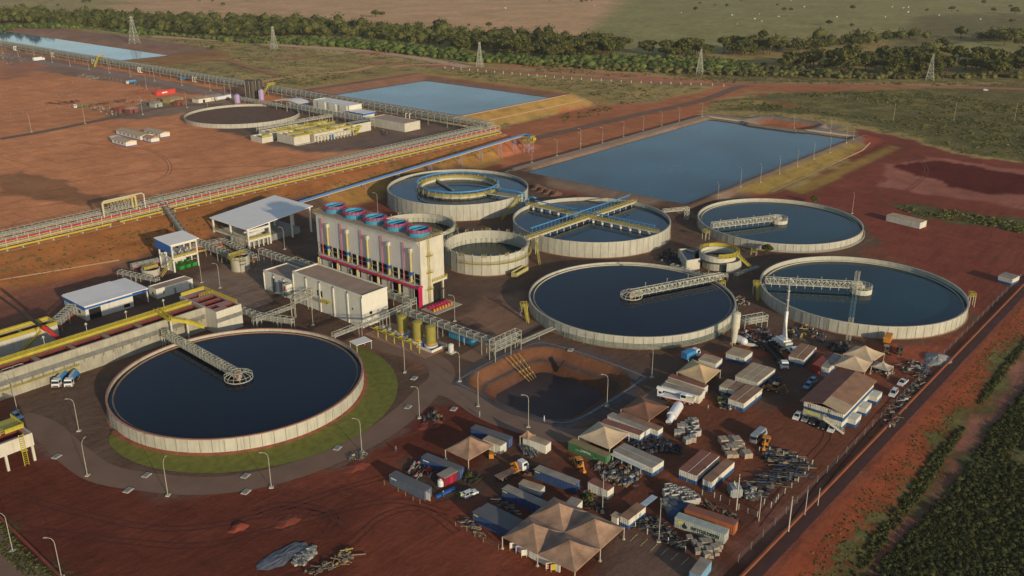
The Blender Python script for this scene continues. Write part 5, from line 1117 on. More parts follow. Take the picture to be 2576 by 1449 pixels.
# ------------------------------------------------------------------ contractors' yard : containers and site offices
def side_corr(mb, p, q, z0, z1, pitch=.46, amp=.11):
    """ribbed sheet standing from p to q"""
    p, q = Vector((p[0], p[1], 0)), Vector((q[0], q[1], 0)); d = q-p; L_ = d.length; d.normalize(); nrm = Vector((d.y, -d.x, 0)); n = max(1, int(L_/pitch)); s = L_/n; pr = []
    for i in range(n):
        for f, o in ((0, 0), (.25, 0), (.4, amp), (.85, amp)): pr.append(p+d*(i+f)*s+nrm*o)
    pr.append(q); k = len(pr); vs = [(v.x, v.y, z0) for v in pr]+[(v.x, v.y, z1) for v in pr]
    return mb.add(vs, [(i, i+1, k+i+1, k+i) for i in range(k-1)])
def box_unit(name, label, L_, W_, H_, top, roof, low=None, group=None, cat='container', ribs=True, seams=0, door=None, frac=.42, wins=0, z0=0.0):
    """container or cabin; local x along the long side, y away from the viewer's side"""
    t = thing(name, label, cat, (0, 0, 0), 0, group)
    zs = z0+H_*frac if low else z0
    def walls(a, b, mat, nm):
        mb = MB(); c = [(0, 0), (L_, 0), (L_, W_), (0, W_)]
        for i in range(4):
            if ribs: side_corr(mb, c[i], c[(i+1) % 4], a, b)
            else: p, q = c[i], c[(i+1) % 4]; mb.add([(p[0], p[1], a), (q[0], q[1], a), (q[0], q[1], b), (p[0], p[1], b)], [(0, 1, 2, 3)])
        mb.build(nm, mat, t)
    walls(zs, z0+H_-.05, top, 'wall')
    if low: walls(z0+.02, zs, low, 'lower_wall')
    mb = MB(); mb.box(-.07, L_+.07, -.07, W_+.07, z0+H_-.08, z0+H_)
    if ribs and not low:
        for i in range(int(L_/.62)): mb.box(.2+i*.62, .34+i*.62, .08, W_-.08, z0+H_, z0+H_+.05)
    mb.build('roof', roof, t)
    mb = MB()
    for x in (-.04, L_-.1):
        for y in (-.04, W_-.1): mb.box(x, x+.14, y, y+.14, z0, z0+H_-.08)
    mb.box(-.05, L_+.05, -.06, 0, z0, z0+.16); mb.box(-.06, 0, 0, W_, z0, z0+.16); mb.box(L_, L_+.06, 0, W_, z0, z0+.16); mb.build('frame', top if not low else low, t)
    for k in range(seams): y = W_*(k+1)/(seams+1); MB().box(-.09, L_+.09, y-.06, y+.06, z0+H_+.001, z0+H_+.05).box(L_+.05, L_+.1, y-.05, y+.05, z0, z0+H_-.02).box(-.1, -.05, y-.05, y+.05, z0, z0+H_-.02).build('roof_seam', CREAM, t)
    for k in range(wins): x = L_*(k+.6)/wins; MB().box(x, x+.9, -.1, -.03, z0+1.2, z0+2.0).build('window', GLASS, t)
    if door == 'end': MB().box(L_+.07, L_+.12, .12, W_-.12, z0+.2, z0+H_-.2).build('door', top, t); MB().bar((L_+.15, W_*.35, z0+.2), (L_+.15, W_*.35, z0+H_-.2), .05).bar((L_+.15, W_*.65, z0+.2), (L_+.15, W_*.65, z0+H_-.2), .05).build('lock_bar', GALV, t)
    return t
def place(t, pa, pb, z, W_, L_):
    """put the near long top edge on survey points pa-pb; body lies on the far side"""
    a, b = G(pa, z), G(pb, z); d = (b-a); d.z = 0; d.normalize(); n = Vector((-d.y, d.x, 0)); m = (a+b)/2
    if (m+n).xy.length < (m-n).xy.length: a, b = b, a; d = -d; n = -n
    m = (a+b)/2; o = m-d*L_/2; t.location = (o.x, o.y, 0); t.rotation_euler = (0, 0, math.atan2(d.y, d.x)); return t
SLATE = M('slate_blue_steel', (.09, .12, .17), .6, .15, .6, dust=.75, dustc=(.17, .135, .115), streak=.15); NAVYC = M('navy_steel', (.035, .075, .19), .55, .15, .6, dust=.7, dustc=(.16, .135, .13), streak=.12)
GRNC = M('green_steel', (.05, .17, .07), .6, .15, .6, dust=.9, dustc=(.20, .15, .07), streak=.1); ORC = M('rust_orange_steel', (.40, .13, .05), .65, .15, .6, dust=.8, dustc=(.24, .11, .08), streak=.1)
REDC = M('red_steel', (.34, .04, .03), .6, .15, .6, dust=.8, dustc=(.27, .09, .06)); GRYC = M('mint_grey_steel', (.42, .46, .40), .65, .1, .5, streak=.25); WHC = M('white_steel', (.68, .66, .56), .65, .08, .6, streak=.22)
CBLU = M('cabin_blue', (.03, .10, .24), .6, .12, .6); RBRN = M('dusty_brown_roof', (.30, .165, .10), .95, .18, .35); RRED = M('dusty_red_roof', (.26, .105, .075), .95, .16, .35); RGRY = M('dusty_grey_roof', (.31, .27, .22), .95, .16, .35); RTAN = M('dusty_tan_roof', (.42, .31, .20), .95, .14, .35)
def z1(x, y): return Z(1300, 1220, x, y)
def z2(x, y): return Z(1650, 1180, x, y)
def z3(x, y): return Z(1900, 980, x, y)
def z4(x, y): return Z(2200, 900, x, y)
def z5(x, y): return Z(2000, 1180, x, y)
def z6(x, y): return Z(1900, 1400, x, y)
def z7(x, y): return Z(1400, 1400, x, y, 5.152)
def z8(x, y): return Z(2250, 1050, x, y, 5.152)
CG = 'shipping containers in the contractors yard'; OG = 'white and blue cabins in the contractors yard'
C40, C20 = 12.19, 6.06
CONT = [  # label, near edge a, b, length, width, height, wall, roof, lower, seams, door
 ('slate container with open end doors at the left edge of the yard', T(1, 3, 1345, 430), T(1, 3, 1688, 592), C40, 2.44, 2.6, SLATE, SLATE, None, 0, 'end'),
 ('blue container with brown dusted top beside the red kiosk', T(1, 3, 1675, 255), T(1, 3, 2018, 388), C40, 2.44, 2.6, NAVYC, SLATE, None, 0, 'end'),
 ('blue container behind the brown tent and the cream container', z1(548, 230), z1(1160, 440), C40, 2.44, 2.6, NAVYC, SLATE, None, 0, 'end'),
 ('short cream container tucked behind the brown tent', z1(750, 430), z1(1060, 550), C20, 2.44, 2.6, WHC, RTAN, None, 0, 'end'),
 ('short white container with its door swung open beside stacked pipes', z1(1590, 430), z1(1910, 540), C20, 2.44, 2.6, WHC, RTAN, None, 0, None),
 ('blue container with small yellow mark between the yellow crane truck and scrap', z1(1725, 1000), z1(2445, 1280), C40, 2.44, 2.6, NAVYC, RGRY, None, 0, 'end'),
 ('short cream topped container with a rolled cover left of the big tent', z7(630, 95), z7(920, 190), C20, 2.44, 2.5, M('cream_navy', (.5, .5, .45), .6, .1), RTAN, NAVYC, 0, None),
 ('navy container with yellow mark running under the back of the big tent', z7(385, 175), z7(935, 420), C40, 2.44, 2.6, NAVYC, RGRY, None, 0, None),
 ('front navy container of the pair left of the big tent', z7(0, 555), z7(430, 770), C40, 2.44, 2.6, NAVYC, SLATE, None, 0, 'end'),
 ('green container with white lettering beside the tan tent', z2(105, 740), z2(790, 1020), C40, 2.44, 2.6, GRNC, M('olive_dust_roof', (.27, .21, .10), .95, .15), None, 0, 'end'),
 ('rust orange container behind the lettered grey container', z6(710, 600), z6(1590, 890), C40, 2.44, 2.6, ORC, ORC, None, 0, 'end'),
 ('grey container lettered armazem with a yellow and black emblem', z6(515, 750), z6(1425, 1060), C40, 2.44, 2.6, GRYC, GRYC, None, 0, 'end'),
 ('light blue container cut by the bottom edge of the picture', T(2, 3, 1890, 1449), T(2, 3, 2010, 1290), C20, 2.44, 2.6, M('pale_blue_steel', (.18, .36, .50), .6, .15, dust=.8), RGRY, None, 0, None),
 ('short grey white container with red brown roof behind the big tent', z7(1665, 60), z7(1960, 190), C20, 2.44, 2.6, WHC, RRED, None, 0, None),
 ('red container beside the grey one under the double tent', z4(1315, 1105), z4(1570, 890), C40, 2.44, 2.6, REDC, REDC, None, 0, None),
 ('nearest slate container of the three lying side by side behind the white crane', z3(270, 965), z3(935, 1150), C40, 2.44, 2.6, WHC, RGRY, None, 0, 'end'),
 ('middle container of the three lying side by side behind the white crane', z3(330, 875), z3(975, 1095), C40, 2.44, 2.62, WHC, RTAN, None, 0, 'end'),
 ('farthest container of the three side by side, next to the tan tent', z3(385, 795), z3(1035, 1000), C40, 2.44, 2.64, WHC, RRED, None, 0, 'end'),
]
CT = []
for i, (lab, a, b, L_, W_, H_, m_, rf, low, sm_, dr) in enumerate(CONT):
    t = place(box_unit('shipping_container', lab.replace('nearest slate', 'nearest'), L_, W_, H_, m_, rf, low, CG, 'container', True, sm_, dr), a, b, H_, W_, L_); CT.append(t)
t = dup(CT[8], CT[8].location, CT[8].rotation_euler.z, 'rear navy container of the pair left of the big tent'); c_, s_ = math.cos(t.rotation_euler.z), math.sin(t.rotation_euler.z); t.location = CT[8].location+Vector((-s_*2.6+c_*.3, c_*2.6+s_*.3, 0))
OFF = [
 ('long cabin with red brown roof under the edge of the tan tent', z2(720, 370), z2(1430, 605), 12.2, 2.6, 2.7, RRED, 0, 0),
 ('long cabin with mottled grey roof behind the red brown roofed cabin', z2(855, 250), z2(1530, 520), 13.0, 2.6, 2.7, RGRY, 0, 0),
 ('cabin with rusty striped roof furthest back beside the brown tent', z2(1000, 230), z2(1795, 530), 13.5, 2.6, 2.72, RBRN, 0, 1),
 ('wide cabin with grey and brown roof and white posts beside the scrap', z2(955, 900), z2(1665, 1220), 12.6, 5.0, 2.8, RGRY, 1, 0),
 ('double cabin with wide red roof near the concrete crates', T(2, 3, 1860, 435), T(2, 3, 2080, 240), 12.2, 5.0, 2.8, RRED, 1, 0),
 ('single cabin with brown roof right of the wide red roofed cabin', T(2, 3, 2010, 500), T(2, 3, 2235, 300), 12.2, 2.5, 2.8, RBRN, 0, 0),
 ('small brown roofed cabin with a corrugated sheet beside it near the parking lines', T(2, 3, 1190, 870), T(2, 3, 1330, 760), 7.0, 2.5, 2.7, RBRN, 0, 1),
 ('little white kiosk with dark flat roof behind the big tent', z7(1340, 380), z7(1475, 425), 2.9, 3.0, 2.7, RGRY, 0, 0),
 ('square white cabin with junk on its roof beside the blue truck', z3(945, 465), z3(1265, 550), 6.0, 5.0, 2.6, RTAN, 1, 0),
 ('wide white cabin with tan roof and blue doors at the top of the yard', z3(1470, 350), z3(1790, 440), 6.4, 6.2, 2.6, RTAN, 0, 1),
 ('broad triple cabin with pale striped roof left of the white truck', z3(2060, 905), z3(2385, 650), 12.4, 7.4, 2.7, RTAN, 2, 0),
 ('double cabin with brown roof and white seam above the drums', z3(1800, 1300), z3(2150, 1020), 12.2, 5.0, 2.8, RBRN, 1, 1),
 ('short tan roofed cabin left of the brown seamed double cabin', z3(1480, 1015), z3(1640, 880), 6.0, 2.5, 2.6, RTAN, 0, 0),
 ('short cabin wedged between the tan cabin and the brown double cabin', z3(1640, 1060), z3(1830, 930), 6.0, 2.5, 2.6, RBRN, 0, 0),
 ('white double cabin with brown roof right of the white truck', z4(990, 1000), z4(1240, 740), 12.2, 5.0, 2.7, RBRN, 1, 0),
 ('grey roofed cabin between the red container and the double tent', z4(1475, 1150), z4(1720, 900), 12.2, 2.5, 2.7, RGRY, 0, 1),
 ('single white cabin by the red wall of tank yard at the far right', T(3, 1, 2460, 1360), T(3, 1, 2530, 1325), 6.2, 5.5, 3.0, RGRY, 0, 0),
 ('long grey roofed open shed on the red dirt behind the right hand tank', T(3, 1, 1245, 725), T(3, 1, 1480, 780), 17, 6, 3.0, RTAN, 0, 0),
]
for lab, a, b, L_, W_, H_, rf, sm_, wn in OFF:
    low = CBLU if 'shed' not in lab and 'kiosk' not in lab else None
    place(box_unit('site_cabin', lab, L_, W_, H_, WHC, rf, low, OG, 'cabin', True, sm_, None, .40, wn), a, b, H_, W_, L_)
# lettering on the containers
def letter(txt, size, mat, parent, loc, rot, name='lettering', bold=0.0, xs=1.0):
    cu = bpy.data.curves.new(name, 'FONT'); cu.body = txt; cu.size = size; cu.extrude = .01; cu.offset = bold; cu.align_x = 'LEFT'; cu.materials.append(mat)
    o = bpy.data.objects.new(name, cu); COL.objects.link(o); o.parent = parent; o.location = loc; o.rotation_euler = rot; o.scale = (xs, 1, 1)
    bpy.context.view_layer.update(); me = bpy.data.meshes.new_from_object(o.evaluated_get(bpy.context.evaluated_depsgraph_get())); n_ = bpy.data.objects.new(name, me); COL.objects.link(n_)
    n_.parent = parent; n_.location = loc; n_.rotation_euler = rot; n_.scale = (xs, 1, 1); bpy.data.objects.remove(o); return n_
INK = M('sign_ink', (.02, .035, .035), .6, .05); WINK = M('white_ink', (.75, .75, .7), .6, .05); YINK = M('yellow_ink', (.70, .60, .03), .6, .05)
arm = CT[11]; letter('armazem', 1.75, INK, arm, (4.1, -.15, .85), (math.pi/2, 0, 0), bold=.035, xs=1.06)
MB().add([(.8, -.14, 1.9), (2.0, -.14, 2.3), (2.1, -.14, 1.75), (.9, -.14, 1.3)], [(0, 3, 2, 1)]).build('yellow_emblem', YINK, arm)
MB().add([(2.5, -.14, 2.25), (2.75, -.14, 1.55), (3.3, -.14, 1.05), (3.0, -.14, .5), (2.2, -.14, .45), (1.8, -.14, 1.0), (2.2, -.14, 1.45)], [tuple(range(7))[::-1]]).build('black_emblem', INK, arm)
letter('CAPITAL', .85, WINK, CT[9], (4.3, -.15, 1.35), (math.pi/2, 0, 0), bold=.02); MB().box(2.6, 4.6, -.17, -.12, 1.25, 1.33).box(8.4, 9.4, -.17, -.12, .95, 1.02).build('white_line', WINK, CT[9])
for k, (ct, x) in enumerate(((CT[5], .4), (CT[7], .4), (CT[8], .5))): MB().box(x, x+1.4, -.17, -.12, 2.0, 2.3).build('yellow_mark', YINK, ct)
for ct in (CT[0], CT[1]): MB().box(.8, 2.6, -.17, -.12, 1.8, 2.1).build('white_mark', WINK, ct)
MB().box(-.1, -.03, .1, 1.2, .2, 2.4).box(-1.3, -.1, -.1, -.04, .2, 2.4).build('open_door', WHC, CT[4]); MB().box(C40+.1, C40+1.5, .3, .37, .2, 2.4).build('open_door', WHC, CT[0])
for x in (1.2, 4.2, 7.2, 10.2): MB().bar((x, -1.6, 0), (x, -1.6, 2.3), .12).build('post', WHC, bpy.data.objects['site_cabin.003'])
MB().box(.4, 11, -1.8, -.1, 2.3, 2.38).build('porch_roof', WHC, bpy.data.objects['site_cabin.003'])
for nm in ('site_cabin.006',): MB().box(7.4, 13.2, .6, 2.2, 1.9, 2.0).build('roof_sheet', M('blue_grey_sheet', (.42, .50, .56), .4, .1), bpy.data.objects[nm])
# two storey site office
a, b, c = G(z8(535, 590), 6.2), G(z8(1165, 800), 6.2), G(z8(1630, 320), 6.2); Lb = (b-a).length; Lc = (c-b).length; ang = math.atan2((c-b).y, (c-b).x)
t = thing('site_office', 'two storey white and blue office block with brown gabled roof and parked cars in front', 'building', (b.x, b.y, 0), ang)
for z, hgt in ((0, 2.75), (2.85, 2.75)):
    mb = MB(); cs = [(0, .3), (Lc-.6, .3), (Lc-.6, Lb-.6), (0, Lb-.6)]; ml = MB()
    for i in range(4): side_corr(mb, cs[i], cs[(i+1) % 4], z+1.2, z+hgt); side_corr(ml, cs[i], cs[(i+1) % 4], z, z+1.2)
    mb.build('upper_wall', WHC, t); ml.build('lower_wall', CBLU, t)
MB().add([(-1, -.3, 5.6), (Lc+.4, -.3, 5.6), (Lc+.4, Lb/2, 6.9), (-1, Lb/2, 6.9), (-1, -.3, 5.75), (Lc+.4, -.3, 5.75), (Lc+.4, Lb/2, 7.05), (-1, Lb/2, 7.05)], [(3, 2, 1, 0), (0, 1, 5, 4), (1, 2, 6, 5), (2, 3, 7, 6), (3, 0, 4, 7), (4, 5, 6, 7)]).build('roof_slope', RBRN, t)
MB().add([(-1, Lb/2, 6.9), (Lc+.4, Lb/2, 6.9), (Lc+.4, Lb+.3, 5.6), (-1, Lb+.3, 5.6), (-1, Lb/2, 7.05), (Lc+.4, Lb/2, 7.05), (Lc+.4, Lb+.3, 5.75), (-1, Lb+.3, 5.75)], [(3, 2, 1, 0), (0, 1, 5, 4), (1, 2, 6, 5), (2, 3, 7, 6), (3, 0, 4, 7), (4, 5, 6, 7)]).build('roof_slope', RRED, t)
MB().add([(-1.02, -.3, 5.78), (5.2, -.3, 5.78), (5.2, Lb/2-.1, 7.06), (-1.02, Lb/2-.1, 7.06)], [(0, 1, 2, 3)]).build('pale_roof_patch', RTAN, t)
MB().box(-.1, -.02, 4.0, 4.9, 3.0, 5.2).build('doorway', DARK, t); MB().box(-.1, -.02, 9.6, 10.6, 3.0, 5.2).build('doorway', DARK, t)
MB().box(-1.6, -.1, 5.2, 11, 2.75, 2.9).build('balcony_floor', CONC2, t); MB().box(-1.62, -1.55, 6.2, 11, 2.9, 3.9).build('yellow_banner', M('banner_yellow', (.55, .53, .12), .7), t)
mb = MB(); mb.rail([(-1.6, 5.2, 2.9), (-1.6, 11, 2.9)], 1.1, .08, 1.2); mb.bar((-1.6, 5.2, 2.8), (-1.6, -1.0, .2), 1.0, .2); mb.rail([(-1.2, 5.2, 2.9), (-1.2, -1, .2)], 1.1, .09, 1.2); mb.build('stair', CREAM, t)
for x0, n_ in ((3.5, 2), (12, 2), (Lc-4, 1)):
    MB().box(x0, x0+4.5, -2.2, .2, 1.1, 2.6).build('annex', WHC, t); MB().box(x0, x0+4.5, -2.2, .2, 0, 1.1).build('annex_base', CBLU, t)
# ------------------------------------------------------------------ tents
def tent(label, L, Nn, Rr, ze=3.0, rise=2.6, mat=TANF, nx=1, ny=1, legs=True, skirt=0.0, group='pyramid tents in the contractors yard'):
    a, b, c = G(L, ze), G(Nn, ze), G(Rr, ze); la, lc = (a-b).length, (c-b).length; ang = math.atan2((c-b).y, (c-b).x)
    t = thing('tent', label, 'tent', (b.x, b.y, 0), ang, group); ux = Vector((1, 0, 0)); v = (a-b); uy = Vector((math.cos(-ang)*v.x-math.sin(-ang)*v.y, math.sin(-ang)*v.x+math.cos(-ang)*v.y, 0)).normalized()
    for i in range(nx):
        for j in range(ny):
            o = ux*lc*i/nx+uy*la*j/ny; dx, dy = ux*lc/nx, uy*la/ny; P4 = [o, o+dx, o+dx+dy, o+dy]; ap = o+(dx+dy)/2+Vector((0, 0, rise)); N_ = 6; mb = MB()
            for k in range(4):
                p, q = P4[k], P4[(k+1) % 4]; vs = []
                for r in range(N_+1):
                    f = r/N_; w_ = f**.82
                    for s in range(N_+1-r if r < N_ else 1):
                        e = s/max(1, (N_-r)); pp = (p+(q-p)*e)*(1-f)+ap*f; sag = -.22*math.sin(math.pi*f)*math.sin(math.pi*e if r < N_ else 0)-.28*math.sin(math.pi*f)
                        vs.append(pp+Vector((0, 0, sag+ze)))
                idx = []; n0 = 0
                for r in range(N_+1): idx.append(n0); n0 += (N_+1-r if r < N_ else 1)
                fs = []
                for r in range(N_):
                    m0 = N_-r
                    for s in range(m0):
                        fs.append((idx[r]+s, idx[r]+s+1, idx[r+1]+min(s, max(0, m0-1))))
                        if s < m0-1: fs.append((idx[r]+s+1, idx[r+1]+s+1, idx[r+1]+s))
                mb.add(vs, fs)
            for k in range(4):
                p, q = P4[k], P4[(k+1) % 4]; mb.add([p+Vector((0, 0, ze-.25)), q+Vector((0, 0, ze-.25)), q+Vector((0, 0, ze)), p+Vector((0, 0, ze))], [(0, 1, 2, 3)])
            mb.build('canopy', mat, t)
    if legs:
        for i in range(nx+1):
            for j in range(ny+1):
                o = ux*lc*i/nx+uy*la*j/ny; MB().bar((o.x, o.y, 0), (o.x, o.y, ze), .16).box(o.x-.25, o.x+.25, o.y-.25, o.y+.25, 0, .35).build('leg', CREAM, t)
    return t
tent('brown stained tent with a tall peak beside the red kiosk', z1(30, 625), z1(465, 825), z1(950, 545), 3.0, 3.2, BRNF)
tent('clean tan tent behind the green lettered container', z2(290, 630), z2(875, 870), z2(1245, 580), 3.0, 2.6)
tent('bright tan tent beside the three white crane side containers', z3(540, 705), z3(1075, 920), z3(1360, 670), 3.0, 2.4, M('bright_tan_fabric', (.60, .42, .22), .85, .08))
tent('low red brown dusted tent beside the fallen white silo', z2(1090, 120), z2(1620, 330), z2(1980, 70), 2.9, 2.0, REDF)
tent('big tent of four joined peaks with dirty brown fabric at the bottom', z7(370, 890), z7(1465, 1420), z7(2210, 750), 3.3, 3.0, BRNF, 2, 2)
tent('front tan tent of the double tent by the office block', z4(1580, 1090), z4(2150, 1225), z4(2285, 1040), 3.2, 2.8)
tent('rear tan tent of the double tent by the office block', z4(1750, 880), z4(2290, 1030), z4(2520, 870), 3.2, 2.8)
tent('small pale tent right of the double tent', T(3, 2, 1040, 785), T(3, 2, 1215, 835), T(3, 2, 1262, 785), 2.7, 1.6, M('pale_fabric', (.5, .42, .32), .85, .1))
tent('small brown tent peeking from behind the short white container', z1(1440, 370), z1(1590, 425), z1(1720, 350), 2.7, 1.7, BRNF)
tent('grey brown hipped pavilion in the far red yard', T(0, 0, 1640, 1010), T(0, 0, 1720, 1030), T(0, 0, 1840, 995), 11.2-8+8, 2.6, DUSTROOF, legs=False) if False else None
bt = bpy.data.objects['tent.004']
for x, m_, h0, h1 in ((0, WHITE, .9, 2.3),): pass
a, b = G(z7(575, 1010), 1.8), G(z7(1235, 1340), 1.8); t = thing('counter_wall', 'white counter wall under the front edge of the four peaked tent', 'wall', (a.x, a.y, 0), math.atan2((b-a).y, (b-a).x)); L_ = (b-a).length; MB().box(0, L_, 0, .3, .2, 2.0).build('panel', WHC, t)
for i, (px, m_, lab) in enumerate(((z7(480, 1040), WHC, 'white notice board at the left of the big tent front'), (z7(570, 1085), PURP, 'lilac banner hung at the big tent front'), (z7(655, 1150), WHC, 'white banner with red print at the big tent front'), (z7(1025, 1345), WHC, 'red and white poster under the big tent edge'), (z7(1098, 1370), YEL, 'yellow poster beside the red and white poster'))):
    g = G(px, 1.0); t = thing('notice_board', lab, 'board', (g.x, g.y, 0), R(-40)); MB().box(0, 1.3, 0, .06, .5, 2.0).build('panel', m_, t); MB().bar((.1, 0, 0), (.1, 0, 2), .07).bar((1.2, 0, 0), (1.2, 0, 2), .07).build('post', CREAM, t)
    if i == 3: MB().box(.2, 1.1, -.03, 0, .7, 1.1).box(.2, 1.1, -.03, 0, 1.3, 1.8).build('red_print', RED, t)
# ------------------------------------------------------------------ vehicles
def loft(mb, prof, w, y0=None):
    """extrude a side profile (x, z) across width w with a tuck toward the top"""
    n = len(prof); zs = [p[1] for p in prof]; zm = max(zs); vs = []
    for s in (-1, 1):
        for x, z in prof: k = 1-.16*max(0, (z-.95)/(zm-.95+1e-6)) if zm > 1 else 1; vs.append((x, s*w/2*k, z))
    return mb.add(vs, [tuple(range(n))[::-1], tuple(range(n, 2*n))]+[(i, (i+1) % n, n+(i+1) % n, n+i) for i in range(n)])
def wheels(t, xs, w, r=.33, tw=.22):
    for x in xs:
        for s in (-1, 1): o = MB().tube((x, s*(w/2-tw), r), (x, s*w/2+.01, r), r, 14).build('wheel', BLACK, t); MB().tube((x, s*(w/2-.02), r), (x, s*(w/2+.03), r), r*.55, 10).build('rim', GALV, o)
def car(label, pr, pf, mat, kind='hatch', name='parked_car', cat='car', L_=4.1, group='cars parked on the site'):
    a, b = GT(pr), GT(pf); m = (a+b)/2; ang = math.atan2((b-a).y, (b-a).x); t = thing(name, label, cat, (m.x, m.y, m.z), ang, group); h = L_/2; w = 1.75
    body = [(-h, .32), (-h, .85), (-h+.12, .95), (h-1.15, .95), (h-.12, .78), (h, .6), (h, .32)]
    if kind == 'hatch': cabp = [(-h+.1, .93), (-h+.35, 1.42), (-h+.8, 1.5), (.25, 1.48), (1.0, .95)]
    elif kind == 'suv': cabp = [(-h+.03, .93), (-h+.2, 1.62), (-h+.6, 1.72), (.35, 1.7), (1.0, .95)]
    else: cabp = [(-.55, .93), (-.45, 1.55), (-.2, 1.65), (.6, 1.62), (1.3, .95)]
    loft(MB(), body, w).build('body', mat, t); loft(MB(), cabp, w*.93).build('cabin', GLASS, t)
    x0, x1 = cabp[1][0], cabp[3][0]; zt = max(p[1] for p in cabp); mb = MB(); mb.box(x0+.1, x1-.05, -w*.36, w*.36, zt-.06, zt+.03)
    for s in (-1, 1):
        for (xa, za), (xb, zb) in ((cabp[1], cabp[0]), (cabp[3], cabp[4])): mb.bar((xa, s*w*.38, zt-.03), (xb, s*w*.46, .95), .09)
        mb.bar(((x0+x1)/2, s*w*.38, zt), ((x0+x1)/2, s*w*.46, .95), .09)
    mb.build('roof', mat, t)
    if kind == 'pickup': MB().box(-h+.1, -.65, -w*.4, w*.4, .955, .97).build('load_bed', BLACK, t)
    wheels(t, (-h+.75, h-.8), w)
    for s in (-1, 1): MB().box(h-.06, h+.02, s*.62-.16, s*.62+.16, .62, .76).build('headlight', M('lamp_glass', (.8, .8, .75), .2), t)
    return t
car('white hatchback nearest the dark corner at the left end of the parked row', z8(480, 850), z8(400, 950), CARW)
car('silver hatchback second in the row before the office block', z8(605, 885), z8(535, 980), CARS)
car('dark green grey car in the middle of the row before the office block', z8(720, 930), z8(655, 1020), M('car_dark', (.05, .06, .06), .2, .05))
car('black car next to last in the row before the office block', z8(850, 1000), z8(790, 1090), CARK)
car('white hatchback at the stair end of the row before the office block', z8(1005, 1035), z8(925, 1140), CARW)
car('white pickup parked alone right of the office block', z8(2080, 345), z8(1980, 430), CARW, 'pickup', L_=4.9)
car('white station wagon near the yellow dump skip by the fence', z8(1930, 500), z8(1850, 605), CARW, 'suv', L_=4.6)
car('pale blue car at the far end behind the office block', z8(700, 340), z8(625, 395), M('car_pale_blue', (.25, .38, .52), .25))
car('pale car in the middle behind the office block', z8(640, 395), z8(560, 480), MATS['car_pale_blue'])
car('pale car nearest the camera behind the office block', z8(520, 600), z8(440, 690), CARW) if False else None
WC = car('white hatchback with open boot beside the worker in a yellow vest', T(1, 3, 2090, 665), T(1, 3, 2215, 612), CARW)
MB().bar((-2.0, 0, 1.45), (-2.7, 0, 1.75), 1.4, .06).build('boot_lid', CARW, WC)
car('pale blue car by the concrete box at the left edge', T(0, 2, 135, 1285), T(0, 2, 210, 1325), M('car_sky', (.28, .45, .62), .25))
car('white car driving on the far dirt road', T(3, 0, 2165, 912), T(3, 0, 2205, 912), CARW)
def bus(label, pr, pf, mat, L_=7.0, h=2.7, w=2.1, name='minibus'):
    a, b = GT(pr), GT(pf); m = (a+b)/2; t = thing(name, label, 'bus', m, math.atan2((b-a).y, (b-a).x)); x = L_/2
    loft(MB(), [(-x, .4), (-x, h-.15), (-x+.15, h), (x-1.0, h), (x-.35, 1.5), (x, 1.0), (x, .4)], w).build('body', mat, t)
    for s in (-1, 1): MB().box(-x+.3, x-1.4, s*w/2*.97-.03*s, s*w/2*.97+.03*s, 1.35, 2.1).build('window', GLASS, t)
    MB().add([(x-.93, -w*.38, h-.12), (x-.93, w*.38, h-.12), (x-.33, w*.42, 1.5), (x-.33, -w*.42, 1.5)], [(0, 1, 2, 3)]).build('windscreen', GLASS, t); MB().box(-x-.03, -x, -w*.4, w*.4, 1.4, 2.2).build('rear_window', GLASS, t)
    wheels(t, (-x+1.4, x-1.3), w, .4); return t
bus('grey minibus parked above the yellow backhoe', z5(1330, 770), z5(1520, 600), M('bus_grey', (.30, .32, .34), .3, .05))
def cabm(t, x, w, h, mat, L_=2.1):
    loft(MB(), [(x, .7), (x, h), (x+L_*.78, h), (x+L_, h*.62), (x+L_, .7)], w).build('cab', mat, t)
    MB().add([(x+L_*.80, -w*.42, h-.12), (x+L_*.80, w*.42, h-.12), (x+L_+.02, w*.45, h*.62), (x+L_+.02, -w*.45, h*.62)], [(0, 1, 2, 3)]).build('windscreen', GLASS, t)
    for s in (-1, 1): MB().box(x+.5, x+L_*.8, s*w*.485-.03, s*w*.485+.03, h*.62, h*.88).build('window', GLASS, t)
    MB().box(x+L_, x+L_+.06, -w*.36, w*.36, .8, h*.4).build('grille', BLACK, t)
def truck(label, pr, pf, cabmat, load='flat', L_=8.5, loadmat=WOOD, name='truck', w=2.4, group=None):
    a, b = GT(pr), GT(pf); m = (a+b)/2; t = thing(name, label, 'truck', m, math.atan2((b-a).y, (b-a).x), 0 and group); x = L_/2
    cabm(t, x-2.1, w, 2.9, cabmat); MB().box(-x, x-.3, -.5, .5, .6, .95).build('chassis', BLACK, t)
    if load == 'tank': MB().tube((-x+.2, 0, 1.95), (x-2.5, 0, 1.95), 1.0, 18).build('tank', LBLUE, t, True); MB().box(-x+.5, x-2.8, -.35, .35, 2.9, 3.05).bar((-x+.6, -.9, 1.2), (-x+.6, -.9, 2.9), .08).build('catwalk', CREAM, t); MB().box(-x, -x+.9, -1.1, 1.1, .8, 1.9).build('pump_box', BLUE, t)
    elif load == 'box': MB().box(-x, x-2.4, -w/2, w/2, .95, 3.1).build('cargo_box', loadmat, t)
    else: MB().box(-x, x-2.5, -w/2, w/2, .95, 1.2).build('load_bed', loadmat, t)
    wheels(t, (-x+.9, -x+2.1, x-1.2), w, .5, .3); return t
truck('blue tanker truck with white cab at the left of the pair below the basins', T(0, 2, 660, 905), T(0, 2, 565, 1015), CARW, 'tank', 7.8)
truck('blue tanker truck with white cab at the right of the pair below the basins', T(0, 2, 770, 900), T(0, 2, 690, 1015), CARW, 'tank', 7.8)
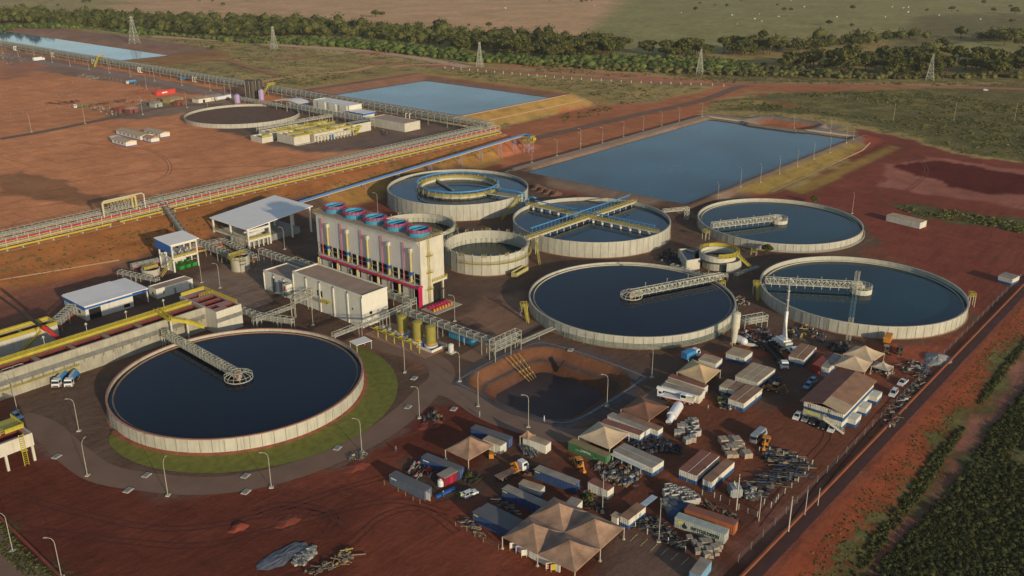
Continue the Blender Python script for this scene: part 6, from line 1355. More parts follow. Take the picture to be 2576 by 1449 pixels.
t = truck('white tractor truck with a long black trailer beside the white double cabin', z4(560, 1060), z4(625, 1180), CARW, 'flat', 6.5)
a = GT(z4(250, 740)); b = GT(z4(560, 1080)); t = thing('trailer', 'long black open trailer behind the white tractor truck', 'trailer', a, math.atan2((b-a).y, (b-a).x)); L_ = (b-a).length; MB().box(0, L_, -1.25, 1.25, 1.0, 1.3).box(0, L_, -1.25, -1.15, 1.3, 2.3).box(0, L_, 1.15, 1.25, 1.3, 2.3).build('body', BLACK, t); wheels(t, (1, 2.2, 3.4), 2.5, .5, .3)
t = truck('white bonneted truck with yellow crane arm and brown flat bed', z1(1060, 1200), z1(1500, 1010), CARW, 'flat', 9.5, M('rusty_bed', (.22, .14, .10), .8, .3)); MB().bar((1.2, 0, 1.0), (1.2, 0, 3.2), .6).bar((1.2, 0, 3.2), (.8, 1.4, 2.2), .45).bar((1.2, 0, 3.2), (1.0, -1.4, 2.0), .45).box(.6, 2.0, -1.2, 1.2, .95, 1.5).build('crane_arm', ORA, t)
truck('blue and white truck parked beside the dusty square cabin', z3(690, 500), z3(900, 410), CARW, 'box', 7.0, LBLUE)
truck('white cab truck with green flat bed in the far red yard', T(0, 0, 880, 1075), T(0, 0, 745, 1095), CARW, 'flat', 11, GREENP)
truck('teal tank truck standing in the far red yard', T(0, 0, 1365, 840), T(0, 0, 1275, 850), CARW, 'tank', 9)
truck('long blue truck on the service road beside the far rack', T(0, 0, 1880, 805), T(0, 0, 1835, 810), LBLUE, 'box', 9, LBLUE)
# mobile cranes
a, b = GT(z3(180, 1180)), GT(z3(860, 1320)); t = thing('mobile_crane', 'white and red mobile crane with folded boom beside the three containers', 'crane', (a+b)/2, math.atan2((b-a).y, (b-a).x)); x = (b-a).length/2
MB().box(-x, x, -1.25, 1.25, .8, 1.35).build('chassis', CARW, t); MB().box(-x+.3, x-.4, -1.28, 1.28, .75, .98).build('red_stripe', RED, t); cabm(t, -x-.2, 1.3, 2.6, CARW, 1.7); MB().box(1.5, 3.1, -1.2, -.2, 1.4, 3.1).build('operator_cab', CARW, t); MB().box(1.7, 3.15, -1.25, -1.18, 2.0, 2.9).build('cab_window', GLASS, t)
MB().bar((x-.8, .3, 2.4), (-x-.6, .3, 3.0), .8, .8).build('boom', CARW, t); MB().box(2.5, x, -1.1, 1.1, 1.4, 2.3).build('counterweight', CREAM, t); wheels(t, [-x+1+i*1.7 for i in range(2)]+[x-1-i*1.6 for i in range(3)], 2.5, .6, .35)
g = GT(z4(590, 745)); t = thing('mobile_crane', 'white telescopic crane with raised boom standing between the two right tanks', 'crane', g, R(60))
MB().box(-5.5, 4.5, -1.3, 1.3, .9, 1.5).build('chassis', CARW, t); cabm(t, -7.3, 2.4, 2.6, CARW, 2.0); MB().box(-2.4, 2.0, -1.5, 1.5, 1.6, 3.2).build('superstructure', CARW, t); MB().box(-3.6, -2.4, -1.4, 1.4, 1.4, 2.8).build('counterweight', CREAM, t); wheels(t, (-4.5, -3, .5, 2.2, 3.8), 2.6, .65, .4)
MB().box(.2, 1.6, -1.9, -1.5, 1.6, 3.4).build('operator_cab', GLASS, t)
top = G((1962, 716), 30); MB().bar((-.5, 0, 2.6), (-.3, 0, 13), .85).build('boom', CARW, t); MB().bar((-.3, 0, 13), (-.1, 0, 20), .6).bar((-.1, 0, 20), (0, 0, 24.5), .42).build('upper_boom', M('grey_boom', (.28, .28, .27), .5), t)
mb = MB()
for z in (14, 16.8, 20, 24.3): mb.cut().box(-.5, .35, -.42, .42, z, z+.25)
mb.ball((-.9, -.6, 23.5), .4); mb.build('boom_collar', CREAM, t); MB().bar((-2, 0, 2.6), (-.6, .2, 9.5), .5).build('ram', WHC, t)
mb = MB()
for s in (-1, 1):
    for x in (-3.8, 3.4): mb.cut().bar((x, 0, 1.2), (x, s*3.3, 1.2), .35); mb.bar((x, s*3.3, 1.2), (x, s*3.3, 0), .25); mb.box(x-.4, x+.4, s*3.3-.4, s*3.3+.4, 0, .15)
mb.build('outrigger', CREAM, t)
g = GT((2133, 857)); t = thing('lattice_mast', 'thin lattice mast banded white and blue before the right hand teal tank', 'mast', g)
H_ = 25.0
for k, (z0_, z1_, m_) in enumerate(((0, 8.5, CREAM), (8.5, 17, M('faded_blue', (.10, .20, .28), .5)), (17, 25, CREAM))):
    mb = MB(); n = 6
    for i in range(n):
        za, zb = z0_+(z1_-z0_)*i/n, z0_+(z1_-z0_)*(i+1)/n
        for (xa, ya), (xb, yb) in (((-.6, -.6), (.6, -.6)), ((.6, -.6), (.6, .6)), ((.6, .6), (-.6, .6)), ((-.6, .6), (-.6, -.6))): mb.bar((xa, ya, za), (xa, ya, zb), .09); mb.bar((xa, ya, za), (xb, yb, zb), .05); mb.bar((xa, ya, zb), (xb, yb, zb), .05)
    mb.build('mast_section', m_, t)
# red crane at the left edge : boom of a crane that stands behind the basin row
a = G(T(0, 2, 600, 495), 6.5); b = G(T(0, 2, 410, 360), 14.0); t = thing('crane_boom_truck', 'red and black telescopic crane boom rising over the basins toward the left edge', 'crane', (a.x, a.y, 0))
d = (b-a).normalized(); A0 = Vector((0, 0, 5.6)); L1 = (b-a).length; MB().bar(A0, A0+d*L1, 1.0, 1.1).build('boom', RED, t)
e = G((0, 741), 28); d2 = (Vector((e.x, e.y, 28))-b); MB().bar(A0+d*L1, A0+d*L1+d2*.55, .75, .8).bar(A0+d*L1+d2*.55, A0+d*L1+d2*1.25, .5, .55).build('upper_boom', BLACK, t)
MB().bar(A0+d*L1*.45, A0+d*L1*.8, .2, 1.14).build('boom_lettering', WINK, t); MB().box(-4, 3.5, -1.3, 1.3, .8, 2.2).build('chassis', M('crane_red', (.35, .03, .03), .5), t); MB().box(-1.4, 1.4, -1.3, 1.3, 2.2, 5.4).build('superstructure', BLACK, t); MB().bar((.2, 0, 3), A0+d*L1*.5, .35).build('ram', GALVD, t); wheels(t, (-3, -1.5, 1.2, 2.6), 2.6, .6, .4)
# backhoe loaders and other plant
def digger(label, p, ang, mat, name='backhoe_loader', k=1.0):
    g = GT(p); t = thing(name, label, 'digger', g, ang); MB().box(-1.6, 1.6, -.8, .8, .8, 1.6).box(.6, 2.2, -.5, .5, 1.0, 1.8).build('body', mat, t)
    MB().box(-1.1, .4, -.75, .75, 1.6, 2.7).build('cab', GLASS, t); MB().box(-1.25, .55, -.85, .85, 2.7, 2.85).build('cab_roof', DUSTROOF if 'brown' in label else mat, t)
    MB().bar((-1.7, 0, 1.2), (-2.8, 0, 3.2), .3).bar((-2.8, 0, 3.2), (-3.9, 0, 1.2), .25).box(-4.3, -3.6, -.4, .4, .6, 1.3).build('backhoe_arm', mat, t)
    MB().bar((1.6, .6, 1.4), (3.1, .6, .6), .2).bar((1.6, -.6, 1.4), (3.1, -.6, .6), .2).box(2.9, 3.6, -1.1, 1.1, .2, .9).build('loader_bucket', mat, t); wheels(t, (-1.0, 1.5), 1.9, .6, .4); return t
digger('yellow backhoe loader beside the grey minibus', z5(1560, 800), R(20), ORA); digger('orange digger parked right of the brown double cabin', T(3, 2, 60, 1040), R(100), M('dark_orange', (.35, .14, .04), .6)); digger('brown roofed tractor left of the pair behind the rear tan tent', T(3, 2, 1185, 650), R(10), M('tractor_dull', (.12, .09, .05), .7)); digger('dull tractor at the right of the pair behind the rear tan tent', T(3, 2, 1320, 660), R(15), MATS['tractor_dull']); digger('orange digger lying among scrap beside the green container', z2(280, 1210), R(60), ORA)
def tankv(name, label, p, q, r, m_, z=0, cat='tank', r2=None, cap=True):
    a, b = GT(p), GT(q); t = thing(name, label, cat, a); v = b-a; mb = MB(); mb.tube((0, 0, r+z), (v.x*.72, v.y*.72, r+z), r, 18); mb.tube((v.x*.72, v.y*.72, r+z), (v.x, v.y, (r2 or r*.6)+z), r2 or r*.62, 14); mb.ball((0, 0, r+z), r*.99, 14, 6); mb.build('shell', m_, t, True); MB().box(v.x*.3-.5, v.x*.3+.5, v.y*.3-.5, v.y*.3+.5, 0, .4+z).build('cradle', WOOD, t); return t
tankv('fallen_silo', 'white bottle shaped silo lying on its side by the red brown tent', T(2, 2, 1670, 1235), T(2, 2, 1575, 1380), 1.5, CARW); tankv('horizontal_tank', 'white horizontal tank behind the wide white cabin', T(2, 2, 2330, 585), T(2, 2, 2240, 545), 1.3, CARW, .4); tankv('horizontal_tank', 'thin grey horizontal cylinder right of the white horizontal tank', T(2, 2, 2350, 590), T(2, 2, 2470, 605), .6, CREAM, .3)
g = GT(T(2, 2, 2228, 578)); t = thing('cement_silo', 'tall white upright silo beside the pipe footed tank', 'silo', g); MB().cyl((0, 0), 1.5, 6.5, 11.8, 20).cyl((0, 0), .8, 1.2, 6.5, 16, 1.2).cyl((0, 0), 1.5, 11.8, 12.3, 20, .6).build('shell', CREAM, t, True); MB().bar((-1, 0, 0), (-1, 0, 7), .2).bar((1, 0, 0), (1, 0, 7), .2).bar((0, 1, 0), (0, 1, 7), .2).build('leg', CREAM, t)
g = GT(T(3, 2, 1200, 560)); t = thing('generator', 'yellow box generator on dark legs by the right hand tank', 'generator', g, R(10)); MB().box(-2.4, 2.4, -1.1, 1.1, 1.2, 3.2).build('housing', ORA, t); MB().box(-2.2, 2.2, -1, 1, 0, 1.2).build('base', BLACK, t)
g = GT(T(1, 3, 1905, 545)); t = thing('kiosk', 'dark red kiosk with grey roof beside the blue container', 'kiosk', g, R(-2)); MB().box(-.4, 4.0, -.2, 2.3, 0, 2.6).build('wall', M('dark_red_paint', (.24, .02, .03), .5, .1), t); MB().box(-.6, 4.2, -.4, 2.5, 2.6, 2.75).build('roof', RGRY, t); MB().box(1.5, 2.3, -.27, -.2, .1, 2.1).build('door', MAG, t)
g = GT(T(1, 3, 1860, 535)); t = thing('water_jug', 'white round water tank left of the red kiosk', 'tank', g); MB().cyl((0, 0), .9, 0, 1.2, 16).ball((0, 0, 1.2), .9, 14, 6, .6).cyl((0, 0), .3, 1.6, 1.9, 10).build('shell', CARW, t, True)
a, b = GT(T(1, 3, 1812, 662)), GT(T(1, 3, 2000, 568)); t = thing('steel_beam', 'long blue beam lying in front of the red kiosk', 'beam', a, math.atan2((b-a).y, (b-a).x)); MB().box(0, (b-a).length, -.35, .35, 0, .5).build('flange', BLUE, t)
g = GT(z7(2085, 690)); t = thing('kiosk', 'small white booth right of the big tent back corner', 'kiosk', g, R(0)); MB().box(-.8, .8, -.8, .8, 0, 2.3).build('wall', WHC, t); MB().box(-1, 1, -1, 1, 2.3, 2.45).build('roof', RTAN, t)
t = thing('generator', 'yellow generator cart under the brown tent', 'generator', GT(z1(900, 790)), R(40)); MB().box(-.8, .8, -.6, .6, .3, 1.6).build('housing', ORA, t); wheels(t, (-.5, .5), 1.3, .3)
# ------------------------------------------------------------------ stacked goods
def clones(root, spots, label=None, group=None):
    out = []
    for i, (p, ang, sc_) in enumerate(spots):
        g = GT(p) if not isinstance(p, Vector) else p
        if i == 0: root.location = g; root.rotation_euler = (0, 0, ang); root.scale = (sc_,)*3; r = root
        else: r = dup(root, g, ang, label, group, sc_)
        out.append(r)
    return out
PREC = M('precast_concrete', (.46, .44, .39), .9, .15, .8, dust=.3)
def open_box(label, group, w=2.0, d=2.0, h=1.7):
    t = thing('precast_box', label, 'concrete box', (0, 0, 0), 0, group); mb = MB(); mb.box(-w/2, w/2, -d/2, -d/2+.2, 0, h); mb.box(-w/2, w/2, d/2-.2, d/2, 0, h); mb.box(-w/2, -w/2+.2, -d/2+.2, d/2-.2, 0, h); mb.box(w/2-.2, w/2, -d/2+.2, d/2-.2, 0, h); mb.build('wall', PREC, t); MB().box(-w/2+.2, w/2-.2, -d/2+.2, d/2-.2, 0, .2).build('floor', DARK, t); return t
gA = 'open precast boxes behind the orange container'; oA = open_box('open topped precast concrete box in the row behind the orange container', gA)
clones(oA, [(z6(x, y+60), R(50), 1) for x, y in ((390, 190), (470, 220), (560, 260), (650, 260), (730, 300), (810, 340), (700, 440), (790, 430), (880, 400), (350, 290), (480, 320))], None, gA)
def crate(label, group, mat, w, d, h, name='crate'):
    t = thing(name, label, 'crate', (0, 0, 0), 0, group); MB().box(-w/2, w/2, -d/2, d/2, .12, h).build('body', mat, t); MB().box(-w/2, w/2, -d/2, -d/2+.12, 0, .12).box(-w/2, w/2, d/2-.12, d/2, 0, .12).box(-w/2-.02, w/2+.02, -.05, .05, .2, h+.02).build('pallet', WOOD, t); return t
gB = 'pallet crates in front of the lettered container'; oB = crate('grey tan pallet crate in the heap before the lettered container', gB, M('crate_tan', (.36, .31, .24), .9, .2, .8), 1.4, 1.2, 1.0)
clones(oB, [(z6(x-10, y+75), R(random.uniform(35, 60)), random.uniform(.8, 1.3)) for x, y in ((780, 1100), (880, 1190), (980, 1260), (940, 1350), (1050, 1180), (1060, 1290), (1150, 1330), (1190, 1220), (1260, 1290), (1100, 1410), (1190, 1430), (1290, 1380), (1330, 1300), (1010, 1150), (1140, 1180), (1340, 1240))], None, gB)
gC = 'crates left of the blue tarpaulin'; oC = crate('grey crate in the dark heap left of the orange container', gC, M('crate_grey', (.22, .22, .20), .9, .2, .8), 1.8, 1.5, 1.1)
clones(oC, [(z6(x, y+40), R(random.uniform(30, 60)), random.uniform(.8, 1.2)) for x, y in ((330, 460), (400, 420), (460, 400), (520, 420), (560, 440), (340, 540), (430, 560), (400, 620), (480, 520), (300, 500))], None, gC)
gD = 'tan crates near the minibus'; oD = crate('flat tan crate in the stack left of the grey minibus', gD, M('crate_sand', (.42, .33, .24), .9, .15, .8), 2.0, 1.8, 1.3)
clones(oD, [(z5(x, y+40), R(50), random.uniform(.85, 1.25)) for x, y in ((760, 720), (930, 680), (1010, 720), (1080, 770), (800, 860), (890, 850), (960, 870), (870, 980), (980, 980), (1150, 960), (1210, 980), (1020, 820), (900, 760), (1100, 850))], None, gD)
gE = 'grey crates near the fallen silo'; oE = crate('pale grey crate in the heap right of the fallen white silo', gE, M('crate_pale', (.42, .38, .32), .9, .2, .8), 1.6, 1.3, 1.3)
clones(oE, [(z2(x, y+40), R(random.uniform(30, 60)), random.uniform(.8, 1.3)) for x, y in ((2330, 360), (2400, 320), (2260, 420), (2200, 470), (2300, 470), (2440, 400), (2380, 660), (2330, 720), (2440, 690), (2250, 560), (2480, 350), (2150, 590))], None, gE)
t0 = thing('pipe_ring', 'white concrete ring standing among the crates by the fallen silo', 'concrete ring', (0, 0, 0), 0, 'concrete rings by the fallen silo'); MB().ring((0, 0), .75, .95, 0, 1.4, 18).build('wall', PREC, t0); MB().disc((0, 0), .76, .3, 18).build('bottom', DARK, t0)
clones(t0, [(z5(x, y), 0, s) for x, y, s in ((130, 550, 1), (230, 490, 1.2), (270, 600, 1.2), (200, 640, 1))], None, 'concrete rings by the fallen silo')
HEAPM = [M('scrap_%s' % n, c, .8, .3, 1.2) for n, c in (('dark', (.035, .035, .04)), ('rust', (.17, .075, .04)), ('grey', (.13, .12, .105)), ('tan', (.27, .20, .13)), ('blue', (.025, .055, .12)), ('pale', (.38, .36, .31)))]
def heap(label, poly, n, mats, hmax=1.0, pipes=.4, ln=(1, 4)):
    """jumble of scrap inside a survey polygon"""
    pts = [GT(p) for p in poly]; c = sum(pts, Vector())/len(pts); t = thing('scrap_heap', label, 'scrap', c); t['kind'] = 'stuff'; xs = [p.x for p in pts]; ys = [p.y for p in pts]
    global PS, PQ
    MBs = [MB() for _ in mats]; k = 0; base_ang = random.uniform(0, 3)
    while k < n:
        x, y = random.uniform(min(xs), max(xs)), random.uniform(min(ys), max(ys)); ins = False
        for i in range(len(pts)):
            x1, y1, x2, y2 = pts[i].x, pts[i].y, pts[(i+1) % len(pts)].x, pts[(i+1) % len(pts)].y
            if (y1 > y) != (y2 > y) and x < (x2-x1)*(y-y1)/(y2-y1)+x1: ins = not ins
        if not ins: k += .2; continue
        k += 1; mb = random.choice(MBs); x -= c.x; y -= c.y; z = random.uniform(0, hmax*.6); a = random.gauss(base_ang, .18 if pipes > .45 else .5)
        if random.random() < pipes: l_ = random.uniform(*ln)/2; r = random.uniform(.05, .16); mb.tube((x-math.cos(a)*l_, y-math.sin(a)*l_, z+r), (x+math.cos(a)*l_, y+math.sin(a)*l_, z+r+random.uniform(-.1, .25)), r, 6)
        else:
            w_, d_, h_ = random.uniform(.2, 1.3), random.uniform(.2, .9), random.uniform(.15, hmax)
            q = Matrix.Rotation(a, 3, 'Z') @ Matrix.Rotation(random.gauss(0, .2), 3, 'X'); vs = [q @ Vector((sx*w_/2, sy*d_/2, sz*h_)) + Vector((x, y, z*.4)) for sz in (0, 1) for sx, sy in ((-1, -1), (1, -1), (1, 1), (-1, 1))]
            mb.add(vs, [(3, 2, 1, 0), (4, 5, 6, 7), (0, 1, 5, 4), (1, 2, 6, 5), (2, 3, 7, 6), (3, 0, 4, 7)])
    for mb, m_ in zip(MBs, mats):
        if mb.v: mb.build('scrap', m_, t)
    return t
D_, Ru, Gy, Ta, Bl, Pa = HEAPM
heap('rusty and grey scrap spread in front of the wide cabin with posts', [z2(560, 1180), z2(900, 1130), z2(1300, 1220), z2(1600, 1420), z6(0, -60), z7(2150, 130), z7(1880, 20)], 240, [Gy, Ru, Ta, D_, Pa], 1.0, .3)
heap('pale sacks and blue scraps in front of the cabin with posts', [z7(1880, -40), z7(2420, -60), z7(2400, 160), z7(2100, 140)], 70, [Ta, Bl, Pa, Gy], 1.1, .2)
heap('dark machine parts right of the cabin with the grey brown roof', [z2(1500, 640), z2(2000, 700), z2(2230, 850), z2(2230, 1020), z2(1900, 960), z2(1650, 930), z2(1350, 830)], 150, [D_, Bl, D_, Gy, D_], .9, .35)
heap('long dark pipe stock along the fence near the cable drums', [z5(1380, 1020), z5(1700, 830), z5(2000, 950), z5(2430, 1180), z5(2300, 1420), z6(2000, 400), z6(1900, 60), z5(1900, 1250)], 330, [D_, Gy, D_, Ta, Bl, D_], 1.0, .6, (2, 6))
heap('jumbled black stock by the parking lines', [T(2, 3, 1200, 940), T(2, 3, 1440, 860), T(2, 3, 1600, 1000), T(2, 3, 1760, 1170), T(2, 3, 1700, 1215), T(2, 3, 1480, 1060)], 170, [D_, D_, Gy], .9, .5)
heap('mixed scrap with red and orange bits left of the raised crane', [z4(-20, 420), z4(300, 420), z4(540, 700), z4(400, 760), z4(120, 720), z3(2050, 280), z3(1700, 60), z3(1750, 0)], 230, [D_, Gy, REDC, Ru, Bl, Pa, D_], 1.0, .4)
heap('scrap and yellow parts right of the raised crane', [z4(700, 450), z4(1000, 340), z4(1250, 420), z4(1400, 560), z4(1350, 680), z4(1100, 560), z4(780, 600)], 130, [Gy, Bl, YELD, D_, Ru, D_], .9, .3)
heap('dark goods between the white cabin and the grey slab', [z4(1450, 760), z4(1560, 690), z4(1900, 700), z4(1820, 850), z4(1640, 880), z4(1480, 820)], 110, [D_, Gy, D_], 1.3, .4)
heap('scrap strip along the boundary fence right of the office', [z8(2180, 60), z8(2440, 180), z8(2330, 430), z8(2060, 700), z8(1900, 1050), z8(1720, 1050), z8(1840, 800), z8(2060, 520), z8(2230, 300), z8(1900, 100)], 330, [D_, Ru, Gy, D_, Pa, Ta], .9, .45)
heap('blue and pale goods at the white rubble corner by the fence', [z8(2180, 70), z8(2360, 110), z8(2450, 250), z8(2300, 270)], 60, [Bl, Pa, Bl, Gy], 1.2, .3)
heap('table and tool clutter under the small pale tent', [T(3, 2, 1050, 850), T(3, 2, 1210, 880), T(3, 2, 1260, 850), T(3, 2, 1120, 810)], 70, [D_, Pa, D_, Gy], 1.0, .3)
heap('drums and tools before the brown double cabin', [z3(1240, 1230), z3(1500, 1170), z3(1560, 1300), z3(1700, 1420), z3(1350, 1430)], 100, [Pa, D_, Gy, YEL, D_], 1.1, .3)
heap('boxes and dark goods left of the tan roofed short cabin', [z3(1280, 1040), z3(1450, 1040), z3(1560, 1160), z3(1400, 1180)], 45, [D_, Gy, Pa, Bl], 1.1, .3)
heap('dark parts between the broad cabin and the orange digger', [z3(2250, 880), z3(2350, 790), z3(2480, 820), z3(2440, 960), z3(2260, 1020)], 55, [D_, Bl, D_, Gy], 1.2, .3)
heap('broken kerbs and lumber at the road edge by the front clarifier', [T(1, 3, 910, 270), T(1, 3, 1010, 230), T(1, 3, 1110, 210), T(1, 3, 1050, 270)], 45, [Gy, Pa, Ta], .6, .6)
heap('scrap dumped at the road bend below the yellow frames', [T(1, 2, 1670, 1320), T(1, 2, 1790, 1220), T(1, 2, 1900, 1330), T(1, 2, 1780, 1400)], 70, [D_, Gy, Ru, Ta], .8, .5)
heap('poles and parts inside the fenced patch by the red kiosk', [T(1, 3, 1480, 390), T(1, 3, 1650, 300), T(1, 3, 1800, 350), T(1, 3, 1880, 440), T(1, 3, 1640, 460)], 60, [Pa, RED, D_, D_], .8, .6)
heap('stacked silver pipes beside the short white container', [z1(1430, 650), z1(1570, 570), z1(1780, 650), z1(1660, 760), z1(1560, 740)], 60, [Gy, Gy, Pa], 1.0, 1.0, (3, 5))
heap('lumber and crates left of the parked containers near the big tent', [z7(250, 330), z7(420, 330), z7(640, 560), z7(500, 580)], 45, [Ta, Gy, Bl, D_], .6, .6)
heap('pallets along the front of the navy container pair', [T(1, 3, 2050, 840), T(1, 3, 2150, 870), T(1, 3, 2330, 1060), T(1, 3, 2250, 1060), T(1, 3, 2120, 960)], 45, [Ta, Ta, Gy], .7, .4)
heap('construction clutter in the lower left foreground behind the gravel', [T(1, 3, 800, 1270), T(1, 3, 920, 1170), T(1, 3, 1040, 1260), T(1, 3, 900, 1350), T(1, 3, 560, 1440), T(1, 3, 450, 1430)], 55, [Gy, Ta, Ta, YELD], .8, .3)
heap('white rubble chunks beside the gravel sheet', [T(1, 3, 400, 1260), T(1, 3, 590, 1150), T(1, 3, 600, 1230), T(1, 3, 480, 1340), T(1, 3, 370, 1340)], 200, [Pa, Pa, Gy], .5, 0)
heap('valve rings and steel among dark pipes by the small clarifier', [T(2, 1, 1440, 1150), T(2, 1, 1560, 1060), T(2, 1, 1700, 1150), T(2, 1, 1760, 1220), T(2, 1, 1600, 1240)], 110, [D_, Bl, D_, Gy], 1.6, .5)
heap('pipes and pumps between the pipe footed tank and the crane', [T(2, 2, 2240, 90), T(2, 2, 2330, 80), T(2, 2, 2380, 170), T(2, 2, 2290, 190)], 50, [Gy, Ru, Pa], 1.0, .5)
heap('grey brown scrap of the far red yard beside the red huts', [T(0, 0, 900, 1100), T(0, 0, 1130, 1080), T(0, 0, 1250, 1170), T(0, 0, 1160, 1175), T(0, 0, 1000, 1130)], 130, [Gy, Ru, Pa, Ta], 1.6, .4)
heap('grey steel stock laid out in the far red yard', [T(0, 0, 760, 760), T(0, 0, 870, 745), T(0, 0, 1000, 795), T(0, 0, 900, 800)], 90, [Gy, Pa, Gy], 1.0, .6, (3, 7))
heap('mixed stock at the left edge of the far yard', [T(0, 0, 0, 545), T(0, 0, 120, 550), T(0, 0, 330, 610), T(0, 0, 100, 660), T(0, 0, 0, 660)], 130, [Gy, Ta, Pa, Ru], 1.0, .5, (2, 6))
heap('pipe stock across the far red yard centre', [T(0, 0, 440, 1045), T(0, 0, 780, 1010), T(0, 0, 800, 1035), T(0, 0, 450, 1060)], 60, [Ru, D_, Ru], .8, .8, (4, 9))
heap('pale sheets lying in the far red yard', [T(0, 0, 520, 960), T(0, 0, 770, 925), T(0, 0, 780, 940), T(0, 0, 600, 985)], 50, [Ta, Pa, Ta], .4, .5, (4, 9))
heap('clutter behind the far yard pavilions', [T(0, 0, 1200, 1040), T(0, 0, 1500, 1000), T(0, 0, 1640, 990), T(0, 0, 1640, 1060), T(0, 0, 1260, 1060)], 100, [Ru, Pa, D_, Gy, RED], 1.3, .4)
heap('rusty scrap line in the far yard', [T(0, 0, 880, 1060), T(0, 0, 1260, 1005), T(0, 0, 1280, 1020), T(0, 0, 900, 1080)], 90, [Ru, D_, Ru, Gy], 1.2, .5)
heap('tools and chemical totes beside the far rack bend', [T(1, 0, 1260, 1330), T(1, 0, 1330, 1310), T(1, 0, 1360, 1360), T(1, 0, 1290, 1370)], 50, [Gy, D_], 1.4, .3)
heap('dark goods packed around the yellow crane truck', [z1(1600, 900), z1(1700, 960), z1(1640, 1160), z1(1500, 1130)], 26, [D_, Gy, Ru], .9, .3)
heap('brown pallets scattered between containers and big tent', [z7(1560, 260), z7(1640, 200), z7(1900, 400), z7(1960, 520), z7(1700, 480)], 70, [D_, Ru, D_, Gy], .7, .4)
heap('tyres and drums along the back of the wide post cabin', [z2(1250, 740), z2(1450, 800), z2(1700, 950), z2(1560, 940), z2(1300, 830)], 50, [D_, D_, Gy], .9, .2)
heap('rusty bars stacked behind the rust orange container', [z6(900, 440), z6(1100, 470), z6(1700, 760), z6(1640, 800), z6(1000, 520)], 90, [Ru, D_, Ru, Ta], .8, .6, (1.5, 4))
heap('pale drums and boxes right of the transformer', [z6(1760, 200), z6(1950, 180), z6(2150, 420), z6(1950, 470), z6(1800, 380)], 70, [Pa, Gy, Pa, D_], 1.3, .1)
heap('loose planks in front of the white double cabin', [z4(720, 560), z4(1000, 600), z4(1080, 680), z4(800, 640)], 40, [Ta, Ru, Gy], .5, .6)
heap('black hoses and parts below the raised crane', [z4(260, 520), z4(480, 560), z4(520, 700), z4(330, 700)], 60, [D_, D_, D_, Gy], 1.1, .4)
heap('small dark parts scattered round the red kiosk', [T(1, 3, 2080, 420), T(1, 3, 2230, 400), T(1, 3, 2250, 500), T(1, 3, 2100, 500)], 40, [D_, M('weed_green', (.05, .06, .02), .9), D_], .5, .2)
# far yard sheds
def shed(name, label, p, L_, W_, H_, ang, wall, roof, hip=True, cat='shed'):
    g = GT(p); t = thing(name, label, cat, g, ang); MB().box(0, L_, 0, W_, 0, H_).build('wall', wall, t)
    o = .5; vs = [(-o, -o, H_), (L_+o, -o, H_), (L_+o, W_+o, H_), (-o, W_+o, H_), (L_*.3 if hip else -o, W_/2, H_+1.3), (L_*.7 if hip else L_+o, W_/2, H_+1.3)]
    MB().add(vs, [(0, 1, 5, 4), (4, 5, 2, 3), (0, 4, 3), (1, 2, 5), (3, 2, 1, 0)]).build('roof', roof, t); MB().box(L_*.3, L_*.45, -.05, 0, 0, 2.1).build('door', DARK, t); return t
shed('hip_roofed_hut', 'grey hip roofed hut with yellow front wall in the far red yard', T(0, 0, 1720, 1045), 12, 9, 3, R(10), YELD, DUSTROOF); shed('hip_roofed_hut', 'small grey green hut in the far red yard', T(0, 0, 1560, 1085), 7, 6, 3, R(10), M('greygreen_wall', (.33, .36, .30), .8), RGRY)
shed('pavilion', 'dark red pavilion left of the pair in the far red yard', T(0, 0, 1200, 1140), 8, 6, 3, R(10), M('maroon_wall', (.22, .07, .06), .8), M('maroon_roof', (.24, .10, .08), .9)); shed('pavilion', 'dark red pavilion right of the pair in the far red yard', T(0, 0, 1310, 1145), 8, 6, 3, R(10), MATS['maroon_wall'], DUSTROOF); shed('pavilion', 'dark red shed below the yellow walled hut', T(0, 0, 1790, 1070), 8, 5, 3, R(10), MATS['maroon_wall'], MATS['maroon_roof'])
shed('site_hut', 'white walled hut with brown roof near the dark silos', T(0, 0, 2000, 1040), 13, 8, 3, R(5), WHITE, DUSTROOF, False); shed('site_hut', 'cream hut beside the white tank trailer', T(0, 0, 2130, 1020), 10, 7, 3, R(5), CREAM, RGRY, False)
g = GT(T(0, 0, 1580, 965)); t = thing('red_container', 'red container with a white emblem in the far yard', 'container', g, R(8)); MB().box(0, 18, 0, 3, 0, 3.4).build('body', M('bright_red', (.62, .06, .05), .6, .1), t); MB().box(5, 10, -.06, 0, 1.2, 2.2).build('white_mark', WINK, t)
g = GT(T(0, 0, 1440, 945)); t = thing('steel_portal_row', 'row of thin red steel portals left of the red container', 'steel portals', g, R(8)); mb = MB()
for i in range(8): x = i*2.4-4; mb.bar((x, 0, 0), (x, 0, 3.4), .25); mb.bar((x, 3, 0), (x, 3, 3.4), .25); mb.bar((x, 0, 3.4), (x, 3, 3.4), .25)
mb.build('frame', M('maroon_paint', (.30, .06, .05), .6), t)
g = GT(T(0, 0, 2240, 1010)); t = thing('tank_trailer', 'white tank trailer near the lilac silo', 'trailer', g, R(8)); MB().tube((-6, 0, 2), (5, 0, 2), 1.5, 14).box(5, 7.5, -1.2, 1.2, .8, 3.6).build('tank', CARW, t); wheels(t, (-4, -2, 5.5), 2.6, .6, .4)
g = GT(T(0, 0, 395, 615)); t = thing('cargo_truck', 'white box truck by the far rack near the left edge', 'truck', g, R(8)); MB().box(-6, 3, -1.3, 1.3, 1, 4).build('cargo_box', CARW, t); MB().box(3.4, 5.6, -1.2, 1.2, .8, 3).build('cab', CARW, t); wheels(t, (-4, -2, 4.5), 2.6, .6, .4)
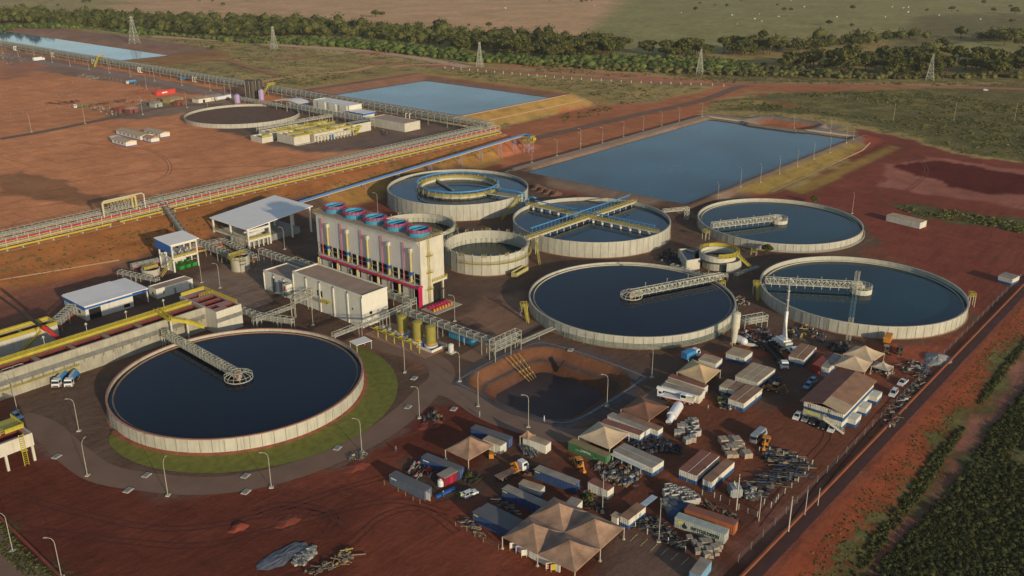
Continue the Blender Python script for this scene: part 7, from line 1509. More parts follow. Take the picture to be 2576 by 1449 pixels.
pl = [GT(T(1, 3, x, y)) for x, y in ((0, 1350), (40, 1300), (130, 1245), (180, 1215), (260, 1180), (340, 1140), (400, 1112), (450, 1125), (500, 1120), (535, 1150), (540, 1185), (470, 1215), (420, 1270), (390, 1262), (330, 1300), (280, 1350), (200, 1372), (130, 1395), (60, 1392), (10, 1400))]
t = thing('ground_sheet', 'grey blue plastic sheet spread on the red ground beside white rubble', 'sheet', pl[0]); mb = MB(); c = sum(pl, Vector())/len(pl)-pl[0]; vs = [c+Vector((0, 0, .45))]
for j in range(1, 5): vs += [(c+(p-pl[0]-c)*j/4)+Vector((0, 0, .06+.4*(1-j/4)+random.uniform(0, .25))) for p in pl]
n = len(pl); mb.add(vs, [(0, 1+i, 1+(i+1) % n) for i in range(n)]+[(1+(j-1)*n+i, 1+j*n+i, 1+j*n+(i+1) % n, 1+(j-1)*n+(i+1) % n) for j in range(1, 4) for i in range(n)]); mb.build('sheet', M('sheet_plastic', (.13, .135, .155), .6, .35, .7), t)
# blue tarpaulin and parking lines
a, b = GT(z6(400, 790)), GT(z6(720, 500)); t = thing('tarpaulin_stack', 'long stack under a dark blue tarpaulin left of the orange container', 'stack', a, math.atan2((b-a).y, (b-a).x)); L_ = (b-a).length; MB().add([(0, -1.2, 0), (L_, -1.2, 0), (L_, 1.2, 0), (0, 1.2, 0), (.3, -.7, 1.3), (L_-.4, -.8, 1.1), (L_-.3, .8, 1.2), (.2, .7, 1.4)], [(0, 1, 5, 4), (1, 2, 6, 5), (2, 3, 7, 6), (3, 0, 4, 7), (4, 5, 6, 7)]).build('cover', M('tarp_blue', (.02, .05, .12), .6, .25, .8), t)
for i in range(6):
    a = GT(T(2, 3, 1260+104*i, 1028+47*i)); b = GT(T(2, 3, 1185+104*i, 1100+47*i)); mb = MB(); mb.bar((a.x, a.y, .05), (b.x, b.y, .05), .22, .03); struct(mb.build('parking_line', M('yellow_line', (.42, .34, .14), .8, .3, 2)), 'painted parking line before the big tent')
# wooden frame, transformer at the fence corner
g = GT(z6(1620, 330)); t = thing('transformer', 'grey transformer with finned tank and bushings beside the pole', 'transformer', g, R(45)); MB().box(-1.6, 1.6, -1.1, 1.1, .3, 2.7).build('tank', M('transformer_grey', (.30, .32, .32), .6, .15), t); mb = MB()
for i in range(8): mb.box(-1.5+i*.4, -1.4+i*.4, -1.5, -1.1, .6, 2.4); mb.box(-1.5+i*.4, -1.4+i*.4, 1.1, 1.5, .6, 2.4)
mb.build('fin', MATS['transformer_grey'], t); MB().cyl((-.8, 0), .15, 2.7, 3.6, 8).cyl((0, 0), .15, 2.7, 3.6, 8).cyl((.8, 0), .15, 2.7, 3.6, 8).build('bushing', CREAM, t)
# ------------------------------------------------------------------ fences
def fence(label, pts, step, h=1.6, mat=WHC, wires=(.5, 1.0, 1.5), name='wire_fence', z=None, pw=.12):
    P_ = [GT(p) if not isinstance(p, Vector) else p for p in pts]; t = thing(name, label, 'fence', P_[0]); post = MB().bar((0, 0, 0), (0, 0, h), pw).v; me = None; mb = MB()
    for a, b in zip(P_[:-1], P_[1:]):
        n = max(1, int((b-a).length/step))
        for i in range(n+1):
            p = a+(b-a)*i/n; p.z = float(HT(p.x, p.y)); o = p-P_[0]
            if me is None: c = MB().bar((0, 0, 0), (0, 0, h), pw).build('post', mat, t); me = c.data
            else: c = bpy.data.objects.new('post', me); COL.objects.link(c); c.parent = t
            c.location = o; c.rotation_euler = (random.gauss(0, .03), random.gauss(0, .03), 0)
        for w_ in wires: mb.bar(a-P_[0]+Vector((0, 0, w_)), b-P_[0]+Vector((0, 0, w_)), .025)
    mb.build('wire', GALVD, t); return t
fence('white post fence round the crane side of the long pipe stock', [z5(1440, 930), z5(1640, 930), z5(1900, 1010), z5(2150, 1090), z5(2290, 1150), z5(2440, 1180)], 3.2)
fence('white post fence along the lower edge of the pipe stock', [z5(2440, 1180), z5(2300, 1400), T(3, 3, 100, 680), T(3, 3, 30, 760)], 3.0)
fence('white post fence behind the transformer and the orange container', [z6(1010, 330), z6(1240, 380), z6(1350, 430), z6(1520, 520)], 2.2)
fence('white post fence from the transformer pole to the yard road', [z6(1700, 600), z6(1870, 680), z6(2050, 740), z6(2180, 500), z6(2310, 560), z6(2400, 470)], 3.4)
fence('white post fence between the black stock and the parking lines', [T(2, 3, 1240, 960), T(2, 3, 1360, 1030), T(2, 3, 1570, 1120), T(2, 3, 1745, 1210)], 3.0)
fence('short stake fence before the slate container', [T(1, 3, 1290, 530), T(1, 3, 1430, 600), T(1, 3, 1580, 690), T(1, 3, 1650, 720)], 2.6, 1.2, WOOD)
fence('short stake fence before the navy container pair', [T(1, 3, 2010, 950), T(1, 3, 2120, 1000), T(1, 3, 2285, 1110), T(1, 3, 2440, 1180)], 2.6, 1.3, WOOD)
fence('boundary wire fence along the concrete channel', [Vector((x, 72.8, 0)) for x in (162, 210, 260, 310, 360, 405)], 6.0, 2.2, GALVD, (.6, 1.2, 1.8), pw=.1)
fence('stake row dividing the far red yard', [T(0, 0, -40, 925), T(0, 0, 640, 850), T(0, 0, 900, 815)], 8, 1.8, WOOD, (1.4,), pw=.35); fence('stake row across the front of the far red yard', [T(0, 0, 100, 1170), T(0, 0, 700, 1080), T(0, 0, 1280, 1000), T(0, 0, 1640, 970)], 8, 1.8, WOOD, (1.4,), pw=.35); fence('stake row beside the teal tank truck', [T(0, 0, 1060, 790), T(0, 0, 1260, 835), T(0, 0, 1400, 870), T(0, 0, 1600, 900)], 7, 1.8, WOOD, (1.4,), pw=.35)
fence('pale post fence along the long straight dirt road', [T(1, 0, 1900, 690), T(2, 0, 0, 750), T(2, 0, 600, 800), T(2, 0, 1200, 835), T(2, 0, 1900, 860), T(2, 0, 2130, 870)], 9, 2.2, WHC, (1.8,), pw=.45); fence('post fence on the edge of the red track by the scrub', [T(3, 0, 570, 970), T(3, 0, 900, 1005), T(3, 0, 1200, 1045)], 7, 2.0, WOOD, (1.6,), pw=.4)
# ------------------------------------------------------------------ lamps, poles, pylons
def lamp_proto():
    t = thing('street_lamp', 'tall grey street lamp with a curved arm', 'street lamp'); mb = MB(); mb.tube((0, 0, 0), (0, 0, 8.6), .10, 8, .07); mb.path([(0, 0, 8.6), (.12, 0, 9.4), (.6, 0, 10.0), (1.5, 0, 10.2)], .06, 6); mb.build('pole', GALV, t)
    MB().box(1.4, 2.1, -.14, .14, 10.12, 10.26).build('lamp_head', GALV, t); MB().box(-.55, .55, -.45, .45, 0, .35).build('footing', CONC, t); return t
LP = lamp_proto(); first = True
def lamp(p, label, group=None, ang=2.2, k=1.0):
    global first
    g = GT(p)
    if first: r = LP; r.location = g; r.rotation_euler = (0, 0, ang); first = False; r['label'] = label; r.scale = (k,)*3
    else: r = dup(LP, g, ang, label, None, k)
    if group: r['group'] = group
    elif 'group' in r.keys(): del r['group']
    return r
for p, l_ in ((T(0, 3, 880, 440), 'street lamp left of the grass ring on the red side of the curved road'), (T(0, 3, 1690, 640), 'street lamp below the middle of the grass ring'), (T(1, 3, 155, 560), 'street lamp at the right foot of the grass ring'), (T(1, 3, 1065, 205), 'street lamp by the broken kerbs at the curved road'), (T(1, 2, 1645, 1310), 'street lamp by the scrap at the road bend'), (T(1, 2, 1497, 850), 'street lamp before the yellow frames'), (T(1, 2, 2050, 940), 'street lamp between the junction and the lattice rack'), (T(1, 2, 2235, 1190), 'street lamp at the left corner of the lined basin'), (T(2, 2, 165, 1400), 'street lamp at the near edge of the lined basin'), (T(2, 2, 955, 1185), 'street lamp at the right end of the lined basin'), (T(2, 2, 1405, 900), 'street lamp on the dark yard between basin and tan tent'), (T(0, 2, 795, 1440), 'street lamp left of the front clarifier'), (T(0, 2, 175, 1240), 'street lamp below the left end of the basin row'), (T(0, 3, 130, 1200), 'street lamp at the left edge by the corner road'), (T(0, 3, 620, 1460), 'street lamp at the bottom edge near the corner road'), (T(1, 2, 2000, 335), 'street lamp on the open ground behind the olive silos'), (T(1, 2, 575, 380), 'street lamp behind the front clarifier near the white building'), (T(0, 1, 2030, 1395), 'street lamp before the green skips'), (T(0, 1, 2215, 1449), 'street lamp on the paved yard by the small round tank'), (T(1, 1, 290, 1060), 'street lamp beside the canopy hall'), (T(1, 1, 1225, 690), 'street lamp behind the cooling tower fans'), (T(2, 1, 200, 190), 'street lamp by the near corner of the big pond'), (T(2, 3, 908, 810), 'thin lamp pole behind the four peaked tent'), (T(2, 3, 1475, 1100), 'thin lamp pole among the black stock'), (T(3, 1, 845, 700), 'lamp pole on the red dirt behind the right teal tank')):
    lamp(p, l_, ang=random.choice((2.2, 2.4, .6)) if 'edge' not in l_ else 2.3)
for i, p in enumerate([T(2, 0, 690, 1449), T(2, 0, 910, 1440), T(2, 0, 1122, 1378), T(2, 0, 1320, 1315), T(2, 0, 1505, 1270), T(2, 0, 1682, 1222), T(2, 0, 1912, 1175), T(2, 1, 452, 122), T(2, 1, 690, 50)]): lamp(p, 'lamp post in the row along the far left bank of the big pond', 'lamp posts on the left bank of the big pond', 2.4)
for i, p in enumerate([T(2, 1, 2072, 545), T(2, 1, 2298, 430), T(2, 1, 2498, 385), T(3, 1, 112, 300), T(3, 1, 292, 225), T(3, 1, 458, 150), T(3, 1, 620, 88), T(3, 0, 785, 1440), T(3, 0, 857, 1400), T(3, 0, 628, 1330), T(3, 0, 260, 1290)]): lamp(p, 'lamp post in the row along the right bank of the big pond', 'lamp posts on the right bank of the big pond', 1.0)
for i, p in enumerate([(30, 540), (185, 568), (350, 605), (525, 628), (705, 665), (895, 697), (1100, 735), (1312, 770), (1555, 818), (1830, 862), (2115, 912), (2265, 960), (2325, 980)]): lamp(T(0, 0, *p), 'tall light pole in the row beside the long far rack', 'light poles along the long far rack', 1.5, 1.25)
for p, l_ in (((1475, 898), 'tall pole above the red container of the far yard'), ((855, 1245), 'tall pole on the far grey road, second from the left edge'), ((315, 1330), 'tall pole on the far grey road nearest the left edge'), ((1435, 1155), 'tall pole on the far grey road by the dark red pavilions'), ((1880, 1085), 'tall pole below the yellow walled hut'), ((2090, 1095), 'tall pole at the upper left of the soil filled ring tank')): lamp(T(0, 0, *p), l_, None, 1.5, 1.15)
for p, l_ in (((1030, 900), 'x'),): pass
def pole(p, label, h=9.5, arm=True):
    g = GT(p); t = thing('utility_pole', label, 'utility pole', g, R(40)); MB().tube((0, 0, 0), (0, 0, h), .17 if arm else .1, 8, .11 if arm else .07).build('shaft', M('pole_concrete', (.52, .48, .40), .85, .1), t)
    if arm: MB().bar((-1.1, 0, h-.4), (1.1, 0, h-.4), .14).build('cross_arm', WOOD, t); mb = MB(); [mb.cyl((x, 0), .07, h-.35, h, 6) for x in (-1, 0, 1)]; mb.build('insulator', DARK, t)
    return t
pole(T(3, 3, 205, 1000), 'concrete utility pole beside the boundary channel at the bottom right'); pole(z6(1655, 610), 'paired utility pole with cross arm by the grey transformer', 10); pole(T(3, 3, 370, 835), 'thin bare pole right of the pipe stock', 7, False); pole(T(3, 3, 500, 740), 'thin bare pole beside the boundary channel', 5, False); pole(z6(2080, 820), 'thin wooden pole on the yard road by the rust orange container', 7, False)
pole(T(3, 0, 1258, 1228), 'white pole in the scrub right of the big pond, left of two others', 14, False); pole(T(3, 0, 1868, 1218), 'white pole in the scrub right of the big pond, middle of three', 14, False); pole(T(3, 0, 2478, 1218), 'white pole in the scrub right of the big pond, rightmost of three', 14, False)
def pylon(label, p, h, wb=7.0):
    g = GT(p); t = thing('power_pylon', label, 'pylon', g, R(20)); n = 7; mb = MB()
    def w_(f): return wb/2*(1-f)**1.1+.45
    for i in range(n):
        f0, f1 = i/n, (i+1)/n; a, b = w_(f0), w_(f1); za, zb = h*f0, h*f1; c0 = [(-a, -a), (a, -a), (a, a), (-a, a)]; c1 = [(-b, -b), (b, -b), (b, b), (-b, b)]
        for k in range(4):
            mb.bar((*c0[k], za), (*c1[k], zb), .3); mb.bar((*c0[k], za), (*c1[(k+1) % 4], zb), .15); mb.bar((*c0[(k+1) % 4], za), (*c1[k], zb), .15)
            if i: mb.bar((*c0[k], za), (*c0[(k+1) % 4], za), .22)
    mb.build('lattice', M('pylon_steel', (.42, .43, .36), .5, .1), t); mb = MB()
    for z in (h*.72, h*.84, h*.95): mb.bar((-h*.13, 0, z), (h*.13, 0, z), .35); mb.bar((-h*.13, 0, z), (0, 0, z+h*.05), .2); mb.bar((h*.13, 0, z), (0, 0, z+h*.05), .2)
    mb.build('cross_arm', MATS['pylon_steel'], t); return t
pylon('white lattice pylon behind the long blue pond at the upper left', T(0, 0, 1355, 440), 31, 8); pylon('faint lattice pylon on the pale dirt road', T(1, 0, 185, 505), 27, 6); pylon('lattice pylon in the scrub behind the square pond', T(1, 0, 2250, 675), 25, 5); pylon('lattice pylon in front of the forest gap', T(2, 0, 1887, 748), 24, 5.5); pylon('bright white lattice pylon at the upper right by the dirt road', T(3, 0, 1625, 805), 24, 6)
# ------------------------------------------------------------------ people
SKIN = M('skin', (.32, .18, .11), .6)
def person(label, p, shirt, pants, hat, rz=0, step=.0, vest=None):
    g = GT(p); V = [(0, 0, .95), (0, 0, 1.15), (0, 0, 1.38), (0, 0, 1.5), (0, .02, 1.62), (.19, 0, 1.40), (.25, .06, 1.12), (.24, .2, .92), (-.19, 0, 1.40), (-.25, -.02, 1.12), (-.22, .10, .90), (.09, 0, .9), (.11, .05+step, .5), (.11, step*1.6, .08), (.11, .14+step*1.6, .04), (-.09, 0, .9), (-.11, .02-step, .5), (-.11, -step*1.8, .08), (-.11, .14-step*1.8, .04)]
    E_ = [(0, 1), (1, 2), (2, 3), (3, 4), (2, 5), (5, 6), (6, 7), (2, 8), (8, 9), (9, 10), (0, 11), (11, 12), (12, 13), (13, 14), (0, 15), (15, 16), (16, 17), (17, 18)]; Rr = [.15, .14, .15, .06, .10, .07, .05, .035, .07, .05, .035, .10, .07, .05, .045, .10, .07, .05, .045]
    me = bpy.data.meshes.new('person'); me.from_pydata(V, E_, []); me.materials.append(shirt); o = bpy.data.objects.new('person', me); COL.objects.link(o); o.location = g; o.rotation_euler = (0, 0, rz)
    s = o.modifiers.new('skin', 'SKIN')
    for i, v in enumerate(me.skin_vertices[0].data if me.skin_vertices else []): v.radius = (Rr[i], Rr[i]*.8)
    if not me.skin_vertices:
        bpy.context.view_layer.objects.active = o
    o.modifiers.new('sub', 'SUBSURF').levels = 1; o.modifiers['sub'].render_levels = 1
    MB().ball((0, .02, 1.66), .115, 10, 8, 1.15).build('head', SKIN, o, True); MB().ball((0, .01, 1.73), .15, 10, 8, .7).build('helmet', hat, o, True)
    MB().cyl((0, 0), .17, .88, 1.12, 10).tube((.1, 0, .95), (.11, .05+step, .5), .1, 8, .085).tube((.11, .05+step, .5), (.11, step*1.6, .1), .085, 8, .07).tube((-.1, 0, .95), (-.11, .02-step, .5), .1, 8, .085).tube((-.11, .02-step, .5), (-.11, -step*1.8, .1), .085, 8, .07).build('trousers', pants, o, True)
    if vest: MB().cyl((0, 0), .2, 1.05, 1.45, 10, .18).build('vest', vest, o, True)
    tag(o, label, 'person'); return o
DEN = M('denim', (.06, .08, .14), .8); KH = M('work_grey', (.30, .30, .28), .8); WSH = M('white_coverall', (.72, .72, .72), .8); HIV = M('hi_vis', (.45, .75, .05), .6)
person('person in white overalls walking at the near edge of the lined basin', z1(1895, 95), WSH, WSH, WSH, R(20), .14); person('person in a bright yellow vest leaning at the open car boot', T(1, 3, 2066, 678), HIV, DEN, WSH, R(-70), 0, HIV); person('person in a blue shirt standing by the long blue beam', T(1, 3, 1885, 655), DEN, DEN, WSH, R(0)); person('person in grey walking alone on the red dirt by the curved road', T(1, 3, 1408, 200), KH, DEN, KH, R(90), .12)
person('person in grey blue work clothes below the street lamp at the basin corner', T(1, 2, 2250, 1300), KH, KH, WSH, R(0)); person('person in pale shirt standing near the teal tank wall by the crane', z4(1165, 470), M('pink_shirt', (.6, .5, .42), .8), KH, ORA, R(0)); person('person in white among tools before the fallen silo', T(2, 2, 1970, 1235), WSH, DEN, WSH, R(30)); person('person in white shirt between the raised crane and the scrap', z4(1240, 560), WSH, DEN, CARW, R(0)); person('person in dark clothes beside the small group at the crane', z4(1400, 640), DEN, DEN, CARW, R(0))
# basin pipes, signs of pipework on the slope of the lined basin
for k in range(4):
    a = G(Z(1050, 870, 1850+k*55, 770-k*18, 4.293), .3); b = G(Z(1050, 870, 2150+k*28, 1075-k*18, 4.293), -5.6)
    t = thing('basin_pipe', ['leftmost rusty pipe down the slope of the lined basin', 'second rusty pipe down the slope of the lined basin', 'third rusty pipe down the slope of the lined basin', 'rightmost rusty pipe down the slope of the lined basin'][k], 'pipe', a, 0, 'rusty pipes down the basin slope'); MB().tube((0, 0, .3), b-a+Vector((0, 0, .3)), .13, 8).build('barrel', M('rusty_yellow', (.34, .22, .08), .7, .2), t)
    mb = MB(); [mb.ball((b-a)*f+Vector((0, 0, .35)), .32, 8, 6) for f in (.3, .6, .8)]; mb.build('flange', YELD, t)
t = thing('basin_flume', 'dark rubber flume dropping into the lined basin', 'flume', G(T(2, 2, 520, 740), -1)); v = G(T(2, 2, 455, 845), -5)-t.location; MB().bar((0, 0, .3), v+Vector((0, 0, .3)), 1.6, .4).build('chute', BLACK, t)
for i, (p, l_) in enumerate(((T(0, 3, 570, 250), 'concrete hatch slab left of the curved road'), (T(0, 3, 1290, 590), 'concrete hatch slab below the curved road'), (T(0, 3, 2475, 605), 'framed drain slab below the curved road'), (T(0, 3, 2470, 445), 'pale drain slab at the inner kerb of the grass ring'), (T(0, 3, 1475, 438), 'small drain slab at the inner side of the road bend'), (T(1, 3, 820, 165), 'white drain slab by the road right of the grass ring'), (T(1, 2, 1530, 1200), 'white slab at the dark verge by the road bend'), (T(1, 2, 1590, 910), 'pale slab near the lamp before the yellow frames'), (T(2, 2, 590, 625), 'faint slab behind the lined basin'), (T(1, 2, 1990, 1220), 'pale block on the red soil by the basin corner'))):
    g = GT(p); t = thing('drain_slab', l_, 'slab', g, R(20)); MB().box(-1.1, 1.1, -.8, .8, 0, .25).build('slab', PREC, t); MB().box(-.7, .7, -.5, .5, .25, .28).build('grate', GALVD, t)
g = GT(T(1, 2, 1045, 620)); t = thing('flat_roof_shelter', 'small white flat shelter at the right rim of the front clarifier', 'shelter', g, R(-8)); MB().box(-2.6, 3.6, -2.2, 2.4, 2.9, 3.05).build('roof', WROOF, t); [MB().bar((x, y, 0), (x, y, 2.9), .15).build('post', CREAM, t) for x in (-2.3, 3.3) for y in (-2, 2.1)]
g = GT(Z(1050, 870, 2330, 20, 4.293)); c = G((1308, 683), 1.2); t = thing('open_skip', 'long yellow walled open skip beside the deep green basin', 'skip', (c.x, c.y, 0), R(10)); MB().box(-5, 4.5, -1.3, -1.2, .2, 2.3).box(-5, 4.5, 1.2, 1.3, .2, 2.3).box(-5, -4.9, -1.2, 1.2, .2, 2.3).box(4.4, 4.5, -1.2, 1.2, .2, 2.3).build('side', PYEL, t); MB().box(-4.9, 4.4, -1.2, 1.2, .2, .5).build('floor', DARK, t)
# soil mounds
def mound(label, p, r, h, mat, n=26, name='soil_mound'):
    g = GT(p); mb = MB(); vs = [(0, 0, h)]; k = 5
    for j in range(1, k+1):
        for i in range(n): a = 2*math.pi*i/n; rr = r*j/k*(1+.16*math.sin(3*a+j)+.09*math.sin(7*a)); vs.append((math.cos(a)*rr, math.sin(a)*rr*.7, h*(1-(j/k)**1.5)*(1+.1*math.sin(5*a+j))-.05))
    fs = [(0, 1+i, 1+(i+1) % n) for i in range(n)]+[(1+(j-1)*n+i, 1+j*n+i, 1+j*n+(i+1) % n, 1+(j-1)*n+(i+1) % n) for j in range(1, k) for i in range(n)]
    mb.add(vs, fs); o = mb.build(name, mat); o.location = g; tag(o, label, 'mound', kind='thing'); return o
RS = M('red_soil', tuple(alb((112, 52, 36))), .95, .25, .4, bump=.8)
for i, p in enumerate((T(2, 1, 250, 445), T(2, 1, 310, 470), T(2, 1, 370, 490), T(2, 1, 440, 510))): mound(['brown soil mound nearest the ring tank by the pond', 'second brown soil mound from the ring tank by the pond', 'third brown soil mound from the ring tank by the pond', 'brown soil mound furthest from the ring tank by the pond'][i], p, 4.2, 2.0, SOILB)['group'] = 'soil mounds by the pond bank'
mound('dark red earth heap in the lower left yard', T(0, 3, 2400, 960), 2.6, .8, RS); mound('red earth pile below the broken kerbs', T(1, 3, 1010, 345), 4.0, .45, RS); mound('red earth pile with weeds left of the gravel', T(1, 3, 320, 900), 3.4, .45, RS); mound('grey white rubble pile by the boundary corner', T(3, 2, 1700, 720), 6, 1.4, M('rubble_grey', (.36, .34, .30), .95, .3, 1.0, bump=1)); mound('small dark red pile by the road bend scrap', T(1, 2, 1750, 1370), 4, .8, RS)
# ------------------------------------------------------------------ vegetation
def foliage(name, lo, hi, sc=.25):
    m = bpy.data.materials.new(name); m.use_nodes = True; N = m.node_tree.nodes; L = m.node_tree.links; b = N['Principled BSDF']; b.inputs['Roughness'].default_value = .9; b.inputs['Specular IOR Level'].default_value = .15
    at = N.new('ShaderNodeVertexColor'); at.layer_name = 'Tint'; tc = N.new('ShaderNodeTexCoord'); n = N.new('ShaderNodeTexNoise'); n.inputs['Scale'].default_value = sc; n.inputs['Detail'].default_value = 4; L.new(tc.outputs['Object'], n.inputs['Vector'])
    a = N.new('ShaderNodeMath'); a.operation = 'MULTIPLY_ADD'; L.new(n.outputs['Fac'], a.inputs[0]); a.inputs[1].default_value = .8; L.new(at.outputs['Color'], a.inputs[2]); s_ = N.new('ShaderNodeMath'); s_.operation = 'SUBTRACT'; L.new(a.outputs[0], s_.inputs[0]); s_.inputs[1].default_value = .4
    mx = N.new('ShaderNodeMix'); mx.data_type = 'RGBA'; mx.inputs['A'].default_value = (*lo, 1); mx.inputs['B'].default_value = (*hi, 1); L.new(s_.outputs[0], mx.inputs['Factor']); L.new(mx.outputs['Result'], b.inputs['Base Color']); return m
F_TREE = foliage('tree_leaves', (.026, .036, .010), (.15, .15, .04)); F_SCR = foliage('scrub_leaves', (.05, .055, .018), (.16, .15, .05), .1); F_BUSH = foliage('bush_leaves', (.030, .034, .013), (.080, .084, .028), .3)
BARK = M('bark', (.10, .075, .05), .9, .2, 1)
def leafcloud(rng, n, lobes, size):
    """n leaf-clump faces over the surfaces of several lobes: (verts n*4*3, tint n)"""
    c = np.array([l[:3] for l in lobes]); r = np.array([l[3] for l in lobes]); k = rng.choice(len(lobes), n, p=r**2/np.sum(r**2))
    d = rng.normal(size=(n, 3)); d /= np.linalg.norm(d, axis=1)[:, None]; d[:, 2] = np.where(d[:, 2] < -.45, -d[:, 2], d[:, 2])
    rad = r[k]*rng.uniform(.72, 1.08, n); P_ = c[k]+d*rad[:, None]*np.array([1, 1, .82])
    nn = d+rng.normal(size=(n, 3))*.55; nn /= np.linalg.norm(nn, axis=1)[:, None]; u = np.cross(nn, rng.normal(size=(n, 3))); u /= np.linalg.norm(u, axis=1)[:, None]; v = np.cross(nn, u)
    s = rng.uniform(.6, 1.35, n)[:, None]*size; a = rng.uniform(.5, 1, n)[:, None]
    V = np.stack([P_-u*s, P_-v*s*a, P_+u*s, P_+v*s*a], 1); return V, rng.uniform(.2, .8, n)
def tint_mesh(name, V, F, tint, mat):
    """V (n,3), F (m,4 or 3) int, tint per vertex"""
    me = bpy.data.meshes.new(name); me.vertices.add(len(V)); me.vertices.foreach_set('co', V.astype(np.float32).ravel()); k = F.shape[1]
    me.loops.add(F.size); me.loops.foreach_set('vertex_index', F.astype(np.int32).ravel()); me.polygons.add(len(F)); me.polygons.foreach_set('loop_start', np.arange(0, F.size, k, dtype=np.int32)); me.polygons.foreach_set('loop_total', np.full(len(F), k, dtype=np.int32)); me.update()
    ca = me.color_attributes.new('Tint', 'FLOAT_COLOR', 'POINT'); d = np.ones((len(V), 4), np.float32); d[:, :3] = tint[:, None]; ca.data.foreach_set('color', d.ravel()); me.materials.append(mat); return me
ICO = [(0, 0, 1), (.894, 0, .447), (.276, .851, .447), (-.724, .526, .447), (-.724, -.526, .447), (.276, -.851, .447), (.724, .526, -.447), (-.276, .851, -.447), (-.894, 0, -.447), (-.276, -.851, -.447), (.724, -.526, -.447), (0, 0, -1)]
ICF = np.array([(0, 1, 2), (0, 2, 3), (0, 3, 4), (0, 4, 5), (0, 5, 1), (1, 6, 2), (2, 7, 3), (3, 8, 4), (4, 9, 5), (5, 10, 1), (6, 7, 2), (7, 8, 3), (8, 9, 4), (9, 10, 5), (10, 6, 1), (11, 7, 6), (11, 8, 7), (11, 9, 8), (11, 10, 9), (11, 6, 10)])
def tree_proto(name, label, cat, seed, h, cr, group, n=420, mat=None):
    rng = np.random.default_rng(seed); t = thing(name, label, cat, (0, 0, 0), 0, group); lobes = [(0, 0, h*.68, cr*.62)]
    for i in range(7): a = 2*math.pi*i/7+rng.uniform(-.3, .3); lobes.append((math.cos(a)*cr*.55, math.sin(a)*cr*.55, h*rng.uniform(.48, .80), cr*rng.uniform(.32, .5)))
    V, ti = leafcloud(rng, n, lobes, cr*.13); m = len(V); F = np.arange(m*4).reshape(m, 4)
    # denser inner masses so that the crown is not see-through
    me = tint_mesh('crown', V.reshape(-1, 3), F, np.repeat(ti, 4), mat or F_TREE); o = bpy.data.objects.new('crown', me); COL.objects.link(o); o.parent = t
    mb = MB(); mb.tube((0, 0, 0), (0, 0, h*.55), cr*.07, 6, cr*.04)
    for l in lobes[1:5]: mb.tube((0, 0, h*.35), (l[0]*.8, l[1]*.8, l[2]), cr*.035, 5, cr*.015)
    mb.build('trunk', BARK, t)
    vs = []; fs = []
    for l in lobes:
        o_ = len(vs); vs += [(l[0]+x*l[3]*.70*rng.uniform(.85, 1.15), l[1]+y*l[3]*.70*rng.uniform(.85, 1.15), l[2]+z*l[3]*.58) for x, y, z in ICO]; fs += [tuple(f+o_) for f in ICF.tolist() and ICF]
    me = tint_mesh('inner', np.array(vs), np.array([list(f) for f in fs]), np.full(len(vs), .35), mat or F_TREE); o2 = bpy.data.objects.new('inner_crown', me); COL.objects.link(o2); o2.parent = t; return t
def sample(poly, n, seed, dmin=0, clump=False):
    rng = np.random.default_rng(seed); cl = rng.uniform(0, 6.28, (5, 2)); P_ = [GT(p) for p in poly]; xs = [p.x for p in P_]; ys = [p.y for p in P_]; out = np.zeros((0, 2))
    while len(out) < n:
        k = 4000; x = rng.uniform(min(xs), max(xs), k); y = rng.uniform(min(ys), max(ys), k); ins = np.zeros(k, bool)
        for i in range(len(P_)):
            x1, y1, x2, y2 = P_[i].x, P_[i].y, P_[(i+1) % len(P_)].x, P_[(i+1) % len(P_)].y
            if y1 != y2: ins ^= ((y1 > y) != (y2 > y)) & (x < (x2-x1)*(y-y1)/(y2-y1)+x1)
        if clump:
            d = sum(np.sin(x*.06*(1+.7*j)+cl[j, 0]+2*np.sin(y*.035*(1+.5*j)+cl[j, 1]))*np.sin(y*.07*(1+.6*j)-cl[j, 1]) for j in range(4)); ins &= rng.uniform(-1.6, 1.0, k) < d
        q = np.stack([x[ins], y[ins]], 1)
        if dmin:
            for r in q:
                if len(out) >= n: break
                if len(out) == 0 or np.min(np.hypot(*(out-r).T)) > dmin: out = np.vstack([out, r])
            dmin *= .93
        else: out = np.vstack([out, q])
    return out[:n]
FG = 'trees of the dark forest belt'
PR = [tree_proto('forest_tree', 'broad dark green tree in the dense forest belt across the top', 'tree', 30+i, h, c, FG) for i, (h, c) in enumerate(((13, 8.5), (16, 9.5), (11, 8), (17, 8), (13, 10)))]
belt = [(-40, 40), (250, 42), (400, 50), (640, 52), (800, 64), (1000, 74), (1200, 92), (1400, 98), (1560, 112), (1585, 138), (1480, 146), (1300, 147), (1150, 128), (1000, 108), (800, 94), (640, 94), (560, 100), (480, 92), (350, 76), (-40, 72)]
groups = [(belt, 1150, 8), ([(1620, 138), (1770, 136), (1785, 146), (1640, 148)], 16, 7), ([(1800, 141), (1830, 128), (1960, 112), (2050, 112), (2330, 92), (2350, 102), (2160, 116), (2040, 138), (1860, 144)], 70, 8), ([(2440, 100), (2640, 88), (2640, 106), (2480, 108)], 26, 8),
          ([(1960, 166), (2140, 148), (2300, 158), (2640, 140), (2640, 186), (2400, 196), (2200, 190), (1960, 178)], 125, 7), ([(2240, 140), (2330, 128), (2420, 138), (2300, 146)], 14, 7)]
allp = []
for gi, (poly, n, dm) in enumerate(groups):
    q = sample(poly, n, 100+gi); allp.append(q)
allp = np.vstack(allp); order = np.argsort(np.hypot(allp[:, 0], allp[:, 1])); near = allp[order[:286]]; far = allp[order[286:]]; used = set(); rr = random.Random(5)
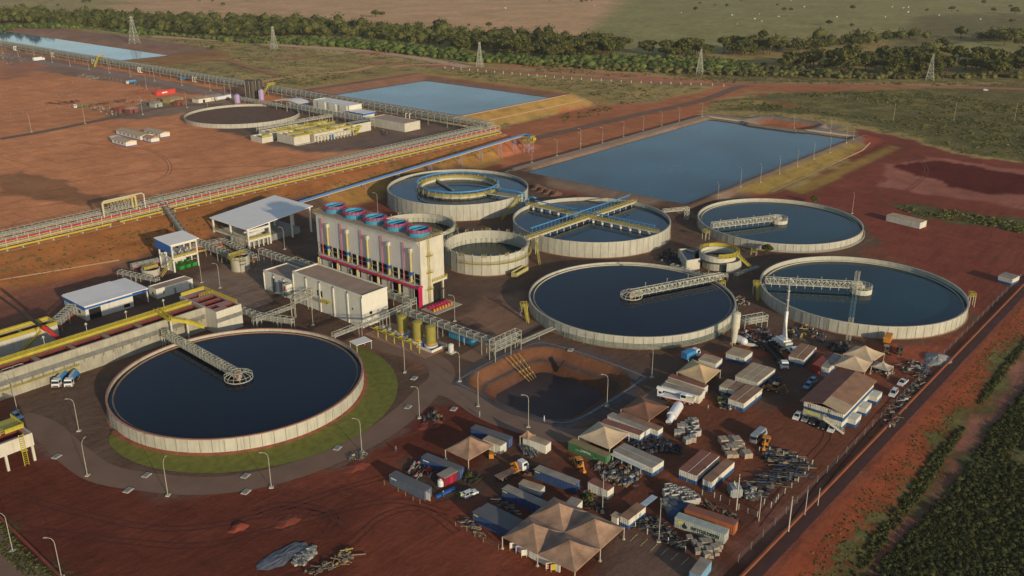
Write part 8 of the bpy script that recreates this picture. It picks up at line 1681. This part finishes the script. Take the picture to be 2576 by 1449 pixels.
for i, (x, y) in enumerate(near):
    k = i % 5; p = Vector((x, y, float(HT(x, y)))); s = rr.choice((rr.uniform(.5, .8), rr.uniform(.75, 1.2), rr.uniform(.9, 1.3))); s3 = (s, s*rr.uniform(.9, 1.1), s*rr.uniform(.8, 1.15))
    if k not in used: used.add(k); r = PR[k]; r.location = p; r.scale = s3
    else: r = dup(PR[k], p, rr.uniform(0, 6.28), None, None, s3)
def blobs(name, label, pts, r0, r1, zk, mat, seed, leaf=0, leafsize=.3, flat=.7, kind='stuff', cat=None, core=1.0):
    """merged mass of irregular clumps; leaf > 0 adds that many leaf faces per clump"""
    rng = np.random.default_rng(seed); n = len(pts); z = HT(pts[:, 0], pts[:, 1]); r = rng.uniform(r0, r1, n)*np.where(rng.random(n) < .15, 1.35, 1); tint = rng.uniform(.1, .9, n)
    B = np.array(ICO); J = rng.uniform(.65, 1.3, (n, 12, 1)); V = B[None]*J*core*r[:, None, None]*np.array([1, 1, flat]); V[:, :, 2] += (r*zk)[:, None]; V += np.stack([pts[:, 0], pts[:, 1], z], 1)[:, None]
    F = (ICF[None]+12*np.arange(n)[:, None, None]).reshape(-1, 3); Vt = np.repeat(tint, 12)+rng.uniform(-.2, .2, n*12)
    o = bpy.data.objects.new(name, tint_mesh(name, V.reshape(-1, 3), F, Vt, mat)); COL.objects.link(o); tag(o, label, cat or name.replace('_', ' '), kind=kind)
    if leaf:
        d = rng.normal(size=(n, leaf, 3)); d /= np.linalg.norm(d, axis=2)[..., None]; d[..., 2] = np.abs(d[..., 2]); c = np.stack([pts[:, 0], pts[:, 1], z], 1)[:, None]+d*(r[:, None]*rng.uniform(.8, 1.25, (n, leaf)))[..., None]*np.array([1, 1, flat+.15]); c[..., 2] += (r*zk*.6)[:, None]
        u = rng.normal(size=(n, leaf, 3)); u /= np.linalg.norm(u, axis=2)[..., None]; v = np.cross(u, rng.normal(size=(n, leaf, 3))); v /= np.linalg.norm(v, axis=2)[..., None]; s = rng.uniform(.5, 1.3, (n, leaf, 1))*leafsize
        LV = np.stack([c-u*s, c-v*s*.6, c+u*s, c+v*s*.6], 2).reshape(-1, 3); LF = np.arange(len(LV)).reshape(-1, 4); lt = np.repeat(np.clip(tint[:, None]+rng.uniform(-.35, .45, (n, leaf)), 0, 1).ravel(), 4)
        o2 = bpy.data.objects.new('leaves', tint_mesh('leaves', LV, LF, lt, mat)); COL.objects.link(o2); o2.parent = o
    return o
blobs('wood', 'far mass of the forest behind its front trees', far, 4.0, 8.5, 1.0, F_TREE, 3, 60, 1.35, .95, core=.72)
sc = [([(-40, 74), (350, 78), (480, 94), (560, 102), (800, 98), (1000, 112), (1150, 132), (1300, 150), (1580, 146), (1700, 150), (1900, 168), (1900, 182), (1500, 172), (1200, 158), (1000, 136), (850, 118), (600, 108), (400, 88), (-40, 84)], 1900, 1.6, 4.2),
      ([(1640, 152), (1790, 148), (1960, 172), (2200, 190), (2640, 190), (2640, 170), (2640, 198), (2200, 200), (1800, 190), (1560, 180), (1300, 165)], 900, 1.2, 3.4)]
for i, (poly, n, a, b) in enumerate(sc): blobs('shrubbery', ['bright green young scrub along the front of the forest', 'scrub belt left of the bright pylon'][i], sample(poly, n, 200+i), a, b, .55, F_SCR if i else foliage('young_leaves', (.04, .065, .015), (.15, .18, .045)), 20+i, 6, .9, .8)
pl = [([(500, 100), (900, 132), (1180, 160), (1050, 172), (900, 165), (700, 175), (640, 165), (480, 125), (400, 98)], 420), ([(640, 195), (760, 190), (900, 182), (1060, 175), (1000, 182), (860, 196), (760, 214), (660, 205)], 160), ([(1100, 175), (1300, 190), (1560, 212), (1690, 234), (1640, 252), (1520, 246), (1400, 222), (1280, 212), (1150, 190)], 260),
      ([(1410, 282), (1460, 285), (1560, 255), (1600, 258), (1520, 285), (1420, 305)], 70), ([(1980, 240), (2100, 232), (2300, 232), (2640, 262), (2640, 400), (2420, 385), (2320, 345), (2180, 300), (2030, 282), (1940, 278), (1790, 276), (1780, 266), (1900, 255), (2100, 285), (2260, 300), (2340, 292), (2270, 275), (2150, 255)], 1700),
      ([(2230, 515), (2330, 518), (2480, 545), (2640, 572), (2640, 592), (2570, 588), (2470, 565), (2300, 542)], 230), ([(1700, 195), (2100, 205), (2500, 212), (2640, 215), (2640, 222), (2100, 212), (1800, 208)], 140), ([(1300, 165), (1700, 185), (2200, 200), (2200, 206), (1700, 202), (1350, 180)], 330)]
for i, (poly, n) in enumerate(pl): blobs('undergrowth', 'low olive scrub growing in patches on the land %s' % ['above the long rack', 'between rack and square pond', 'beyond the square pond', 'beside the grey road', 'right of the big pond', 'on the red dirt beyond the right tank', 'along the long dirt road', 'below the forest gap'][i], sample(poly, n, 300+i, 0, True), .25, 1.25, .2, F_SCR, 50+i, 7, .45, .5)
near1 = sample([(2180, 1449), (2300, 1330), (2420, 1190), (2480, 1100), (2560, 1000), (2640, 920), (2640, 1560), (2150, 1560)], 6500, 401, 0, True); near2 = sample([(2110, 1449), (2230, 1310), (2330, 1170), (2420, 1060), (2520, 920), (2640, 790), (2640, 810), (2560, 900), (2440, 1060), (2330, 1230), (2200, 1400), (2150, 1470)], 1300, 402, 0, True)
blobs('undergrowth', 'dense dark bushes filling the lower right corner beyond the dirt path', near1, .12, .85, .2, F_BUSH, 61, 20, .22, .65); blobs('undergrowth', 'strip of bushes between the red slope and the dirt path', near2, .15, .65, .25, F_BUSH, 62, 16, .22, .65)
near3 = sample([(1990, 1449), (2150, 1260), (2330, 1050), (2575, 760), (2640, 780), (2520, 900), (2330, 1150), (2150, 1400), (2080, 1470)], 900, 403); blobs('grass', 'sparse tufts on the red slope outside the channel', near3, .08, .28, .2, F_SCR, 63, 8, .16, .6)
blobs('grass', 'rough grass in the lower left corner by the red bank', sample([(0, 1310), (130, 1449), (60, 1449), (0, 1390)], 260, 404), .1, .4, .2, F_SCR, 64, 8, .2, .6)
blobs('grass', 'tufts on the dry slope under the long rack', sample([(0, 650), (500, 545), (1200, 370), (1250, 380), (900, 470), (560, 580), (300, 650), (0, 715)], 420, 405), .15, .5, .15, F_SCR, 65, 6, .3, .5)
ft = tree_proto('field_tree', 'lone dark tree scattered on the dry fields beyond the forest', 'tree', 77, 9, 5.5, 'scattered trees on the dry fields'); firstt = True
FT = [(0, 230, 88, 1.2), (0, 380, 4, .9), (0, 515, 12, .8), (0, 585, 66, .7), (0, 850, 34, 1.2), (0, 905, 32, 1), (0, 1010, 128, .8), (0, 2010, 24, 1), (0, 2140, 26, 1), (0, 2245, 64, 1.1), (0, 2510, 10, 1), (1, 1205, 178, 1.7), (1, 1270, 172, 1.3), (1, 2340, 285, 1.1), (1, 2140, 272, .6), (2, 380, 14, .9), (2, 590, 16, .7), (2, 700, 32, .9), (2, 745, 26, 1.1), (2, 800, 20, 1), (2, 1845, 118, 1.1), (2, 1890, 46, .8), (2, 2040, 60, .5), (2, 2160, 78, .9), (2, 2300, 18, 1), (3, 95, 62, .8), (3, 160, 118, 1.2), (3, 230, 116, .9), (3, 850, 108, 1.3), (3, 612, 258, 1.3), (3, 840, 278, .9), (3, 1595, 122, .8), (3, 1845, 114, 1.3), (3, 1905, 122, .6), (3, 2165, 48, 1.1), (3, 2435, 84, .9), (3, 2480, 148, 2), (3, 2265, 128, 1.1), (3, 2450, 236, 1.2), (3, 1460, 410, 1.9), (3, 1935, 392, 2), (3, 2250, 420, 2.2), (3, 2380, 450, 2.4), (3, 2530, 385, 2), (3, 1745, 520, 2.4), (3, 2520, 478, 1.6), (2, 2520, 420, 1.8), (1, 10, 400, 1.6), (0, 2080, 370, 2), (0, 2460, 400, 1.8), (0, 2370, 388, 1.1), (0, 2140, 505, .7)]
for i, (c, x, y, s) in enumerate(FT):
    p = GT(T(c, 0, x, y)); s *= .82
    if i == 0: ft.location = p; ft.scale = (s, s, s)
    else: dup(ft, p, rr.uniform(0, 6), None, None, (s*rr.uniform(.85, 1.15), s, s*rr.uniform(.8, 1.1)))
# small trees inside the site
for lab, p, s in (('small dark tree in a pot like clump behind the four peaked tent', T(2, 3, 760, 720), .32), ('small green bush at the foot of the office stair', z8(955, 980), .2), ('dark bushy clump by the pump ring behind the teal pond side tank', T(3, 1, 465, 600), .45), ('dark bush left of the pair by the small clarifier tank wall', T(2, 1, 2560, 1110), .5), ('dark shrub with shadow beside the white container doors', z1(470, 1180), .22)):
    dup(ft, GT(p), rr.uniform(0, 6), lab, 'small trees inside the site', s)
# cattle
def cow():
    V = [(-.75, 0, 1.05), (-.2, 0, 1.1), (.45, 0, 1.15), (.8, 0, 1.35), (1.15, 0, 1.4), (1.4, 0, 1.2), (-.7, .2, .55), (-.7, .2, .05), (-.7, -.2, .55), (-.7, -.2, .05), (.5, .2, .55), (.5, .2, .05), (.5, -.2, .55), (.5, -.2, .05)]
    E_ = [(0, 1), (1, 2), (2, 3), (3, 4), (4, 5), (0, 6), (6, 7), (0, 8), (8, 9), (2, 10), (10, 11), (2, 12), (12, 13)]; Rr = [.34, .36, .36, .22, .17, .1, .12, .07, .12, .07, .12, .07, .12, .07]
    me = bpy.data.meshes.new('cow'); me.from_pydata(V, E_, []); me.materials.append(M('white_hide', (.72, .70, .64), .8)); o = bpy.data.objects.new('cow', me); COL.objects.link(o); o.modifiers.new('skin', 'SKIN')
    for i, v in enumerate(me.skin_vertices[0].data if me.skin_vertices else []): v.radius = (Rr[i], Rr[i])
    return o
co = cow(); tag(co, 'white cow grazing far off on the olive field', 'cow', 'white cattle on the far field'); co.scale = (1.5,)*3
for i, (c, x, y) in enumerate([(2, 828, 64), (2, 1702, 132), (2, 2213, 160), (2, 2485, 148), (2, 2443, 198), (2, 2510, 220), (2, 2262, 248), (1, 2510, 90), (3, 105, 175), (3, 230, 12), (3, 362, 76), (3, 690, 180), (3, 1180, 176), (3, 1248, 76), (3, 1360, 88), (3, 1410, 80), (3, 1408, 130), (3, 1912, 290), (3, 2136, 200), (3, 1720, 160)]):
    p = GT(T(c, 0, x, y))
    if i == 0: co.location = p
    else: k = co.copy(); COL.objects.link(k); k.location = p; k.rotation_euler = (0, 0, rr.uniform(0, 6))
# ------------------------------------------------------------------ air
def haze(dens):
    m = bpy.data.materials.new('haze'); m.use_nodes = True; N = m.node_tree.nodes; L = m.node_tree.links
    for n in list(N):
        if n.type != 'OUTPUT_MATERIAL': N.remove(n)
    v = N.new('ShaderNodeVolumePrincipled'); v.inputs['Density'].default_value = dens; v.inputs['Color'].default_value = (.92, .86, .74, 1); v.inputs['Anisotropy'].default_value = .3
    L.new(v.outputs[0], N['Material Output'].inputs['Volume']); o = MB().box(-700, 5600, -1000, 5600, -12, 150).build('haze', m); o['kind'] = 'stuff'; o['label'] = 'thin warm evening haze over the land'; o['category'] = 'haze'
haze(.00007)
